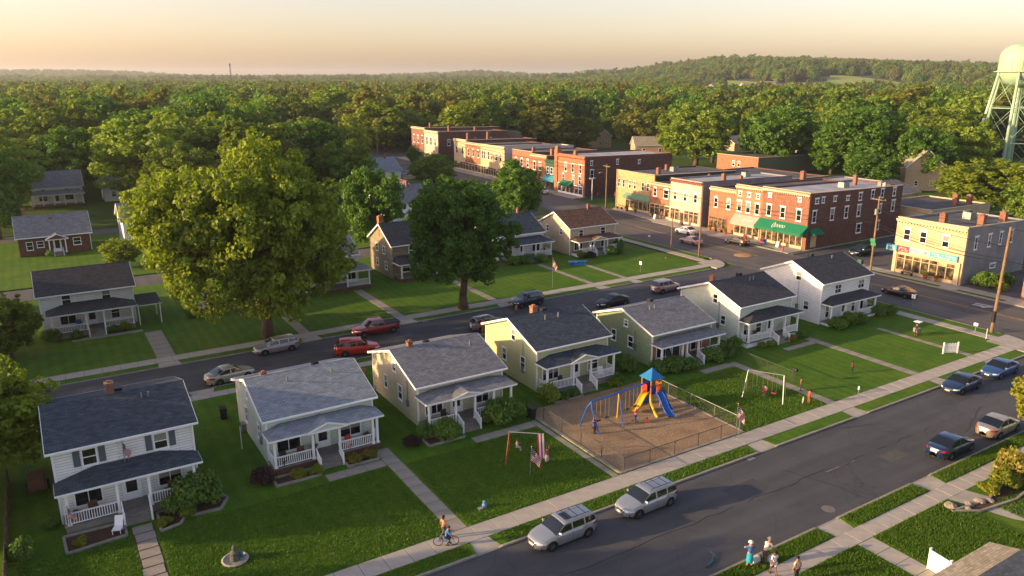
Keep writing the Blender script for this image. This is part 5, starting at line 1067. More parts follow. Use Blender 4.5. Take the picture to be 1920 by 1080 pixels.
KIND = {'sedan': dict(L=4.75, hw=.9, zs=.2, r=.33, ax=(1.4, -1.36), deck=[(2.38, .46), (2.35, .6), (2.2, .7), (1.6, .84), (1.05, .93), (.4, .95), (-.6, .97), (-1.6, 1.0), (-2.1, .99), (-2.3, .94), (-2.36, .76), (-2.38, .46)], xc=1.1, xrf=.3, zr=1.43, xrr=-.75, xr=-1.72, pil=(-.18,)),
        'wagon': dict(L=4.8, hw=.9, zs=.22, r=.335, ax=(1.42, -1.38), deck=[(2.4, .48), (2.37, .64), (2.2, .75), (1.6, .88), (1.1, .97), (.4, .98), (-.6, 1.0), (-1.6, 1.03), (-2.2, 1.03), (-2.36, .98), (-2.39, .7), (-2.4, .46)], xc=1.15, xrf=.38, zr=1.5, xrr=-1.85, xr=-2.3, pil=(-.15, -1.12)),
        'suv': dict(L=4.65, hw=.93, zs=.3, r=.37, ax=(1.38, -1.35), deck=[(2.32, .55), (2.29, .76), (2.15, .9), (1.6, 1.0), (1.1, 1.08), (.4, 1.1), (-.6, 1.12), (-1.6, 1.14), (-2.1, 1.14), (-2.28, 1.08), (-2.31, .8), (-2.32, .5)], xc=1.12, xrf=.42, zr=1.7, xrr=-1.75, xr=-2.22, pil=(-.12, -1.12)),
        'pickup': dict(L=5.55, hw=.97, zs=.36, r=.4, ax=(1.75, -1.72), deck=[(2.77, .58), (2.75, .85), (2.6, .98), (1.9, 1.06), (1.35, 1.12), (.6, 1.13), (-.4, 1.13), (-.9, 1.14), (-2.0, 1.15), (-2.7, 1.15), (-2.76, .85), (-2.77, .55)], xc=1.4, xrf=.72, zr=1.78, xrr=-.62, xr=-.82, pil=(.08,)),
        'coupe': dict(L=4.6, hw=.9, zs=.18, r=.33, ax=(1.38, -1.32), deck=[(2.3, .44), (2.27, .56), (2.1, .66), (1.5, .8), (.95, .88), (.3, .9), (-.7, .93), (-1.5, .97), (-2.05, .97), (-2.24, .92), (-2.29, .72), (-2.3, .44)], xc=.95, xrf=.1, zr=1.34, xrr=-.6, xr=-1.8, pil=(-.5,))}
WHEELM = {}
def wheel_meshes(r):
    if r not in WHEELM:
        t = MB().lathe([(r * .62, -.1), (r * .93, -.11), (r, -.07), (r, .07), (r * .93, .11), (r * .62, .1)], 20, axis='y').mesh('tyre', TYRE, True)
        k = MB().lathe([(.02, -.06), (r * .6, -.05), (r * .64, -.095), (r * .66, -.095), (r * .66, 0)], 20, axis='y')
        for i in range(6):
            a = i * math.tau / 6; c, s = math.cos(a), math.sin(a); k.bar((c * .04, -.085, s * .04), (c * r * .6, -.075, s * r * .6), .075, .03)
        k.lathe([(.06, -.1), (.06, -.05)], 8, axis='y')
        WHEELM[r] = (t, k.mesh('rim', [RIM]))
    return WHEELM[r]
def car(label, x, y, rz, kind, pn, group=None, rack=False, sunroof=False, name=None, cat='car', z=0):
    K = KIND[kind]; L, hw, zs, r, ax = K['L'], K['hw'], K['zs'], K['r'], K['ax']; P = PA[pn]
    t = thing(name or ('parked_car'), label, cat, (x, y, z), R(rz), group)
    dx = [p[0] for p in K['deck']][::-1]; dz = [p[1] for p in K['deck']][::-1]
    deck = lambda q: float(np.interp(q, dx, dz)); H2 = L / 2 + .012
    wid = lambda q: hw * max(.05, 1 - (abs(q) / H2) ** 7) ** .42
    xf = lambda yy, s: s * H2 * (1 - min(.999, abs(yy) / hw) ** (1 / .42)) ** (1 / 7)
    Ra = r + .06
    def low(q):
        z_ = zs + .06 * (abs(q) > L / 2 - .5)
        for a in ax:
            if abs(q - a) < Ra: z_ = max(z_, r + math.sqrt(Ra * Ra - (q - a) ** 2) * .97)
        return min(z_, deck(q) - .08)
    def sec(q):
        zl, zb, w_ = low(q), deck(q), wid(q); d = zb - zl; full = zb - zs
        pr = lambda z_: .92 + .08 * math.sin(min(1, max(0, (z_ - zs) / (full * .9 + 1e-6))) * math.pi) ** .6
        zz = [zl, zl + d * .22, zl + d * .48, zl + d * .76, zl + d * .95]
        return [(w_ * pr(q_), q_) for q_ in zz] + [(w_ * .84, zb + .012), (w_ * .5, zb + .03), (0, zb + .036)]
    xs = sorted(set([round(v, 3) for v in np.linspace(-L / 2, L / 2, 44)] + [round(a + Ra * c, 3) for a in ax for c in (-.99, -.9, -.7, -.4, 0, .4, .7, .9, .99)] + [-L / 2 + .02, -L / 2 + .06, L / 2 - .02, L / 2 - .06]))
    b = MB(); n = None
    for q in xs:
        s = sec(q); ring = [(q, -yy, zz) for yy, zz in s] + [(q, yy, zz) for yy, zz in s[-2::-1]]; n = len(ring); b.v += ring
    for i in range(len(xs) - 1):
        for j in range(n - 1): k = i * n + j; b.f.append((k, k + 1, k + n + 1, k + n)); b.m.append(0)
    b.f.append(tuple(range(n))); b.m.append(0); b.f.append(tuple((len(xs) - 1) * n + j for j in range(n))[::-1]); b.m.append(0)
    # cabin
    xc, xrf, zr, xrr, xr = K['xc'], K['xrf'], K['zr'], K['xrr'], K['xr']
    top = [(xr, deck(xr)), (xr + (xrr - xr) * .85, zr - .12), (xrr - .02, zr - .035), (xrr + .22, zr - .005), ((xrf + xrr) / 2, zr), (xrf - .2, zr - .01), (xrf, zr - .045), (xrf + (xc - xrf) * .12, zr - .11), (xc, deck(xc))]
    zt = lambda q: float(np.interp(q, [p[0] for p in top], [p[1] for p in top]))
    pil = list(K['pil']); cx = sorted(set([round(v, 3) for v in list(np.linspace(xr, xc, 26)) + [p + e for p in pil for e in (-.05, .05)] + [xrf, xrr, xrf + .06, xrr - .06, xr + .02, xc - .02]]))
    G = {}
    def glass(tag_): return G.setdefault(tag_, MB())
    FR = (0, .1, .84, 1)
    def cs(q):
        zb, zt_ = deck(q) - .02, max(zt(q), deck(q) - .01); wb = wid(q) * .93; ht = zt_ - zb
        side = [(wb - .3 * ht * f, zb + ht * f) for f in FR]; wt = side[-1][0]
        return side + [(wt * .86, zt_ + .018 * min(1, ht * 3)), (wt * .45, zt_ + .04 * min(1, ht * 3)), (0, zt_ + .046 * min(1, ht * 3))]
    S = {q: cs(q) for q in cx}
    for qa, qb in zip(cx[:-1], cx[1:]):
        A, B = S[qa], S[qb]; mid = (qa + qb) / 2; htm = zt(mid) - deck(mid)
        for sgn in (-1, 1):
            for j in range(6):
                quad = [(qa, sgn * A[j][0], A[j][1]), (qb, sgn * B[j][0], B[j][1]), (qb, sgn * B[j + 1][0], B[j + 1][1]), (qa, sgn * A[j + 1][0], A[j + 1][1])]
                if sgn > 0: quad = quad[::-1]
                tg = None
                if j == 1 and htm > .2 and not any(abs(mid - p) < .05 for p in pil) and xr + .18 < mid < xc - .12:
                    tg = ('side_window', sgn, sum(mid > p for p in pil))
                elif j >= 3 and mid > xrf + .03 and mid < xc - .03 and (j > 3 or True): tg = ('windscreen',)
                elif j >= 3 and mid < xrr - .05 and mid > xr + .04: tg = ('rear_window',)
                (glass(tg) if tg else b).poly(quad)
    bo = b.build('body', P, t, True)
    for tg, g in G.items(): g.build(tg[0], CARGL, t, True)
    MB().box(-L / 2 + .25, -hw * .8, zs - .02, L / 2 - .25, hw * .8, max(r + .1, zs + .25)).build('underbody', SEAM, t)
    # wheels
    tm, rm = wheel_meshes(r)
    for a in ax:
        for s in (-1, 1):
            wo_ = put('wheel', tm, t, (a, s * (hw - .12), r), 0 if s < 0 else math.pi); put('rim', rm, wo_)
    zd = deck(L / 2 - .1)
    def patch(nm, y0, y1, z0, z1, s, m, par=t, off=.014):
        q = MB(); ys = np.linspace(y0, y1, 5)
        for a, c in zip(ys[:-1], ys[1:]): q.poly([(xf(a, s) + s * off, a, z0), (xf(c, s) + s * off, c, z0), (xf(c, s) + s * off - s * .05, c, z1), (xf(a, s) + s * off - s * .05, a, z1)][::int(s)])
        return q.build(nm, m, par)
    zf = K['deck'][1][1]; zrr = K['deck'][-3][1]
    for s in (-1, 1):
        patch('headlight', s * .47, s * hw * .93, zf - .06, zf + .06, 1, LAMP); patch('tail_light', s * .5, s * hw * .94, zrr - .2, zrr - .06, -1, TAIL)
    patch('grille', -.4, .4, zf - .1, zf + .03, 1, BLACKP); patch('lower_grille', -.6, .6, zs + .1, zs + .2, 1, BLACKP)
    patch('licence_plate', -.25, .25, zrr - .27, zrr - .12, -1, PLATE, off=.03); patch('front_plate', -.22, .22, zs + .2, zs + .31, 1, PLATE, off=.035)
    patch('rear_bumper', -hw * .85, hw * .85, zs + .08, zs + .17, -1, BLACKP)
    seams = [xc - .15] + [p for p in pil] + [max(xr + .35, ax[1] + .15)]
    for s in (-1, 1):
        for q in seams:
            pts = [(q, s * (yy + .004), zz) for yy, zz in sec(q)[:5]]
            MB().path(pts, .007, 4).build('door_seam', SEAM, bo)
        for q in [p + .12 for p in pil[:1]] + [seams[-1] + .1]:
            w_ = sec(q)[3]; MB().box(q - .02, s * w_[0] - .02, w_[1] - .01, q + .13, s * w_[0] + .02, w_[1] + .025).build('door_handle', P, bo)
        q = xc - .28; w_ = wid(q) * .93
        MB().hexa([(q - .05, s * w_, deck(q) + .04), (q + .06, s * w_, deck(q) + .04), (q + .03, s * (w_ + .2), deck(q) + .06), (q - .05, s * (w_ + .2), deck(q) + .06), (q - .05, s * w_, deck(q) + .15), (q + .04, s * w_, deck(q) + .15), (q + .01, s * (w_ + .19), deck(q) + .18), (q - .05, s * (w_ + .19), deck(q) + .18)][::1 if s > 0 else -1] if s > 0 else
                  [(q - .05, s * (w_ + .2), deck(q) + .06), (q + .03, s * (w_ + .2), deck(q) + .06), (q + .06, s * w_, deck(q) + .04), (q - .05, s * w_, deck(q) + .04), (q - .05, s * (w_ + .19), deck(q) + .18), (q + .01, s * (w_ + .19), deck(q) + .18), (q + .04, s * w_, deck(q) + .15), (q - .05, s * w_, deck(q) + .15)]).build('wing_mirror', P, t)
    if rack:
        k = MB()
        for s in (-1, 1): k.path([(xrf - .25, s * .52, zr + .03), (xrf - .35, s * .52, zr + .1), (xrr + .3, s * .52, zr + .1), (xrr + .15, s * .5, zr + .02)], .02)
        for q in (xrf - .55, (xrf + xrr) / 2, xrr + .5): k.bar((q, -.52, zr + .11), (q, .52, zr + .11), .05, .025)
        k.build('roof_rack', BLACKP, t)
    if sunroof: MB().poly([(xrf - .75, -.36, zr + .047), (xrf - .22, -.38, zr + .043), (xrf - .22, .38, zr + .043), (xrf - .75, .36, zr + .047)]).build('sunroof', CARGL, t)
    if kind == 'pickup': MB().hexa([(-2.7, -.8, 1.14), (-.9, -.84, 1.14), (-.9, .84, 1.14), (-2.7, .8, 1.14), (-2.68, -.72, 1.24), (-.92, -.78, 1.24), (-.92, .78, 1.24), (-2.68, .72, 1.24)]).build('bed_cover', BLACKP, t)
    return t
NEARG = 'cars parked along the near street'
car('silver wagon with dark sunroof and roof rack, nearer the bottom edge', 25.2, 34.35, 181, 'wagon', 'silver', NEARG, True, True)
car('silver wagon with roof rack and plain roof, parked ahead of playground corner', 32.1, 34.3, 181, 'wagon', 'silver', NEARG, True)
car('navy sedan nose to camera, parked at left kerb of near street', 70.6, 34.2, 180, 'sedan', 'navy', NEARG)
car('bright blue sedan parked behind the navy sedan near the corner', 77.6, 34.3, 180, 'sedan', 'blue', NEARG)
car('navy sedan with red tail lights at right kerb', 57.4, 27.85, 0, 'sedan', 'navy', NEARG)
car('champagne sedan with rear to camera under the yellow-green tree', 64.2, 27.75, 0, 'sedan', 'champagne', NEARG)
MIDG = 'cars along the middle street'
car('beige-silver hatchback parked below the huge maple', 19.4, 78.2, 180, 'wagon', 'beige', MIDG)
car('dark red pickup truck with black bed cover', 30.6, 78.1, 180, 'pickup', 'red', MIDG, name='pickup_truck', cat='pickup')
car('dark blue suv parked beside the second big tree', 51.2, 78.4, 180, 'suv', 'darkblue', MIDG, True)
car('cream sedan standing askew behind the pale blue-grey roof', 13.4, 72.6, 12, 'sedan', 'cream', MIDG)
car('bright red suv standing askew behind the beige house roof', 26.4, 73.0, -14, 'suv', 'scarlet', MIDG)
car('silver hatchback behind the ridge of the weathered grey roof', 42.4, 73.0, 0, 'wagon', 'grey', MIDG)
car('black sedan behind the sage house roof', 60.4, 72.6, 180, 'sedan', 'black', MIDG)
car('rosy silver suv with pale rear bumper, driving away on middle street', 70.6, 74.0, 3, 'suv', 'pink', MIDG)
MAING = 'cars on main street'
car('black coupe parked before the green-awning corner block', 102.3, 90.0, 92, 'coupe', 'black', MAING)
car('white sedan at the kerb before the arched brick shop', 101.4, 101.6, 92, 'sedan', 'white', MAING)
car('silver sedan on main street beside the corner utility pole', 95.6, 94.4, 90, 'sedan', 'pink', MAING)
car('black sedan driving on main street past the white corner house', 95.6, 56.0, 90, 'coupe', 'black', MAING)
car('dark suv waiting in the side street beside the cream corner shop', 113.0, 73.6, 180, 'suv', 'darkblue', MAING)
car('white car parked up the street before the green canopy', 107.6, 158.5, 95, 'sedan', 'white', MAING)
car('silver car standing behind the brown-roofed house', 88.2, 118.5, 70, 'wagon', 'grey', MAING)
car('white van parked behind the cream block', 143, 96.5, 20, 'suv', 'white', MAING)
car('white car in the lot behind the cream corner shop', 158, 72, 30, 'sedan', 'white', MAING)
# ------------------------------------------------------------------ people
SKINM = {'light': mat('skin_light', '#c58f70', .6, .05), 'tan': mat('skin_tan', '#a86f4e', .6, .05), 'brown': mat('skin_brown', '#7a4a32', .6, .05)}
def cloth(c): return mat('cloth_' + c.strip('#'), c, .9, .1, 5)
def skin_mesh(name, J, E, Rd, mats, parent, root=0):
    """joints J, edges E, radius per joint -> one continuous surface"""
    me = bpy.data.meshes.new(name); me.from_pydata(J, E, [])
    o = bpy.data.objects.new(name, me); col.objects.link(o)
    md = o.modifiers.new('s', 'SKIN'); md.use_smooth_shade = True
    sv = me.skin_vertices[0].data if me.skin_vertices else None
    if sv is None:
        bpy.context.view_layer.objects.active = o; sv = me.skin_vertices[0].data
    for i, r in enumerate(Rd): sv[i].radius = r if isinstance(r, tuple) else (r, r); sv[i].use_root = (i == root)
    sd = o.modifiers.new('d', 'SUBSURF'); sd.levels = 1; sd.render_levels = 1
    me.materials.append(mats); o.parent = parent
    return o
POSES = {  # metres for a 1.75 m figure facing -Y: shoulder/elbow/wrist and hip/knee/ankle of left (+x) and right
    'stand': dict(hip=.92, el=(.27, .03, 1.12), wr=(.28, -.06, .86), er=(-.27, .03, 1.12), wrr=(-.28, -.06, .86), kl=(.11, -.02, .5), al=(.12, .02, .08), kr=(-.11, -.02, .5), ar=(-.12, .02, .08)),
    'walk': dict(hip=.91, el=(.26, .14, 1.12), wr=(.25, .1, .88), er=(-.26, -.1, 1.12), wrr=(-.24, -.28, .92), kl=(.1, -.18, .52), al=(.1, -.22, .09), kr=(-.1, .04, .5), ar=(-.1, .3, .12)),
    'reach': dict(hip=.9, el=(.3, -.2, 1.2), wr=(.16, -.42, 1.12), er=(-.3, -.16, 1.16), wrr=(-.14, -.4, 1.1), kl=(.11, -.03, .5), al=(.13, .02, .08), kr=(-.11, -.03, .5), ar=(-.13, .02, .08)),
    'sit': dict(hip=.46, el=(.27, -.08, .72), wr=(.24, -.26, .82), er=(-.27, -.08, .72), wrr=(-.24, -.26, .82), kl=(.1, -.44, .48), al=(.1, -.5, .08), kr=(-.1, -.44, .48), ar=(-.1, -.5, .08)),
    'hang': dict(hip=.85, el=(.25, -.05, 1.6), wr=(.2, -.08, 1.88), er=(-.25, -.05, 1.6), wrr=(-.2, -.08, 1.88), kl=(.1, -.2, .5), al=(.1, -.02, .12), kr=(-.1, -.14, .46), ar=(-.1, .06, .1)),
    'bend': dict(hip=.88, lean=.5, el=(.26, -.5, .98), wr=(.2, -.58, .72), er=(-.26, -.5, .98), wrr=(-.2, -.58, .72), kl=(.11, -.05, .48), al=(.12, .04, .08), kr=(-.11, -.05, .48), ar=(-.12, .04, .08)),
    'ride': dict(hip=.78, lean=.22, el=(.28, -.36, 1.02), wr=(.24, -.56, .9), er=(-.28, -.36, 1.02), wrr=(-.24, -.56, .9), kl=(.1, -.34, .62), al=(.1, -.2, .2), kr=(-.1, -.3, .5), ar=(-.1, -.06, .12))}
def person(label, x, y, rz, h, pose, skin, shirt, pants, hair, z=ZB, hat=None, skirt=None, long_hair=False, shoes='#2a2623', sleeve=True, shorts=False):
    p = POSES[pose]; t = thing('person', label, 'person', (x, y, z), R(rz)); k = h / 1.75; t.scale = (k, k, k)
    hip = p['hip']; ln = p.get('lean', 0); sk_ = SKINM[skin]
    ch = (0, -ln * .45, hip + .33 - ln * .08); nk = (0, -ln * .75, hip + .54 - ln * .25); hb = (0, -ln * .85 - .01, hip + .62 - ln * .28); hd = (0, -ln * .95 - .03, hip + .73 - ln * .3); tp = (0, -ln * 1.0 - .02, hip + .82 - ln * .32)
    shl = (.18, nk[1] + .01, nk[2] - .07); shr = (-.18, nk[1] + .01, nk[2] - .07)
    J = [(0, 0, hip), ch, nk, hb, hd, tp, shl, p['el'], p['wr'], shr, p['er'], p['wrr'], (.1, 0, hip - .04), p['kl'], p['al'], (-.1, 0, hip - .04), p['kr'], p['ar']]
    J += [(p['al'][0], p['al'][1] - .16, max(.03, p['al'][2] - .05)), (p['ar'][0], p['ar'][1] - .16, max(.03, p['ar'][2] - .05))]
    pl, pr = Vector(p['wr']), Vector(p['wrr']); dl = (pl - Vector(p['el'])).normalized(); dr = (pr - Vector(p['er'])).normalized()
    J += [tuple(pl + dl * .08), tuple(pr + dr * .08)]
    E = [(0, 1), (1, 2), (2, 3), (3, 4), (4, 5), (2, 6), (6, 7), (7, 8), (2, 9), (9, 10), (10, 11), (0, 12), (12, 13), (13, 14), (0, 15), (15, 16), (16, 17), (14, 18), (17, 19), (8, 20), (11, 21)]
    Rd = [(.13, .1), (.14, .1), .06, .055, (.085, .1), (.06, .07), .06, .045, .03, .06, .045, .03, .085, .055, .04, .085, .055, .04, .035, .035, .032, .032]
    for pal, d in ((20, dl), (21, dr)):
        b0 = Vector(J[pal]); sgn = 1 if pal == 20 else -1; sd_ = d.cross(Vector((0, 1, 0))).normalized() if abs(d.y) < .9 else Vector((1, 0, 0))
        for f in range(5):
            q = len(J); off = sd_ * ((f - 1.5) * .017) if f < 4 else Vector((0, -.03, 0)); ln_ = (.06, .07, .068, .052, .045)[f]
            base = b0 + off + (d * .012 if f < 4 else -d * .03); m1 = base + d * ln_ * .55; J += [tuple(base), tuple(m1), tuple(m1 + d * ln_ * .4 + Vector((0, -.012, 0)))]; E += [(q, q + 1), (q + 1, q + 2)]; Rd += [.009, .009, .008]
    bo = skin_mesh('body', J, E, Rd, sk_, t)
    # clothing
    S = [(0, 0, hip - .02), ch, (nk[0], nk[1], nk[2] - .04), shl, tuple(Vector(shl).lerp(Vector(p['el']), .75)), shr, tuple(Vector(shr).lerp(Vector(p['er']), .75))]
    skin_mesh('shirt', S, [(0, 1), (1, 2), (2, 3), (3, 4), (2, 5), (5, 6)], [(.15, .12), (.165, .125), .085, .08, .07, .08, .07], cloth(shirt), t)
    if skirt:
        sm_ = MB().lathe([(.15, hip + .04), (.19, hip - .1), (.2, hip - .45), (.21, hip - .56), (.19, hip - .57)], 14); sm_.build('skirt', cloth(skirt), t, True)
    else:
        f = .5 if shorts else .95
        e1, e2 = Vector(p['kl']).lerp(Vector(p['al']), f if not shorts else 0), Vector(p['kr']).lerp(Vector(p['ar']), f if not shorts else 0)
        S = [(0, 0, hip + .02), (.1, 0, hip - .05), p['kl'], tuple(e1 + Vector((0, 0, -.002))), (-.1, 0, hip - .05), p['kr'], tuple(e2 + Vector((0, 0, -.002)))]
        if shorts: skin_mesh('shorts', [S[0], S[1], tuple(Vector(S[1]).lerp(Vector(S[2]), .8)), S[4], tuple(Vector(S[4]).lerp(Vector(S[5]), .8))], [(0, 1), (1, 2), (0, 3), (3, 4)], [(.15, .115), .1, .085, .1, .085], cloth(pants), t)
        else: skin_mesh('trousers', S, [(0, 1), (1, 2), (2, 3), (0, 4), (4, 5), (5, 6)], [(.15, .115), .1, .072, .06, .1, .072, .06], cloth(pants), t)
    hm_ = cloth(hair); H0 = Vector(hd)
    hc = MB().lathe([(.1, -.02), (.108, .03), (.098, .08), (.06, .125), (.012, .14)], 12, (H0.x, H0.y + .02, H0.z)); 
    if long_hair: hc.hexa([(-.085, H0.y + .03, H0.z - .26), (.085, H0.y + .03, H0.z - .26), (.075, H0.y + .1, H0.z - .26), (-.075, H0.y + .1, H0.z - .26), (-.1, H0.y + .01, H0.z + .05), (.1, H0.y + .01, H0.z + .05), (.09, H0.y + .11, H0.z + .05), (-.09, H0.y + .11, H0.z + .05)])
    hc.build('hair', hm_, t, True)
    fc = MB()
    for s in (-1, 1): fc.lathe([(.001, -.01), (.011, 0), (.001, .01)], 6, (s * .035, H0.y - .098, H0.z + .0), axis='y')
    fc.bar((-.025, H0.y - .097, H0.z - .06), (.025, H0.y - .097, H0.z - .06), .008, .008); fc.build('face', cloth('#3a201c'), t)
    if hat: MB().lathe([(.17, .045), (.175, .05), (.105, .06), (.1, .13), (.06, .155), (.005, .16)], 14, (H0.x, H0.y + .01, H0.z)).build('hat', cloth(hat), t, True)
    sh = MB()
    for a in (p['al'], p['ar']): sh.hexa([(a[0] - .045, a[1] - .2, a[2] - .085), (a[0] + .045, a[1] - .2, a[2] - .085), (a[0] + .04, a[1] + .07, a[2] - .085), (a[0] - .04, a[1] + .07, a[2] - .085), (a[0] - .035, a[1] - .18, a[2] - .02), (a[0] + .035, a[1] - .18, a[2] - .02), (a[0] + .035, a[1] + .06, a[2] + .0), (a[0] - .035, a[1] + .06, a[2] + .0)])
    sh.build('shoes', cloth(shoes), t)
    return t
person('person in blue shirt riding a small bicycle on the near sidewalk', 18.5, 37.35, 62, 1.5, 'ride', 'tan', '#2f74c0', '#2c3a55', '#3a2a20', z=.13)
person('person with dark hair and peach top walking behind the cyclist', 18.75, 38.15, 80, 1.6, 'walk', 'tan', '#c98a66', '#6d5a50', '#241a16', long_hair=True)
person('person in white hat, blue top and teal skirt on the right verge', 32.75, 26.0, 150, 1.7, 'reach', 'light', '#3c5f9c', '#16808f', '#d9cfbe', hat='#d8d2c4', skirt='#1a93a8')
person('person in grey cap bending over white bags on the right verge', 33.75, 25.75, 100, 1.7, 'bend', 'tan', '#c9c2b6', '#4b4650', '#5a5a60', hat='#6c6c74')
person('person in white shirt and white shorts on the right sidewalk', 33.3, 24.7, 160, 1.6, 'walk', 'brown', '#cfcbd2', '#b9b6c6', '#2a1c16', shorts=True)
person('black-haired person at the bottom edge on the right sidewalk', 33.9, 23.6, 170, 1.65, 'stand', 'tan', '#b4a89a', '#3c3a40', '#141212')
person('child in red and white striped shirt alone on the lawn', 65.3, 41.9, 20, 1.25, 'stand', 'brown', '#a03c44', '#23283a', '#1c1412')
person('child in pink shirt standing on the path by the silver swing set', 57.4, 41.7, 30, 1.3, 'stand', 'tan', '#b5656c', '#3a3440', '#2a1c16')
person('child in orange clothes holding a hoop on the lawn', 55.7, 39.5, 70, 1.3, 'reach', 'tan', '#c4572a', '#a8552e', '#20160f')
person('child in pink sitting on the silver swing set', 53.55, 42.55, -65, 1.25, 'sit', 'light', '#c07a86', '#a05560', '#2a1c16', z=ZB + .22)
person('child in pale dress sitting on the red swing set', 28.65, 45.2, 30, 1.15, 'sit', 'light', '#c6b8a6', '#8d93a8', '#5a3c26', z=ZB + .3)
person('child in flag-striped dress clinging to the red swing frame', 29.75, 42.75, 20, 1.3, 'hang', 'light', '#a8424c', '#c8bcc0', '#4a3222', skirt='#b8aab2')
person('child in blue at the left frame of the playground swings', 35.7, 44.7, 10, 1.3, 'hang', 'tan', '#1f5ca8', '#3a2c3c', '#1c1412', z=.16)
person('child in orange shirt behind the left playground frame', 36.45, 45.6, 40, 1.25, 'reach', 'light', '#c9823c', '#8d5a3a', '#6a4a2a', z=.16)
person('child in red shirt playing below the yellow slide', 40.0, 44.6, 30, 1.25, 'reach', 'light', '#c23a40', '#28418a', '#c8b8b0', z=.16)
person('child in blue trousers sitting on the chips below the yellow slide', 40.75, 44.0, -40, 1.2, 'sit', 'tan', '#b0323c', '#23408c', '#241a16', z=-.28)
person('person in orange work shirt standing on the middle street', 41.0, 71.9, 10, 1.75, 'stand', 'tan', '#c2562a', '#b8702e', '#1c1412', z=0)
person('person in tan clothes crossing the middle street by the suv', 47.4, 75.0, 20, 1.7, 'walk', 'tan', '#a8764e', '#5a4638', '#2a1c16', z=0)
person('person in red shirt on the corner of the brick block', 113.6, 143.4, 10, 1.75, 'stand', 'tan', '#b03c34', '#3c3a44', '#2a1c16')
person('person in dark red shirt walking near the side street lawn', 116.8, 141.0, 60, 1.75, 'walk', 'light', '#8c2f2c', '#5a5560', '#3c2a20')
person('child in red sitting on the corner lawn by main street', 83.9, 88.2, 30, 1.1, 'sit', 'light', '#b0323c', '#4c4450', '#3c2a20', z=-.3)
person('person in dark clothes pushing a cart on the corner house lawn', 81.2, 45.0, 100, 1.6, 'reach', 'tan', '#2f3a34', '#5a3c34', '#241a16')
person('person in purple by the storefront of the tan brick block', 107.8, 115.2, 100, 1.7, 'stand', 'light', '#6a4c6c', '#33323c', '#3c2a20')
# ------------------------------------------------------------------ playground, swings, fences, flags, poles, street furniture
PBLUE = mat('play_blue', '#1f5aa8', .45, .08); PYEL = mat('play_yellow', '#d3a412', .45, .08); PORG = mat('play_orange', '#d0621a', .5, .1); PRED = mat('play_red', '#b8302c', .5, .1); PPURP = mat('play_violet', '#2f2f8c', .5, .1); ROOFB = mat('play_roof_blue', '#1c6ea8', .5, .08); TANP = mat('play_tan_post', '#a8743c', .6, .1)
def slide(parent, a, b, wd, m, name='slide', sections=14, bulge=.25):
    """trough slide between two points with raised sides and a flat run-out"""
    A, B = Vector(a), Vector(b); d = B - A; f = Vector((d.x, d.y, 0)).normalized(); s = Vector((-f.y, f.x, 0)); mb = MB(); prof = [(-1, .24), (-1.08, .24), (-1.0, .02), (-.5, -.04), (.5, -.04), (1.0, .02), (1.08, .24), (1, .24), (.86, .06), (0, .0), (-.86, .06)]
    n = len(prof); 
    for i in range(sections + 1):
        t = i / sections; z = A.z + (B.z - A.z) * (t - .16 * math.sin(t * math.tau) * .9)
        c = Vector((A.x + d.x * t, A.y + d.y * t, z)); mb.v += [tuple(c + s * (px * wd / 2) + Vector((0, 0, pz))) for px, pz in prof]
    for i in range(sections):
        for j in range(n): k = i * n; q = (j + 1) % n; mb.f.append((k + j, k + q, k + n + q, k + n + j)); mb.m.append(0)
    return mb.build(name, m, parent, True)
pg = thing('play_tower', 'blue-roofed play tower with yellow and blue slides on the playground', 'play tower', (43.4, 46.5, .15)); pg.scale = (.94, .94, .92)
for px in (-.62, .62):
    for py in (-.62, .62): MB().tube((px, py, -.1), (px, py, 3.0), .07, .07, 8).build('post', TANP, pg)
MB().box(-.66, -.66, 1.42, .66, .66, 1.5).build('platform', PPURP, pg)
rf_ = MB()
for i in range(4):
    a0, a1 = math.radians(45 + 90 * i), math.radians(135 + 90 * i); r0 = 1.14
    p0, p1 = (r0 * math.cos(a0), r0 * math.sin(a0), 2.95), (r0 * math.cos(a1), r0 * math.sin(a1), 2.95); q0, q1 = (.5 * math.cos(a0), .5 * math.sin(a0), 3.42), (.5 * math.cos(a1), .5 * math.sin(a1), 3.42)
    rf_.poly([p0, p1, q1, q0]).poly([q0, q1, (0, 0, 3.85)]).poly([p1, p0, (p0[0], p0[1], 2.88), (p1[0], p1[1], 2.88)])
rf_.build('tower_roof', ROOFB, pg)
for (x0, y0, x1, y1, m) in ((-.62, -.65, -.1, -.61, PPURP), (.1, -.65, .62, -.61, PORG), (.61, -.6, .65, .1, PORG), (-.65, -.1, -.61, .6, PRED), (-.6, .61, .6, .65, PPURP)):
    mb = MB()
    if m is PORG:
        n = 5
        for i in range(n): t = i / (n - 1); mb.box(x0 + (x1 - x0 - .05) * t if x1 - x0 > .2 else x0, y0 + (y1 - y0 - .05) * t if y1 - y0 > .2 else y0, 1.5, (x0 + (x1 - x0 - .05) * t if x1 - x0 > .2 else x0) + .06, (y0 + (y1 - y0 - .05) * t if y1 - y0 > .2 else y0) + .06, 2.3)
        mb.box(x0, y0 + .001, 2.25, x1, y1 + .001, 2.32)
    else: mb.box(x0, y0, 1.5, x1, y1, 2.25)
    mb.build('safety_panel', m, pg)
slide(pg, (-.6, -.15, 1.5), (-2.55, -.5, .22), .6, PYEL, 'yellow_slide'); slide(pg, (.15, -.65, 1.5), (-.45, -3.3, .2), .62, PBLUE, 'blue_slide'); slide(pg, (.6, -.55, 1.5), (.1, -2.6, .5), .34, PBLUE, 'side_chute')
MB().path([(-.65, -.6, 1.5), (-1.0, -1.1, .9), (-1.25, -2.0, .2), (-1.3, -2.4, .0)], .12, 8).build('climber_pole', PYEL, pg)
MB().box(-.4, .66, .0, .4, .7, 1.45).build('climbing_wall', PBLUE, pg)
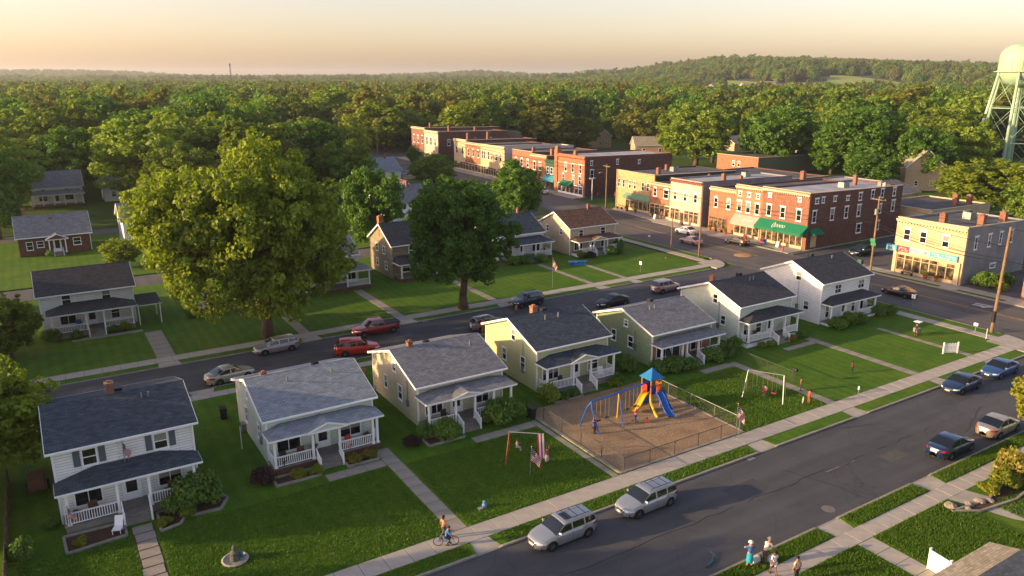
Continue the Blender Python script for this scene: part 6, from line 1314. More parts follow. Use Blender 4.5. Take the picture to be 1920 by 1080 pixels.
sw = thing('swing_set', 'long blue-beamed swing set joined to the play tower', 'swing set', (35.9, 45.4, .15))
MB().tube((0, 0, 2.45), (7.0, 1.0, 2.3), .075, .075, 10).build('top_beam', PBLUE, sw)
for a, b_ in (((0, 0, 2.45), (-.35, 1.0, 0)), ((0, 0, 2.45), (.1, -1.0, 0))): MB().path([a, tuple(Vector(a).lerp(Vector(b_), .25) + Vector((-.12, 0, .12))), b_], .06, 8).build('leg', PBLUE, sw)
MB().tube((3.3, .47, 2.37), (3.3, .6, 0), .055, .055, 8).build('leg', PYEL, sw); MB().tube((3.3, .47, 2.37), (2.7, -.95, 0), .045, .045, 8).build('leg', PBLUE, sw)
for i, q in enumerate((.9, 1.9, 4.4, 5.4)):
    zb = 2.45 - q * .02; y = q / 7
    s_ = MB().box(q - .22, y - .12, .52, q + .22, y + .12, .56).build('swing_seat', BLACKP, sw)
    for k in (-.2, .2): MB().tube((q + k, y, .55), (q + k, y, zb), .014, .014, 5).build('chain', STEEL if i % 2 else mat('rope_tan', '#9c8058', .9), s_)
st = thing('swing_set', 'silver tube swing set on the lawn right of the playground', 'swing set', (53.4, 42.5, ZB), R(-58))
for s in (-1, 1):
    for k in (-1, 1): MB().tube((s * 1.55, 0, 2.35), (s * 1.75, k * 1.05, 0), .045, .045, 8).build('leg', STEEL, st)
MB().tube((-1.6, 0, 2.36), (1.6, 0, 2.36), .05, .05, 8).build('top_beam', STEEL, st)
for q in (-.9, .0, .8):
    s_ = MB().box(q - .2, -.12, .5, q + .2, .12, .54).build('swing_seat', GREENP if q < 0 else PRED, st)
    for k in (-.18, .18): MB().tube((q + k, 0, .53), (q + k, 0, 2.34), .012, .012, 5).build('chain', STEEL, s_)
rs = thing('garden_swing', 'rusty red swing frame draped with a striped flag on the front lawn', 'swing frame', (28.5, 43.9, ZB), R(-40)); RUST = mat('rusty_red_tube', '#8a4632', .7, .3, 5)
for s in (-1, 1):
    for k in (-1, 1): MB().tube((s * 1.15, 0, 2.3), (s * 1.3, k * 1.0, 0), .045, .045, 8).build('leg', RUST, rs)
MB().tube((-1.2, 0, 2.32), (1.2, 0, 2.32), .045, .045, 8).build('top_beam', STEEL, rs)
FW, FRd, FB = mat('flag_white', '#c9c2c4', .85, .05), mat('flag_red', '#a02434', .85, .05), mat('flag_blue', '#232a4e', .85, .05)
STAR = mat('flag_star', '#d8d8dc', .85, .02)
def flag(label, x, y, z, rz, pole_h, wd, ht, droop=.5, name='flag', tilt=0, pole=True, on=None):
    t = thing(name, label, 'flag', (x, y, z), R(rz))
    tx = math.tan(R(tilt))
    if pole:
        MB().tube((0, 0, 0), (tx * pole_h, 0, pole_h), .03, .022, 8).build('pole', STEEL, t); MB().lathe([(.005, 0), (.05, .04), (.05, .07), (.005, .11)], 8, (tx * pole_h, 0, pole_h - .02)).build('finial', PYEL, t)
    ny, nx = 13, 12; mb = MB(); zt = pole_h - .06
    def pt(i, j):
        u, v = i / nx, j / ny
        return (tx * (zt - ht * v) + u * wd * (1 - .78 * droop) + .05 * math.sin(v * 5) * u, .1 * math.sin(u * 7 + v * 4) * (.2 + u), zt - v * ht * (1 - .25 * droop * u) - u * wd * droop * .62)
    for j in range(ny):
        for i in range(nx):
            m = (2 if (i < 5 and j < 7) else (1 if j % 2 == 0 else 0)); mb.poly([pt(i, j), pt(i + 1, j), pt(i + 1, j + 1), pt(i, j + 1)], m)
    f = mb.build('cloth', [FW, FRd, FB], t, True)
    s = MB()
    for j in range(7):
        for i in range(5):
            if (i + j) % 2 == 0:
                c = Vector(pt(i + .5, j + .5)); r = wd * .016
                for o in (-.012, .012): s.poly([(c.x + r * math.cos(k * math.tau / 5), c.y + o, c.z + r * math.sin(k * math.tau / 5)) for k in range(5)])
    s.build('stars', STAR, f); return t
flag('striped flag hanging on the upper wall of the white two-storey house', 2.55, 52.3, 3.5, -35, 1.5, 1.1, .8, .8)
flag('small striped flag on the porch post of the white two-storey house', -1.05, 50.85, .75, -35, 1.35, 1.0, .65, .8)
flag('large striped flag on a leaning pole planted in the front lawn', 27.6, 41.8, ZB, -32, 2.3, 1.6, 1.0, .75, tilt=3)
flag('striped flag at the front corner of the playground fence', 45.0, 38.2, ZB, -32, 2.9, 1.7, 1.05, .82)
flag('striped flag on a tall pole on the lawn behind the suv', 58.6, 83.4, ZB, -60, 4.2, 1.7, 1.1, .85)
dr = MB(); n = 10
for i in range(n):
    t0, t1 = i / n, (i + 1) / n; A = Vector((1.18, -.03, 2.34)); B = Vector((1.36, -.85, .75)); p, q = A.lerp(B, t0), A.lerp(B, t1); e = Vector((.24, .08, 0))
    for k in range(4): dr.poly([p - e + e * k / 2, p - e + e * (k + 1) / 2, q - e + e * (k + 1) / 2, q - e + e * k / 2], 1 if k % 2 == 0 else 0)
dr.build('draped_flag', [FW, FRd], rs)
# chain-link fences: posts, rails, woven wire
WIRE = mat('fence_wire', '#6d6e68', .6, .1, metal=.5); FPOST = mat('fence_post', '#4a4540', .6, .2, metal=.4)
def chainlink(label, pts, h=1.15, post=FPOST, step=2.6, wire=.07):
    t = thing('chainlink_fence', label, 'fence', (0, 0, 0))
    wv = MB()
    for a, b_ in zip(pts[:-1], pts[1:]):
        A, B = Vector((*a, ZB)), Vector((*b_, ZB)); Ln = (B - A).length; n = max(1, round(Ln / step)); d = (B - A) / Ln
        for i in range(n + 1):
            if i == 0 and a is not pts[0]: continue
            p = A.lerp(B, i / n); MB().tube(p - Vector((0, 0, .3)), p + Vector((0, 0, h + .05)), .035, .035, 6).build('fence_post', post, t)
        MB().tube(A + Vector((0, 0, h)), B + Vector((0, 0, h)), .026, .026, 6).build('top_rail', post, t)
        m = int(Ln / wire); nv = d.cross(Vector((0, 0, 1))) * .003
        for i in range(-int(h / wire), m):
            for s in (0, 1):
                x0 = i * wire; x1 = x0 + h; z0, z1 = 0, h
                if x0 < 0: z0 = -x0; x0 = 0
                if x1 > Ln: z1 = h - (x1 - Ln); x1 = Ln
                if x1 - x0 < .02: continue
                if s: z0, z1 = h - z0, h - z1
                a3, b3 = A + d * x0 + Vector((0, 0, z0 + .02)), A + d * x1 + Vector((0, 0, z1 + .02)); up = Vector((0, 0, .0022))
                wv.poly([a3 - up, b3 - up, b3 + up, a3 + up])
    wv.build('wire_mesh', WIRE, t)['kind'] = 'stuff'
    return t
chainlink('low chain-link fence around the front and left of the playground', [(33.7, 51.6), (33.75, 38.62), (46.25, 38.62)])
chainlink('grey chain-link fence along the right side of the playground', [(46.35, 50.2), (46.35, 39.0)], post=STEEL)
chainlink('chain-link fence between the lawns by the silver swing set', [(59.0, 50.0), (58.7, 43.6)], post=mat('fence_post_green', '#3c4438', .6), h=1.0, wire=.1)
sg = thing('warning_post', 'post with round red warning sign at the playground corner', 'sign', (45.5, 38.35, ZB)); MB().tube((0, 0, 0), (0, 0, 1.5), .03, .03, 6).build('pole', STEEL, sg); MB().lathe([(.001, -.02), (.2, -.02), (.2, .02), (.001, .02)], 14, (0, 0, 1.6), axis='y').build('disc', mat('sign_scarlet', '#d02a1c', .5, .05), sg)
# utility poles and wires
POLE = mat('pole_wood', '#7a6248', .9, .25, 2, tint='#a08868')
def upole(label, x, y, h, arms=1, rz=0, lamp=None, band=False, r=.16, lean=0):
    t = thing('utility_pole', label, 'pole', (x, y, 0), R(rz))
    MB().tube((0, 0, -.3), (lean, 0, h), r, r * .72, 10).build('pole_shaft', POLE, t)
    for k in range(arms):
        z = h - .5 - k * .9; MB().bar((lean - .05, -1.1, z), (lean - .05, 1.1, z), .11, .12).build('crossarm', POLE, t)
        for yy in (-1, -.4, .4, 1): MB().lathe([(.03, 0), (.05, .05), (.03, .1), (.05, .15), (.02, .2)], 8, (lean - .05, yy, z + .06)).build('insulator', STEEL, t)
    if lamp: MB().path([(0, 0, lamp), (-.9, 0, lamp + .35), (-1.7, 0, lamp + .3)], .035, 6).box(-2.1, -.13, lamp + .2, -1.55, .13, lamp + .34).build('street_light', STEEL, t)
    if band: MB().tube((0, 0, 1.3), (.0, 0, 2.6), r * 1.12, r * 1.08, 10).build('pole_sleeve', BLACKP, t)
    return t
upole('tall leaning utility pole with black sleeve at the right corner', 89.9, 41.3, 12.2, 0, 0, None, True, .19, .35)
p1 = upole('utility pole with transformer between the brick and cream corner shops', 104.3, 66.0, 11.3, 1, 0)
MB().lathe([(.02, 0), (.25, .02), (.25, .8), (.2, .88), (.02, .9)], 12, (-.35, 0, 8.6)).build('transformer', STEEL, p1)
MB().box(-.3, -.5, 4.0, -.24, .3, 4.5).box(-.3, -.35, 4.55, -.24, .45, 5.05).build('street_sign', mat('street_sign_green', '#1f7a4a', .5), p1)
upole('utility pole on the corner lawn before the white-painted shop', 89.6, 86.6, 11.4, 0, 0, None, False, .14)
upole('dark slim pole on the corner lawn beside main street', 88.9, 92.3, 7.2, 0, 0, None, False, .1)
upole('utility pole with lamp arm beside the tan brick corner', 107.6, 133.0, 9.6, 1, 0, 7.6)
upole('utility pole at the far bend beside the pinkish block', 112.2, 224.5, 10.5, 0, 0, None, False, .2)
upole('tall bare pole rising above the far end of the street', 111.5, 274, 13.5, 0, 0, None, False, .25)
def wires(label, runs):
    mb = MB()
    for a, b_, sag, r in runs:
        A, B = Vector(a), Vector(b_); pts = [A.lerp(B, i / 12) - Vector((0, 0, sag * 4 * (i / 12) * (1 - i / 12))) for i in range(13)]; mb.path(pts, r, 4)
    return tag(mb.build('overhead_wire', BLACKP), label, 'wire')
wires('overhead wires from leaning pole to the transformer pole', [((90.2, 41.3, 12), (104.3, 65.9, 10.9), .6, 0.027), ((90.2, 41.3, 10), (104.3, 66, 9.4), .6, 0.027), ((90.1, 41.3, 8.6), (104.3, 66, 7.4), .7, 0.033), ((90.1, 41.3, 8.2), (104.3, 66, 7.0), .7, 0.045)])
wires('overhead wires from transformer pole along the brick storefronts', [((104.3, 66, 10.9), (107.6, 133, 9.3), 1.2, 0.027), ((104.3, 66, 7.4), (107.6, 133, 7.2), 1.3, 0.033), ((104.3, 66, 7.0), (89.6, 86.6, 8.8), .5, 0.030), ((104.3, 66, 9.2), (130, 80.4, 8.0), .6, 0.024)])
wires('overhead wires leaving the leaning pole past the right edge', [((90.2, 41.3, 12), (96, 5, 11.6), .6, 0.027), ((90.1, 41.3, 8.4), (96, 5, 8), .6, 0.038), ((90.2, 41.3, 10), (107.4, 54.6, 7.2), .3, 0.024)])
wires('overhead wires up the main street towards the far bend', [((107.6, 133, 9.3), (112.2, 224.5, 9.8), 1.6, 0.038), ((107.6, 133, 8.3), (112.2, 224.5, 8.8), 1.6, 0.038)])
# water tower
WT = mat('water_tower_green', '#96b59a', .55, .12, .3, tint='#8a8450', tscale=.25, tamt=.35)
wt = thing('water_tower', 'pale green water tower on tall braced legs at the right edge', 'water tower', (246.6, 117.2, 0)); wt.scale = (1.14, 1.14, 1)
MB().lathe([(.3, 25.2), (2.4, 25.5), (4.2, 26.6), (5.1, 28.2), (5.4, 29.6), (5.4, 33.2), (5.2, 34.6), (4.5, 36), (3.2, 37), (1.2, 37.6), (.1, 37.7)], 28).build('tank', WT, wt, True)
MB().lathe([(5.4, 29.5), (6.1, 29.5), (6.1, 29.75), (5.4, 29.75)], 28).build('balcony', WT, wt)
seam = MB()
for k in range(14):
    a = k * math.tau / 14; seam.path([(5.42 * math.cos(a), 5.42 * math.sin(a), 29.8), (5.42 * math.cos(a), 5.42 * math.sin(a), 33.2), (4.53 * math.cos(a), 4.53 * math.sin(a), 36.02)], .05, 4)
seam.build('tank_seam', mat('rust_seam', '#7c7a4c', .8), wt)
LG = [(5.3 * math.cos(R(20 + 60 * k)), 5.3 * math.sin(R(20 + 60 * k)), 9.3 * math.cos(R(20 + 60 * k)), 9.3 * math.sin(R(20 + 60 * k))) for k in range(6)]
for k, (a, b_, c, d) in enumerate(LG):
    MB().tube((c, d, 0), (a, b_, 29.4), .42, .36, 8).build('leg', WT, wt)
    e = LG[(k + 1) % 6]; L_ = lambda q, f: (q[2] + (q[0] - q[2]) * f, q[3] + (q[1] - q[3]) * f, 29.4 * f)
    for f0, f1 in ((0, .33), (.33, .66), (.66, .97)):
        MB().tube(L_(LG[k], f0), L_(e, f1), .06, .06, 5).tube(L_(e, f0), L_(LG[k], f1), .06, .06, 5).build('brace', WT, wt)
        MB().tube(L_(LG[k], f1), L_(e, f1), .13, .13, 6).build('strut', WT, wt)
MB().tube((0, 0, 0), (0, 0, 25.4), .6, .6, 10).build('riser', WT, wt); MB().lathe([(.1, 37.6), (.35, 37.7), (.35, 38.3), (.02, 38.6)], 10).build('finial', WT, wt)
# masts and towers on the skyline
def AB3(u, b): return AB((u - 960) * b / 1491, b)
for lb, u, b, h, r in (('dark lattice mast above the woods left of centre', 433, 2000, 62, 2.6), ('thin mast on the far left ridge', 117, 3900, 62, 2.2), ('very thin mast on the skyline between two others', 252, 3600, 58, 1.2)):
    x, y = AB3(u, b); t = thing('radio_mast', lb, 'mast', (x, y, 0)); z0 = 0; 
    for k in range(3): MB().tube((r * math.cos(k * 2.09), r * math.sin(k * 2.09), 0), (r * .35 * math.cos(k * 2.09), r * .35 * math.sin(k * 2.09), h), r * .22, r * .16, 6).build('leg', DARK, t)
    for i in range(12):
        q = MB()
        for k in range(3):
            f = lambda kk, s: (r * (1 - .65 * s) * math.cos(kk * 2.09), r * (1 - .65 * s) * math.sin(kk * 2.09), h * s); q.tube(f(k, i / 12), f(k + 1, (i + 1) / 12), r * .1, r * .1, 4)
        q.build('brace', DARK, t)
    MB().lathe([(r * .2, h * .88), (r * .8, h * .9), (r * .8, h * .95), (r * .2, h)], 8).build('antenna', DARK, t)
TW = mat('far_concrete', '#a39a8e', .8, .1)
for lb, u, b, w_, h in (('pale tower block on the skyline, right of a pair', 1097, 2500, 13, 47), ('pale slim tower block on the skyline, left of a pair', 1046, 2500, 8, 42), ('low white hospital block between the skyline towers', 1070, 2500, 50, 32), ('white block at the foot of the wooded hill', 1441, 1020, 16, 22)):
    x, y = AB3(u, b); t = thing('distant_block', lb, 'building', (x, y, 0), R(-32)); MB().box(-w_ / 2, -6, 0, w_ / 2, 6, h).build('wall', TW, t); MB().box(-w_ / 2 - .4, -6.4, h, w_ / 2 + .4, 6.4, h + 1).build('roof', TW, t)
    for k in range(max(1, int(w_ / 6))):
        for j in range(3): MB().box(-w_ / 2 + 2 + k * 6, -6.1, h - 4 - j * 4, -w_ / 2 + 4.5 + k * 6, -6.02, h - 2 - j * 4).build('window', GLASS, t)
for lb, u, b, w_, h in (('pale warehouse roof in the far clearing, leftmost', 1372, 742, 24, 9), ('tan warehouse in the far clearing, beside the pale one', 1412, 720, 22, 8), ('white warehouse in the far clearing, rightmost', 1458, 735, 26, 8), ('white low building far behind the wide elm', 1630, 690, 22, 8), ('pinkish low building far left of the water tower', 1804, 720, 20, 9)):
    x, y = AB3(u, b); t = thing('warehouse', lb, 'warehouse', (x, y, 0), R(-32)); MB().box(-w_ / 2, -7, 0, w_ / 2, 7, h).build('wall', TW if 'tan' not in lb else CREAMW, t)
    MB().hexa([(-w_ / 2 - .5, -7.5, h), (w_ / 2 + .5, -7.5, h), (w_ / 2 + .5, 7.5, h), (-w_ / 2 - .5, 7.5, h), (-w_ / 2 - .5, -.1, h + 2), (w_ / 2 + .5, -.1, h + 2), (w_ / 2 + .5, .1, h + 2), (-w_ / 2 - .5, .1, h + 2)]).build('roof', TARLIGHT, t); MB().box(-2, -7.1, 0, 2, -7.02, 4).build('loading_door', STEEL, t)
for i, (u, b, w_, d_, h) in enumerate(((1292, 1060, 22, 14, 16), (1318, 1020, 26, 12, 14), (1345, 1070, 18, 12, 17), (1378, 1040, 30, 14, 14), (1402, 1066, 16, 10, 18), (1424, 1015, 24, 12, 14), (1452, 1060, 20, 12, 17), (1478, 1030, 28, 14, 14), (1500, 1064, 16, 10, 17))):
    x, y = AB3(u, b); t = thing('distant_house', ('peach', 'white', 'tan', 'pale', 'pinkish', 'white', 'cream', 'grey', 'white')[i] + ' building of the far town, number %s from its left end' % ('one', 'two', 'three', 'four', 'five', 'six', 'seven', 'eight', 'nine')[i], 'building', (x, y, 0), R(-32 + i * 9 % 20)); wm = (CREAMW, TW, CREAMW, TW, PINKW, TW, CREAMW, GREYW, TW)[i]
    MB().box(-w_ / 2, -d_ / 2, 0, w_ / 2, d_ / 2, h).build('wall', wm, t); MB().hexa([(-w_ / 2 - .5, -d_ / 2 - .5, h), (w_ / 2 + .5, -d_ / 2 - .5, h), (w_ / 2 + .5, d_ / 2 + .5, h), (-w_ / 2 - .5, d_ / 2 + .5, h), (-w_ / 2 - .5, -.1, h + 3), (w_ / 2 + .5, -.1, h + 3), (w_ / 2 + .5, .1, h + 3), (-w_ / 2 - .5, .1, h + 3)]).build('roof', (RF['tanr'], TARLIGHT, RF['grey'], RF['brown'])[i % 4], t)
    for k in range(int(w_ / 5)): MB().box(-w_ / 2 + 1.5 + k * 5, -d_ / 2 - .1, h - 4, -w_ / 2 + 3.5 + k * 5, -d_ / 2 - .02, h - 1.5).build('window', GLASS, t)
# bicycle on the near sidewalk
bk = thing('bicycle', 'small blue bicycle ridden on the near sidewalk', 'bicycle', (18.5, 37.35, ZB + .02), R(62))
for q in (-.5, .48):
    wv = MB()
    for i in range(18): a, c = i * math.tau / 18, (i + 1) * math.tau / 18; wv.tube((0, q + .3 * math.cos(a), .31 + .3 * math.sin(a)), (0, q + .3 * math.cos(c), .31 + .3 * math.sin(c)), .022, .022, 5)
    w_ = wv.build('wheel', TYRE, bk); sp = MB()
    for i in range(8): a = i * math.tau / 8; sp.tube((0, q, .31), (0, q + .3 * math.cos(a), .31 + .3 * math.sin(a)), .004, .004, 3)
    sp.build('spoke', STEEL, w_)
MB().path([(0, .48, .31), (0, .12, .72), (0, -.34, .74), (0, -.05, .3), (0, .48, .31)], .022, 6).path([(0, .12, .72), (0, -.05, .3)], .022, 6).path([(0, -.5, .31), (0, -.34, .74), (0, -.32, .88)], .02, 6).build('frame', PBLUE, bk)
MB().path([(-.26, -.45, .93), (-.1, -.33, .9), (.1, -.33, .9), (.26, -.45, .93)], .016, 6).build('handlebar', STEEL, bk); MB().hexa([(-.03, 0, .75), (.03, 0, .75), (.08, .24, .75), (-.08, .24, .75), (-.03, 0, .8), (.03, 0, .8), (.08, .24, .8), (-.08, .24, .8)]).build('saddle', BLACKP, bk)
hp = thing('hoop', 'pale hoop leaning beside the child in orange', 'hoop', (55.15, 39.7, ZB + .35), R(30)); hm_ = MB()
for i in range(20): a, c = i * math.tau / 20, (i + 1) * math.tau / 20; hm_.tube((.4 * math.cos(a), 0, .3 * math.sin(a)), (.4 * math.cos(c), 0, .3 * math.sin(c)), .02, .02, 5)
hm_.build('ring', TRIM, hp)
# small things on the lawns and verges
def bags(label, x, y): 
    t = thing('bag', label, 'bag', (x, y, ZB)); MB().hexa([(-.3, -.18, 0), (.3, -.18, 0), (.3, .18, 0), (-.3, .18, 0), (-.24, -.1, .42), (.24, -.1, .42), (.24, .1, .42), (-.24, .1, .42)]).build('sack', FW, t); MB().path([(-.12, 0, .4), (-.08, 0, .56), (.08, 0, .56), (.12, 0, .4)], .012, 5).build('strap', FW, t)
bags('white bag on the verge beside the bending person', 34.25, 25.6); bags('pale bag behind the person in white hat', 33.35, 26.05)
sb = thing('scooter', 'dark teal scooter lying on the street by the verge', 'scooter', (31.1, 27.5, 0), R(20)); MB().box(-.5, -.08, .06, .4, .08, .1).build('deck', mat('teal_paint', '#1c4f60', .5), sb); MB().path([(.4, 0, .09), (.9, .25, .1)], .025, 6).path([(.85, .05, .1), (.98, .45, .12)], .02, 6).build('handlebar', mat('teal_paint', '#1c4f60'), sb)
for q in (-.45, .45): MB().lathe([(.01, -.02), (.07, -.02), (.07, .02), (.01, .02)], 10, (q, 0, .07), axis='y').build('wheel', TYRE, sb)
ft = thing('garden_ornament', 'small gnome-like fountain in a pale kerbed bed on the front lawn', 'garden ornament', (7.1, 42.7, ZB)); MB().lathe([(.75, 0), (.8, .1), (.7, .14), (.62, .06), (.1, .05)], 14).build('stone_ring', CONC, ft); MB().lathe([(.3, .05), (.26, .4), (.3, .55), (.12, .7), (.14, .85), (.1, .98), (.01, 1.02)], 12).build('figure', mat('mossy_stone', '#55564e', .9, .4, 5), ft); MB().lathe([(.15, .05), (.16, .3), (.04, .45)], 8, (.35, .15, 0)).build('jar', mat('blue_glaze', '#3a5a78', .4), ft)
bx = thing('garden_ornament', 'blue and white ornament on the lawn corner by the path', 'garden ornament', (22.7, 39.9, ZB)); MB().lathe([(.16, 0), (.18, .2), (.1, .3), (.13, .42), (.02, .5)], 10).build('figure', mat('blue_glaze2', '#5f86b0', .4, .3, 8), bx); MB().box(-.5, -.2, 0, -.2, .1, .08).build('stone', CONC, bx)
kb = thing('boat', 'bright blue dinghy lying on the lawn across the street', 'boat', (69.4, 92.3, ZB), R(-25)); MB().hexa([(-1.1, -.35, .0), (1.0, -.3, 0), (1.0, .3, 0), (-1.1, .35, 0), (-1.3, -.6, .55), (1.5, -.2, .6), (1.5, .2, .6), (-1.3, .6, .55)]).build('hull', mat('boat_blue', '#2a78c0', .4), kb); MB().box(-.4, -.5, .5, -.1, .5, .56).build('thwart', TRIM, kb)
gt = thing('gate_panel', 'white picket gate panels standing beside the corner lawn path', 'gate', (79.0, 39.9, ZB), R(-25))
for q in range(9): MB().box(-.7 + q * .16, -.02, .1, -.6 + q * .16, .02, 1.1 + .06 * (q % 2)).build('picket', TRIM, gt)
MB().box(-.75, .02, .3, .72, .06, .38).box(-.75, .02, .85, .72, .06, .93).build('gate_rail', TRIM, gt); MB().box(.72, -.06, 0, .84, .06, 1.25).build('gate_post', TRIM, gt); MB().box(-.87, -.06, 0, -.75, .06, 1.25).build('gate_post', TRIM, gt)
ct = thing('cart', 'tall wire cart with pale canopy on the corner house lawn', 'cart', (81.9, 45.3, ZB)); MB().box(-.3, -.3, .35, .3, .3, .8).build('basket', STEEL, ct); MB().path([(-.28, -.28, .1), (-.28, -.28, 1.5), (.28, -.28, 1.5), (.28, -.28, .1)], .02, 5).build('frame', DARK, ct); MB().box(-.35, -.35, 1.5, .35, .35, 1.56).build('canopy', TRIM, ct)
for q in (-.28, .28): MB().lathe([(.01, -.03), (.12, -.03), (.12, .03), (.01, .03)], 10, (q, 0, .12), axis='x').build('wheel', TYRE, ct)
def post(label, x, y, h, name='sign_post', m=STEEL, head=None, cat='post'):
    t = thing(name, label, cat, (x, y, ZB)); MB().tube((0, 0, -.2), (0, 0, h), .03, .03, 6).build('pole', m, t)
    if head == 'box': MB().box(-.12, -.22, h, .12, .22, h + .2).lathe([(.12, -.22), (.12, .22)], 10, (0, 0, h + .2), axis='y').build('mailbox', TRIM if m is STEEL else BLACKP, t)
    elif head == 'sign': MB().box(-.02, -.25, h - .35, .02, .25, h + .15).build('sign_plate', TRIM, t)
    elif head == 'cap': MB().lathe([(.06, h - .3), (.09, h - .2), (.07, h), (.01, h + .08)], 8).build('cap', TRIM, t)
    return t
post('short white-capped post on the sidewalk edge right of the swing lawn', 60.6, 38.0, 1.0, head='cap'); post('thin sign post on the main street verge before the white corner house', 89.6, 50.6, 2.1, head='sign'); post('white mailbox on a post at the main street verge', 89.7, 98.6, 1.1, 'mailbox', head='box', cat='mailbox')
post('small pale box on a post at the foot of the leaning pole', 88.6, 42.4, .7, 'meter_post', head='box', cat='meter'); post('thin white stake on the corner lawn by the sidewalk', 87.0, 40.4, 1.2, 'stake', TRIM); post('thin stake on the lawn across the street with small sign', 74.6, 83.6, 1.5, head='sign'); post('thin stake beside the side wall of the pale-roofed small house', 10.9, 57.2, 1.9, 'stake', TRIM)
post('dark mailbox by the path near the silver swing set', 58.4, 43.2, 1.2, 'mailbox', FPOST, 'box', 'mailbox'); post('slender stake with red lantern on the verge by the white corner house', 89.4, 55.6, 1.1, 'lantern_post', DARK, 'cap'); post('small stake on the lawn of the far white house', 12.6, 82.9, 1.0, 'stake', STEEL)
lp = thing('street_lamp', 'white double-armed street lamp by the brick corner block', 'street lamp', (111.6, 143.2, 0)); MB().tube((0, 0, 0), (0, 0, 5.2), .1, .07, 8).build('lamp_post', TRIM, lp); MB().box(-.9, -.12, 5.1, .9, .12, 5.25).build('lamp_head', TRIM, lp)
# beds with stone edging at the first house
def bed(label, pts, h=.16):
    t = thing('garden_bed', label, 'garden bed', (0, 0, ZB)); mb = MB(); mb.poly([(x, y, .05) for x, y in pts]); mb.build('soil', SOIL, t)
    for a, b_ in zip(pts, pts[1:] + pts[:1]): MB().bar((*a, h / 2), (*b_, h / 2), .16, h).build('edging_stone', CONC2, t)
bed('stone-edged bed in front of the white two-storey porch, left of steps', [(-1.4, 48.6), (1.9, 48.9), (1.9, 50.6), (-1.5, 50.7)])
bed('curving stone-edged bed right of the slab path', [(3.8, 48.2), (5.0, 48.5), (5.4, 49.2), (7.6, 49.0), (8.3, 50.2), (8.0, 51), (3.9, 50.7)])
bed('planted bed before the brick-based porch, left of steps', [(11.6, 49.9), (14.8, 49.9), (14.8, 51.1), (11.6, 51.1)]); bed('flower bed before the brick-based porch, right of steps', [(16.9, 49.95), (19.3, 49.95), (19.3, 51.1), (16.9, 51.1)])
bed('mulched bed before the beige house porch', [(23.4, 49.7), (26.6, 49.8), (26.6, 51.1), (23.4, 51.1)]); bed('mulched bed before the pale yellow porch', [(36.6, 51.3), (39.6, 51.3), (39.6, 52.5), (36.6, 52.5)]); bed('garden bed with boulders beside the right driveway', [(48.8, 22.9), (52.2, 22.4), (58.5, 23.5), (59.3, 22), (54, 21.4), (50.4, 21.9)])
# boulders in the right bed
for i, (x, y, s) in enumerate(((49.3, 23.3, .42), (50.6, 22.8, .3), (51.6, 22.6, .36), (52.3, 22.3, .3), (50.0, 22.5, .26))):
    g = np.random.default_rng(i); mb = MB(); pf = [(s * .7, 0), (s, s * .25), (s * .85, s * .55), (s * .4, s * .75), (.02, s * .8)]; mb.lathe(pf, 9); mb.v = [(x_ * (1 + .25 * g.normal() * .4), y_ * (1 + .1 * g.normal()), z_ * (1 + .08 * g.normal())) for x_, y_, z_ in mb.v]
    o = mb.build('boulder', mat('boulder_stone', '#8d8272', .9, .3, 4), loc=(x, y, ZB)); tag(o, ('large pale boulder at the near tip of the right garden bed', 'small boulder in the right garden bed beside the largest', 'rounded boulder in the middle of the right garden bed', 'boulder nearest the bushes in the right garden bed', 'smallest boulder in the right garden bed')[i], 'boulder')
tag(MB().lathe([(.45, 0), (.45, .006)], 18, (42.3, 27.6, 0.006)).build('manhole_cover', mat('manhole_iron', '#6d6760', .7, .2, 8)), 'round pale manhole cover near the right kerb', 'manhole cover')
tag(MB().lathe([(.9, 0), (1.5, 0.045), (1.2, .12), (.4, .2), (.01, .22)], 14, (96.4, 83.5, 0)).build('sand_heap', mat('sand', '#a8825e', .95, .2, 4, .4)), 'low tan sand heap lying on the main street junction', 'heap')
# things on porches
def chair(label, x, y, rz, m, z=.65, parent=None):
    t = thing('porch_chair', label, 'chair', (x, y, z), R(rz)); MB().box(-.28, -.26, .38, .28, .26, .43).build('seat', m, t); MB().hexa([(-.28, .22, .43), (.28, .22, .43), (.28, .27, .43), (-.28, .27, .43), (-.28, .34, .95), (.28, .34, .95), (.28, .38, .95), (-.28, .38, .95)]).build('backrest', m, t)
    for a in (-.25, .25):
        for c in (-.23, .23): MB().box(a - .025, c - .025, 0, a + .025, c + .025, .38).build('leg', m, t)
        MB().box(a - .03, -.26, .6, a + .03, .3, .64).build('armrest', m, t)
WK = mat('wicker_brown', '#5c4230', .85, .3, 8); BLUEP = mat('chair_blue', '#3a5f86', .6)
for q in (('brown wicker chair on the white two-storey porch, left half', .4, 51.55, 10, WK), ('brown wicker chair near the door of the white two-storey porch', 5.1, 51.65, -10, WK), ('dark chair at left on the brick-based porch', 12.8, 51.85, 15, DARK), ('brown chair by the left window of the brick-based porch', 14.0, 51.95, -15, WK), ('red chair at right on the brick-based porch', 17.8, 51.85, 20, PRED), ('dark chair on the beige house porch', 26.1, 52.15, 10, DARK), ('dark chair by the left window of the pale yellow porch', 38.6, 53.15, 10, DARK), ('pale chair at right on the pale yellow porch', 43.0, 53.05, -20, TRIM), ('dark chair on the sage house porch', 51.6, 52.75, 0, DARK), ('red chair right of the sage porch steps', 55.6, 52.65, 0, PRED), ('dark chair on the mint-white porch', 64.0, 52.65, 0, DARK), ('brown chair at right on the mint-white porch', 69.0, 52.65, 10, WK), ('blue chair on the far white house porch', 2.2, 95.7, 10, BLUEP)): chair(*q)
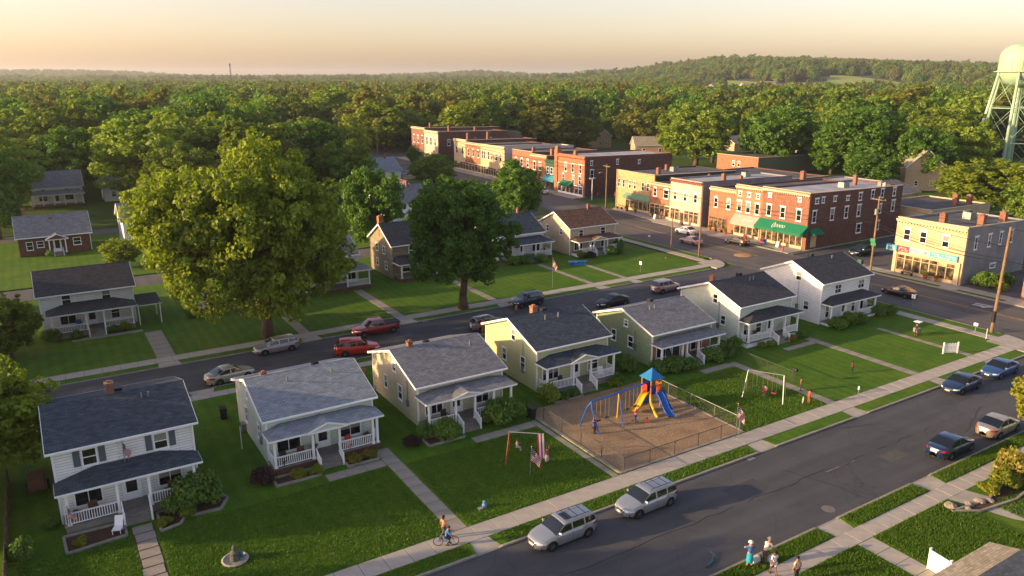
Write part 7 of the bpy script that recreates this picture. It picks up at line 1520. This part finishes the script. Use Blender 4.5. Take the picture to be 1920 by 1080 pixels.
def pot(label, x, y, z, s, key):
    t = thing('potted_plant', label, 'potted plant', (x, y, z)); MB().lathe([(.14 * s, 0), (.2 * s, .3 * s), (.22 * s, .3 * s), (.2 * s, .34 * s), (.01, .33 * s)], 12).build('pot', mat('terracotta', '#9a5236', .85, .15), t); f = put('foliage', SHR[key], t, (0, 0, .3 * s)); f.scale = (.35 * s, .35 * s, .5 * s)
for q in (('potted red flowers on the step of the white two-storey', 4.7, 51.5, .65, 1, 'fl'), ('potted plant on the left rail end of the white two-storey porch', -.6, 51.6, .65, 1, 'b'), ('potted plant beside the brick-based porch door', 15.2, 52.6, .65, 1, 'b'), ('potted red flowers at the right of the brick-based porch', 19.2, 52.0, .65, 1.2, 'fl'), ('big potted plant at the door of the cream corner shop', 106.5, 58.9, .12, 1.612, 'y'), ('red-flowered planter at the cream corner shop', 106.6, 57.4, .12, 1.24, 'fl'), ('potted plant before the arched brick shop', 107.4, 101.4, .12, 1.488, 'fl'), ('potted shrub left of the pink awning', 107.2, 97.4, .12, 1.364, 'b'), ('yellow potted plant before the tan brick block', 108.2, 126.4, .12, 1.612, 'y'), ('yellow planter before the orange brick shop', 107.6, 117.6, .12, 1.488, 'y'), ('potted plant before the tan corner shop window', 108, 123.4, .12, 1.24, 'b')): pot(*q)
# bits beside the houses
tr = thing('trailer', 'small brown utility trailer beside the white two-storey house', 'trailer', (-2.7, 58.4, ZB)); MB().box(-.55, -.9, .4, .55, .9, .46).box(-.55, -.9, .46, -.5, .9, .95).box(.5, -.9, .46, .55, .9, .95).box(-.5, .85, .46, .5, .9, .95).build('bed', WOODB, tr); MB().bar((0, -.9, .42), (0, -1.8, .42), .08, .08).build('drawbar', DARK, tr)
for q in (-.62, .62): MB().lathe([(.02, -.07), (.3, -.07), (.32, 0), (.3, .07), (.02, .07)], 14, (q, .1, .32), axis='x').build('wheel', TYRE, tr)
MB().box(-.45, -.8, .46, .45, .8, 1.15).build('load', mat('brown_tarp', '#6a4434', .9, .2), tr)
fl = thing('board_fence', 'weathered low board fence along the left edge of the front lot', 'fence', (0, 0, ZB))
for i in range(34): MB().box(-4.55 + random.uniform(-.02, .02), 43.5 + i * .5, 0, -4.5, 43.94 + i * .5, 1.0 + random.uniform(-.05, .05)).build('board', WOODB, fl)
for i in range(9): MB().box(-4.5, 43.6 + i * 2.1, 0, -4.4, 43.7 + i * 2.1, 1.15).build('fence_post', WOODB, fl)
wp = thing('white_panel', 'white board panel standing at the corner of the lower right house', 'panel', (41.35, 19.0, ZB), R(-8)); MB().box(-.04, 0, .05, .04, 1.25, 1.25).build('board', WHITE, wp); MB().box(-.07, -.08, 0, .07, 0, 1.4).box(-.07, 1.25, 0, .07, 1.33, 1.4).build('post', TRIM, wp)
ch = thing('deck_chair', 'white folding chair in the bed before the white two-storey porch', 'chair', (1.45, 49.6, ZB), R(-20)); MB().bar((-.25, -.3, .35), (-.25, .3, .3), .04, .04).bar((.25, -.3, .35), (.25, .3, .3), .04, .04).box(-.25, -.3, .33, .25, .3, .36).build('seat', TRIM, ch); MB().hexa([(-.25, .28, .3), (.25, .28, .3), (.25, .31, .3), (-.25, .31, .3), (-.25, .62, .9), (.25, .62, .9), (.25, .65, .9), (-.25, .65, .9)]).build('backrest', TRIM, ch)
for a in (-.23, .23):
    for c in (-.25, .27): MB().box(a - .02, c - .02, 0, a + .02, c + .02, .34).build('leg', TRIM, ch)
def bin_(label, x, y, m, z=ZB):
    t = thing('wheeled_bin', label, 'bin', (x, y, z), R(random.uniform(-20, 20))); MB().hexa([(-.22, -.25, .05), (.22, -.25, .05), (.22, .25, .05), (-.22, .25, .05), (-.28, -.32, .95), (.28, -.32, .95), (.28, .32, .95), (-.28, .32, .95)]).build('body', m, t); MB().hexa([(-.3, -.34, .95), (.3, -.34, .95), (.3, .36, .95), (-.3, .36, .95), (-.27, -.3, 1.03), (.27, -.3, 1.03), (.27, .34, 1.06), (-.27, .34, 1.06)]).build('lid', m, t)
    for q in (-.24, .24): MB().lathe([(.01, -.03), (.1, -.03), (.1, .03), (.01, .03)], 10, (q, .26, .1), axis='x').build('wheel', TYRE, t)
bin_('dark wheeled bin behind the pale-roofed small house', 10.9, 63.6, DARK); bin_('dark green bin at the back of the beige house', 23.4, 64.5, GREENP); bin_('dark bin at the playground fence gate', 33.1, 49.9, DARK); bin_('brown bin beside the sunlit back wall of the beige house', 22.7, 63.2, WOODB); bin_('green bin on the kerb by the cream corner shop', 105.6, 68.6, GREENP)
# fence behind the beige house, sunlit posts
bf = thing('board_fence', 'short tan board fence behind the gap between two small houses', 'fence', (0, 0, ZB))
for i in range(11): MB().box(21.0 + i * .3, 65.2, 0, 21.27 + i * .3, 65.24, 1.3).build('board', TANP, bf)
MB().box(21, 65.25, .3, 24.3, 65.3, .4).box(21, 65.25, 1.0, 24.3, 65.3, 1.1).build('fence_rail', TANP, bf)
# life along the storefronts: signboards, benches, hydrant, newspaper boxes
def aboard(label, x, y, m):
    t = thing('sandwich_board', label, 'sign', (x, y, .12), R(90)); MB().hexa([(-.3, -.3, 0), (.3, -.3, 0), (.3, -.27, 0), (-.3, -.27, 0), (-.26, -.03, .95), (.26, -.03, .95), (.26, 0, .95), (-.26, 0, .95)]).build('front_board', m, t); MB().hexa([(-.3, .27, 0), (.3, .27, 0), (.3, .3, 0), (-.3, .3, 0), (-.26, .0, .95), (.26, .0, .95), (.26, .03, .95), (-.26, .03, .95)]).build('back_board', m, t)
aboard('white sandwich board outside the green-awning corner block', 106.2, 84.6, SIGNW); aboard('red sandwich board outside the pink awning', 106.6, 92.2, SIGNR); aboard('dark sandwich board outside the white-painted shop', 106.4, 108, DARK); aboard('white sandwich board before the orange brick shop', 106.8, 116, SIGNW)
def bench(label, x, y):
    t = thing('bench', label, 'bench', (x, y, .12), R(-90))
    for k in range(3): MB().box(-.8, -.25 + k * .16, .42, .8, -.13 + k * .16, .46).build('seat_slat', WOODB, t)
    for k in range(2): MB().box(-.8, .27, .58 + k * .18, .8, .3, .7 + k * .18).build('back_slat', WOODB, t)
    for q in (-.7, .7): MB().box(q - .03, -.25, 0, q + .03, .25, .42).build('leg', DARK, t); MB().box(q - .03, .25, 0, q + .03, .29, .9).build('back_post', DARK, t)
bench('wooden bench before the arched brick shop', 107.6, 99.4); bench('wooden bench before the tan brick corner block', 108.6, 129.4); bench('wooden bench at the cream corner shop front', 106.4, 61.6)
hy = thing('fire_hydrant', 'red fire hydrant on the corner of the green-awning block', 'hydrant', (104.6, 82.2, .12)); MB().lathe([(.16, 0), (.16, .05), (.11, .07), (.11, .55), (.14, .58), (.12, .68), (.03, .76)], 12).build('barrel', PRED, hy); MB().tube((-.2, 0, .42), (.2, 0, .42), .05, .05, 8).build('nozzle', PRED, hy)
def vend(label, x, y, m):
    t = thing('newspaper_box', label, 'newspaper box', (x, y, .12), R(-90)); MB().box(-.25, -.2, .35, .25, .2, 1.1).build('cabinet', m, t); MB().box(-.2, -.215, .7, .2, -.202, 1.02).build('pane', GLASS, t); MB().box(-.05, -.05, 0, .05, .05, .35).build('pedestal', DARK, t)
vend('blue newspaper box outside the green-awning block', 105.2, 86.6, PBLUE); vend('red newspaper box beside the blue one', 105.2, 87.2, PRED)

# where several woodland trees still read alike, say which of them by its place
same = {}
for o in col.objects:
    if o.name.startswith('woodland_tree'): same.setdefault(o['label'], []).append(o)
for lb, os_ in same.items():
    if len(os_) > 1:
        os_.sort(key=lambda o: (AX.x * o.location.x + AX.y * o.location.y) / (BX.x * o.location.x + BX.y * o.location.y))
        wd_ = ['leftmost'] + (['middle'] if len(os_) == 3 else ['second', 'third', 'fourth', 'fifth', 'sixth'][:len(os_) - 2]) + ['rightmost']
        for o, q in zip(os_, wd_): o['label'] = ' '.join((q + ' ' + lb).split()[:16])
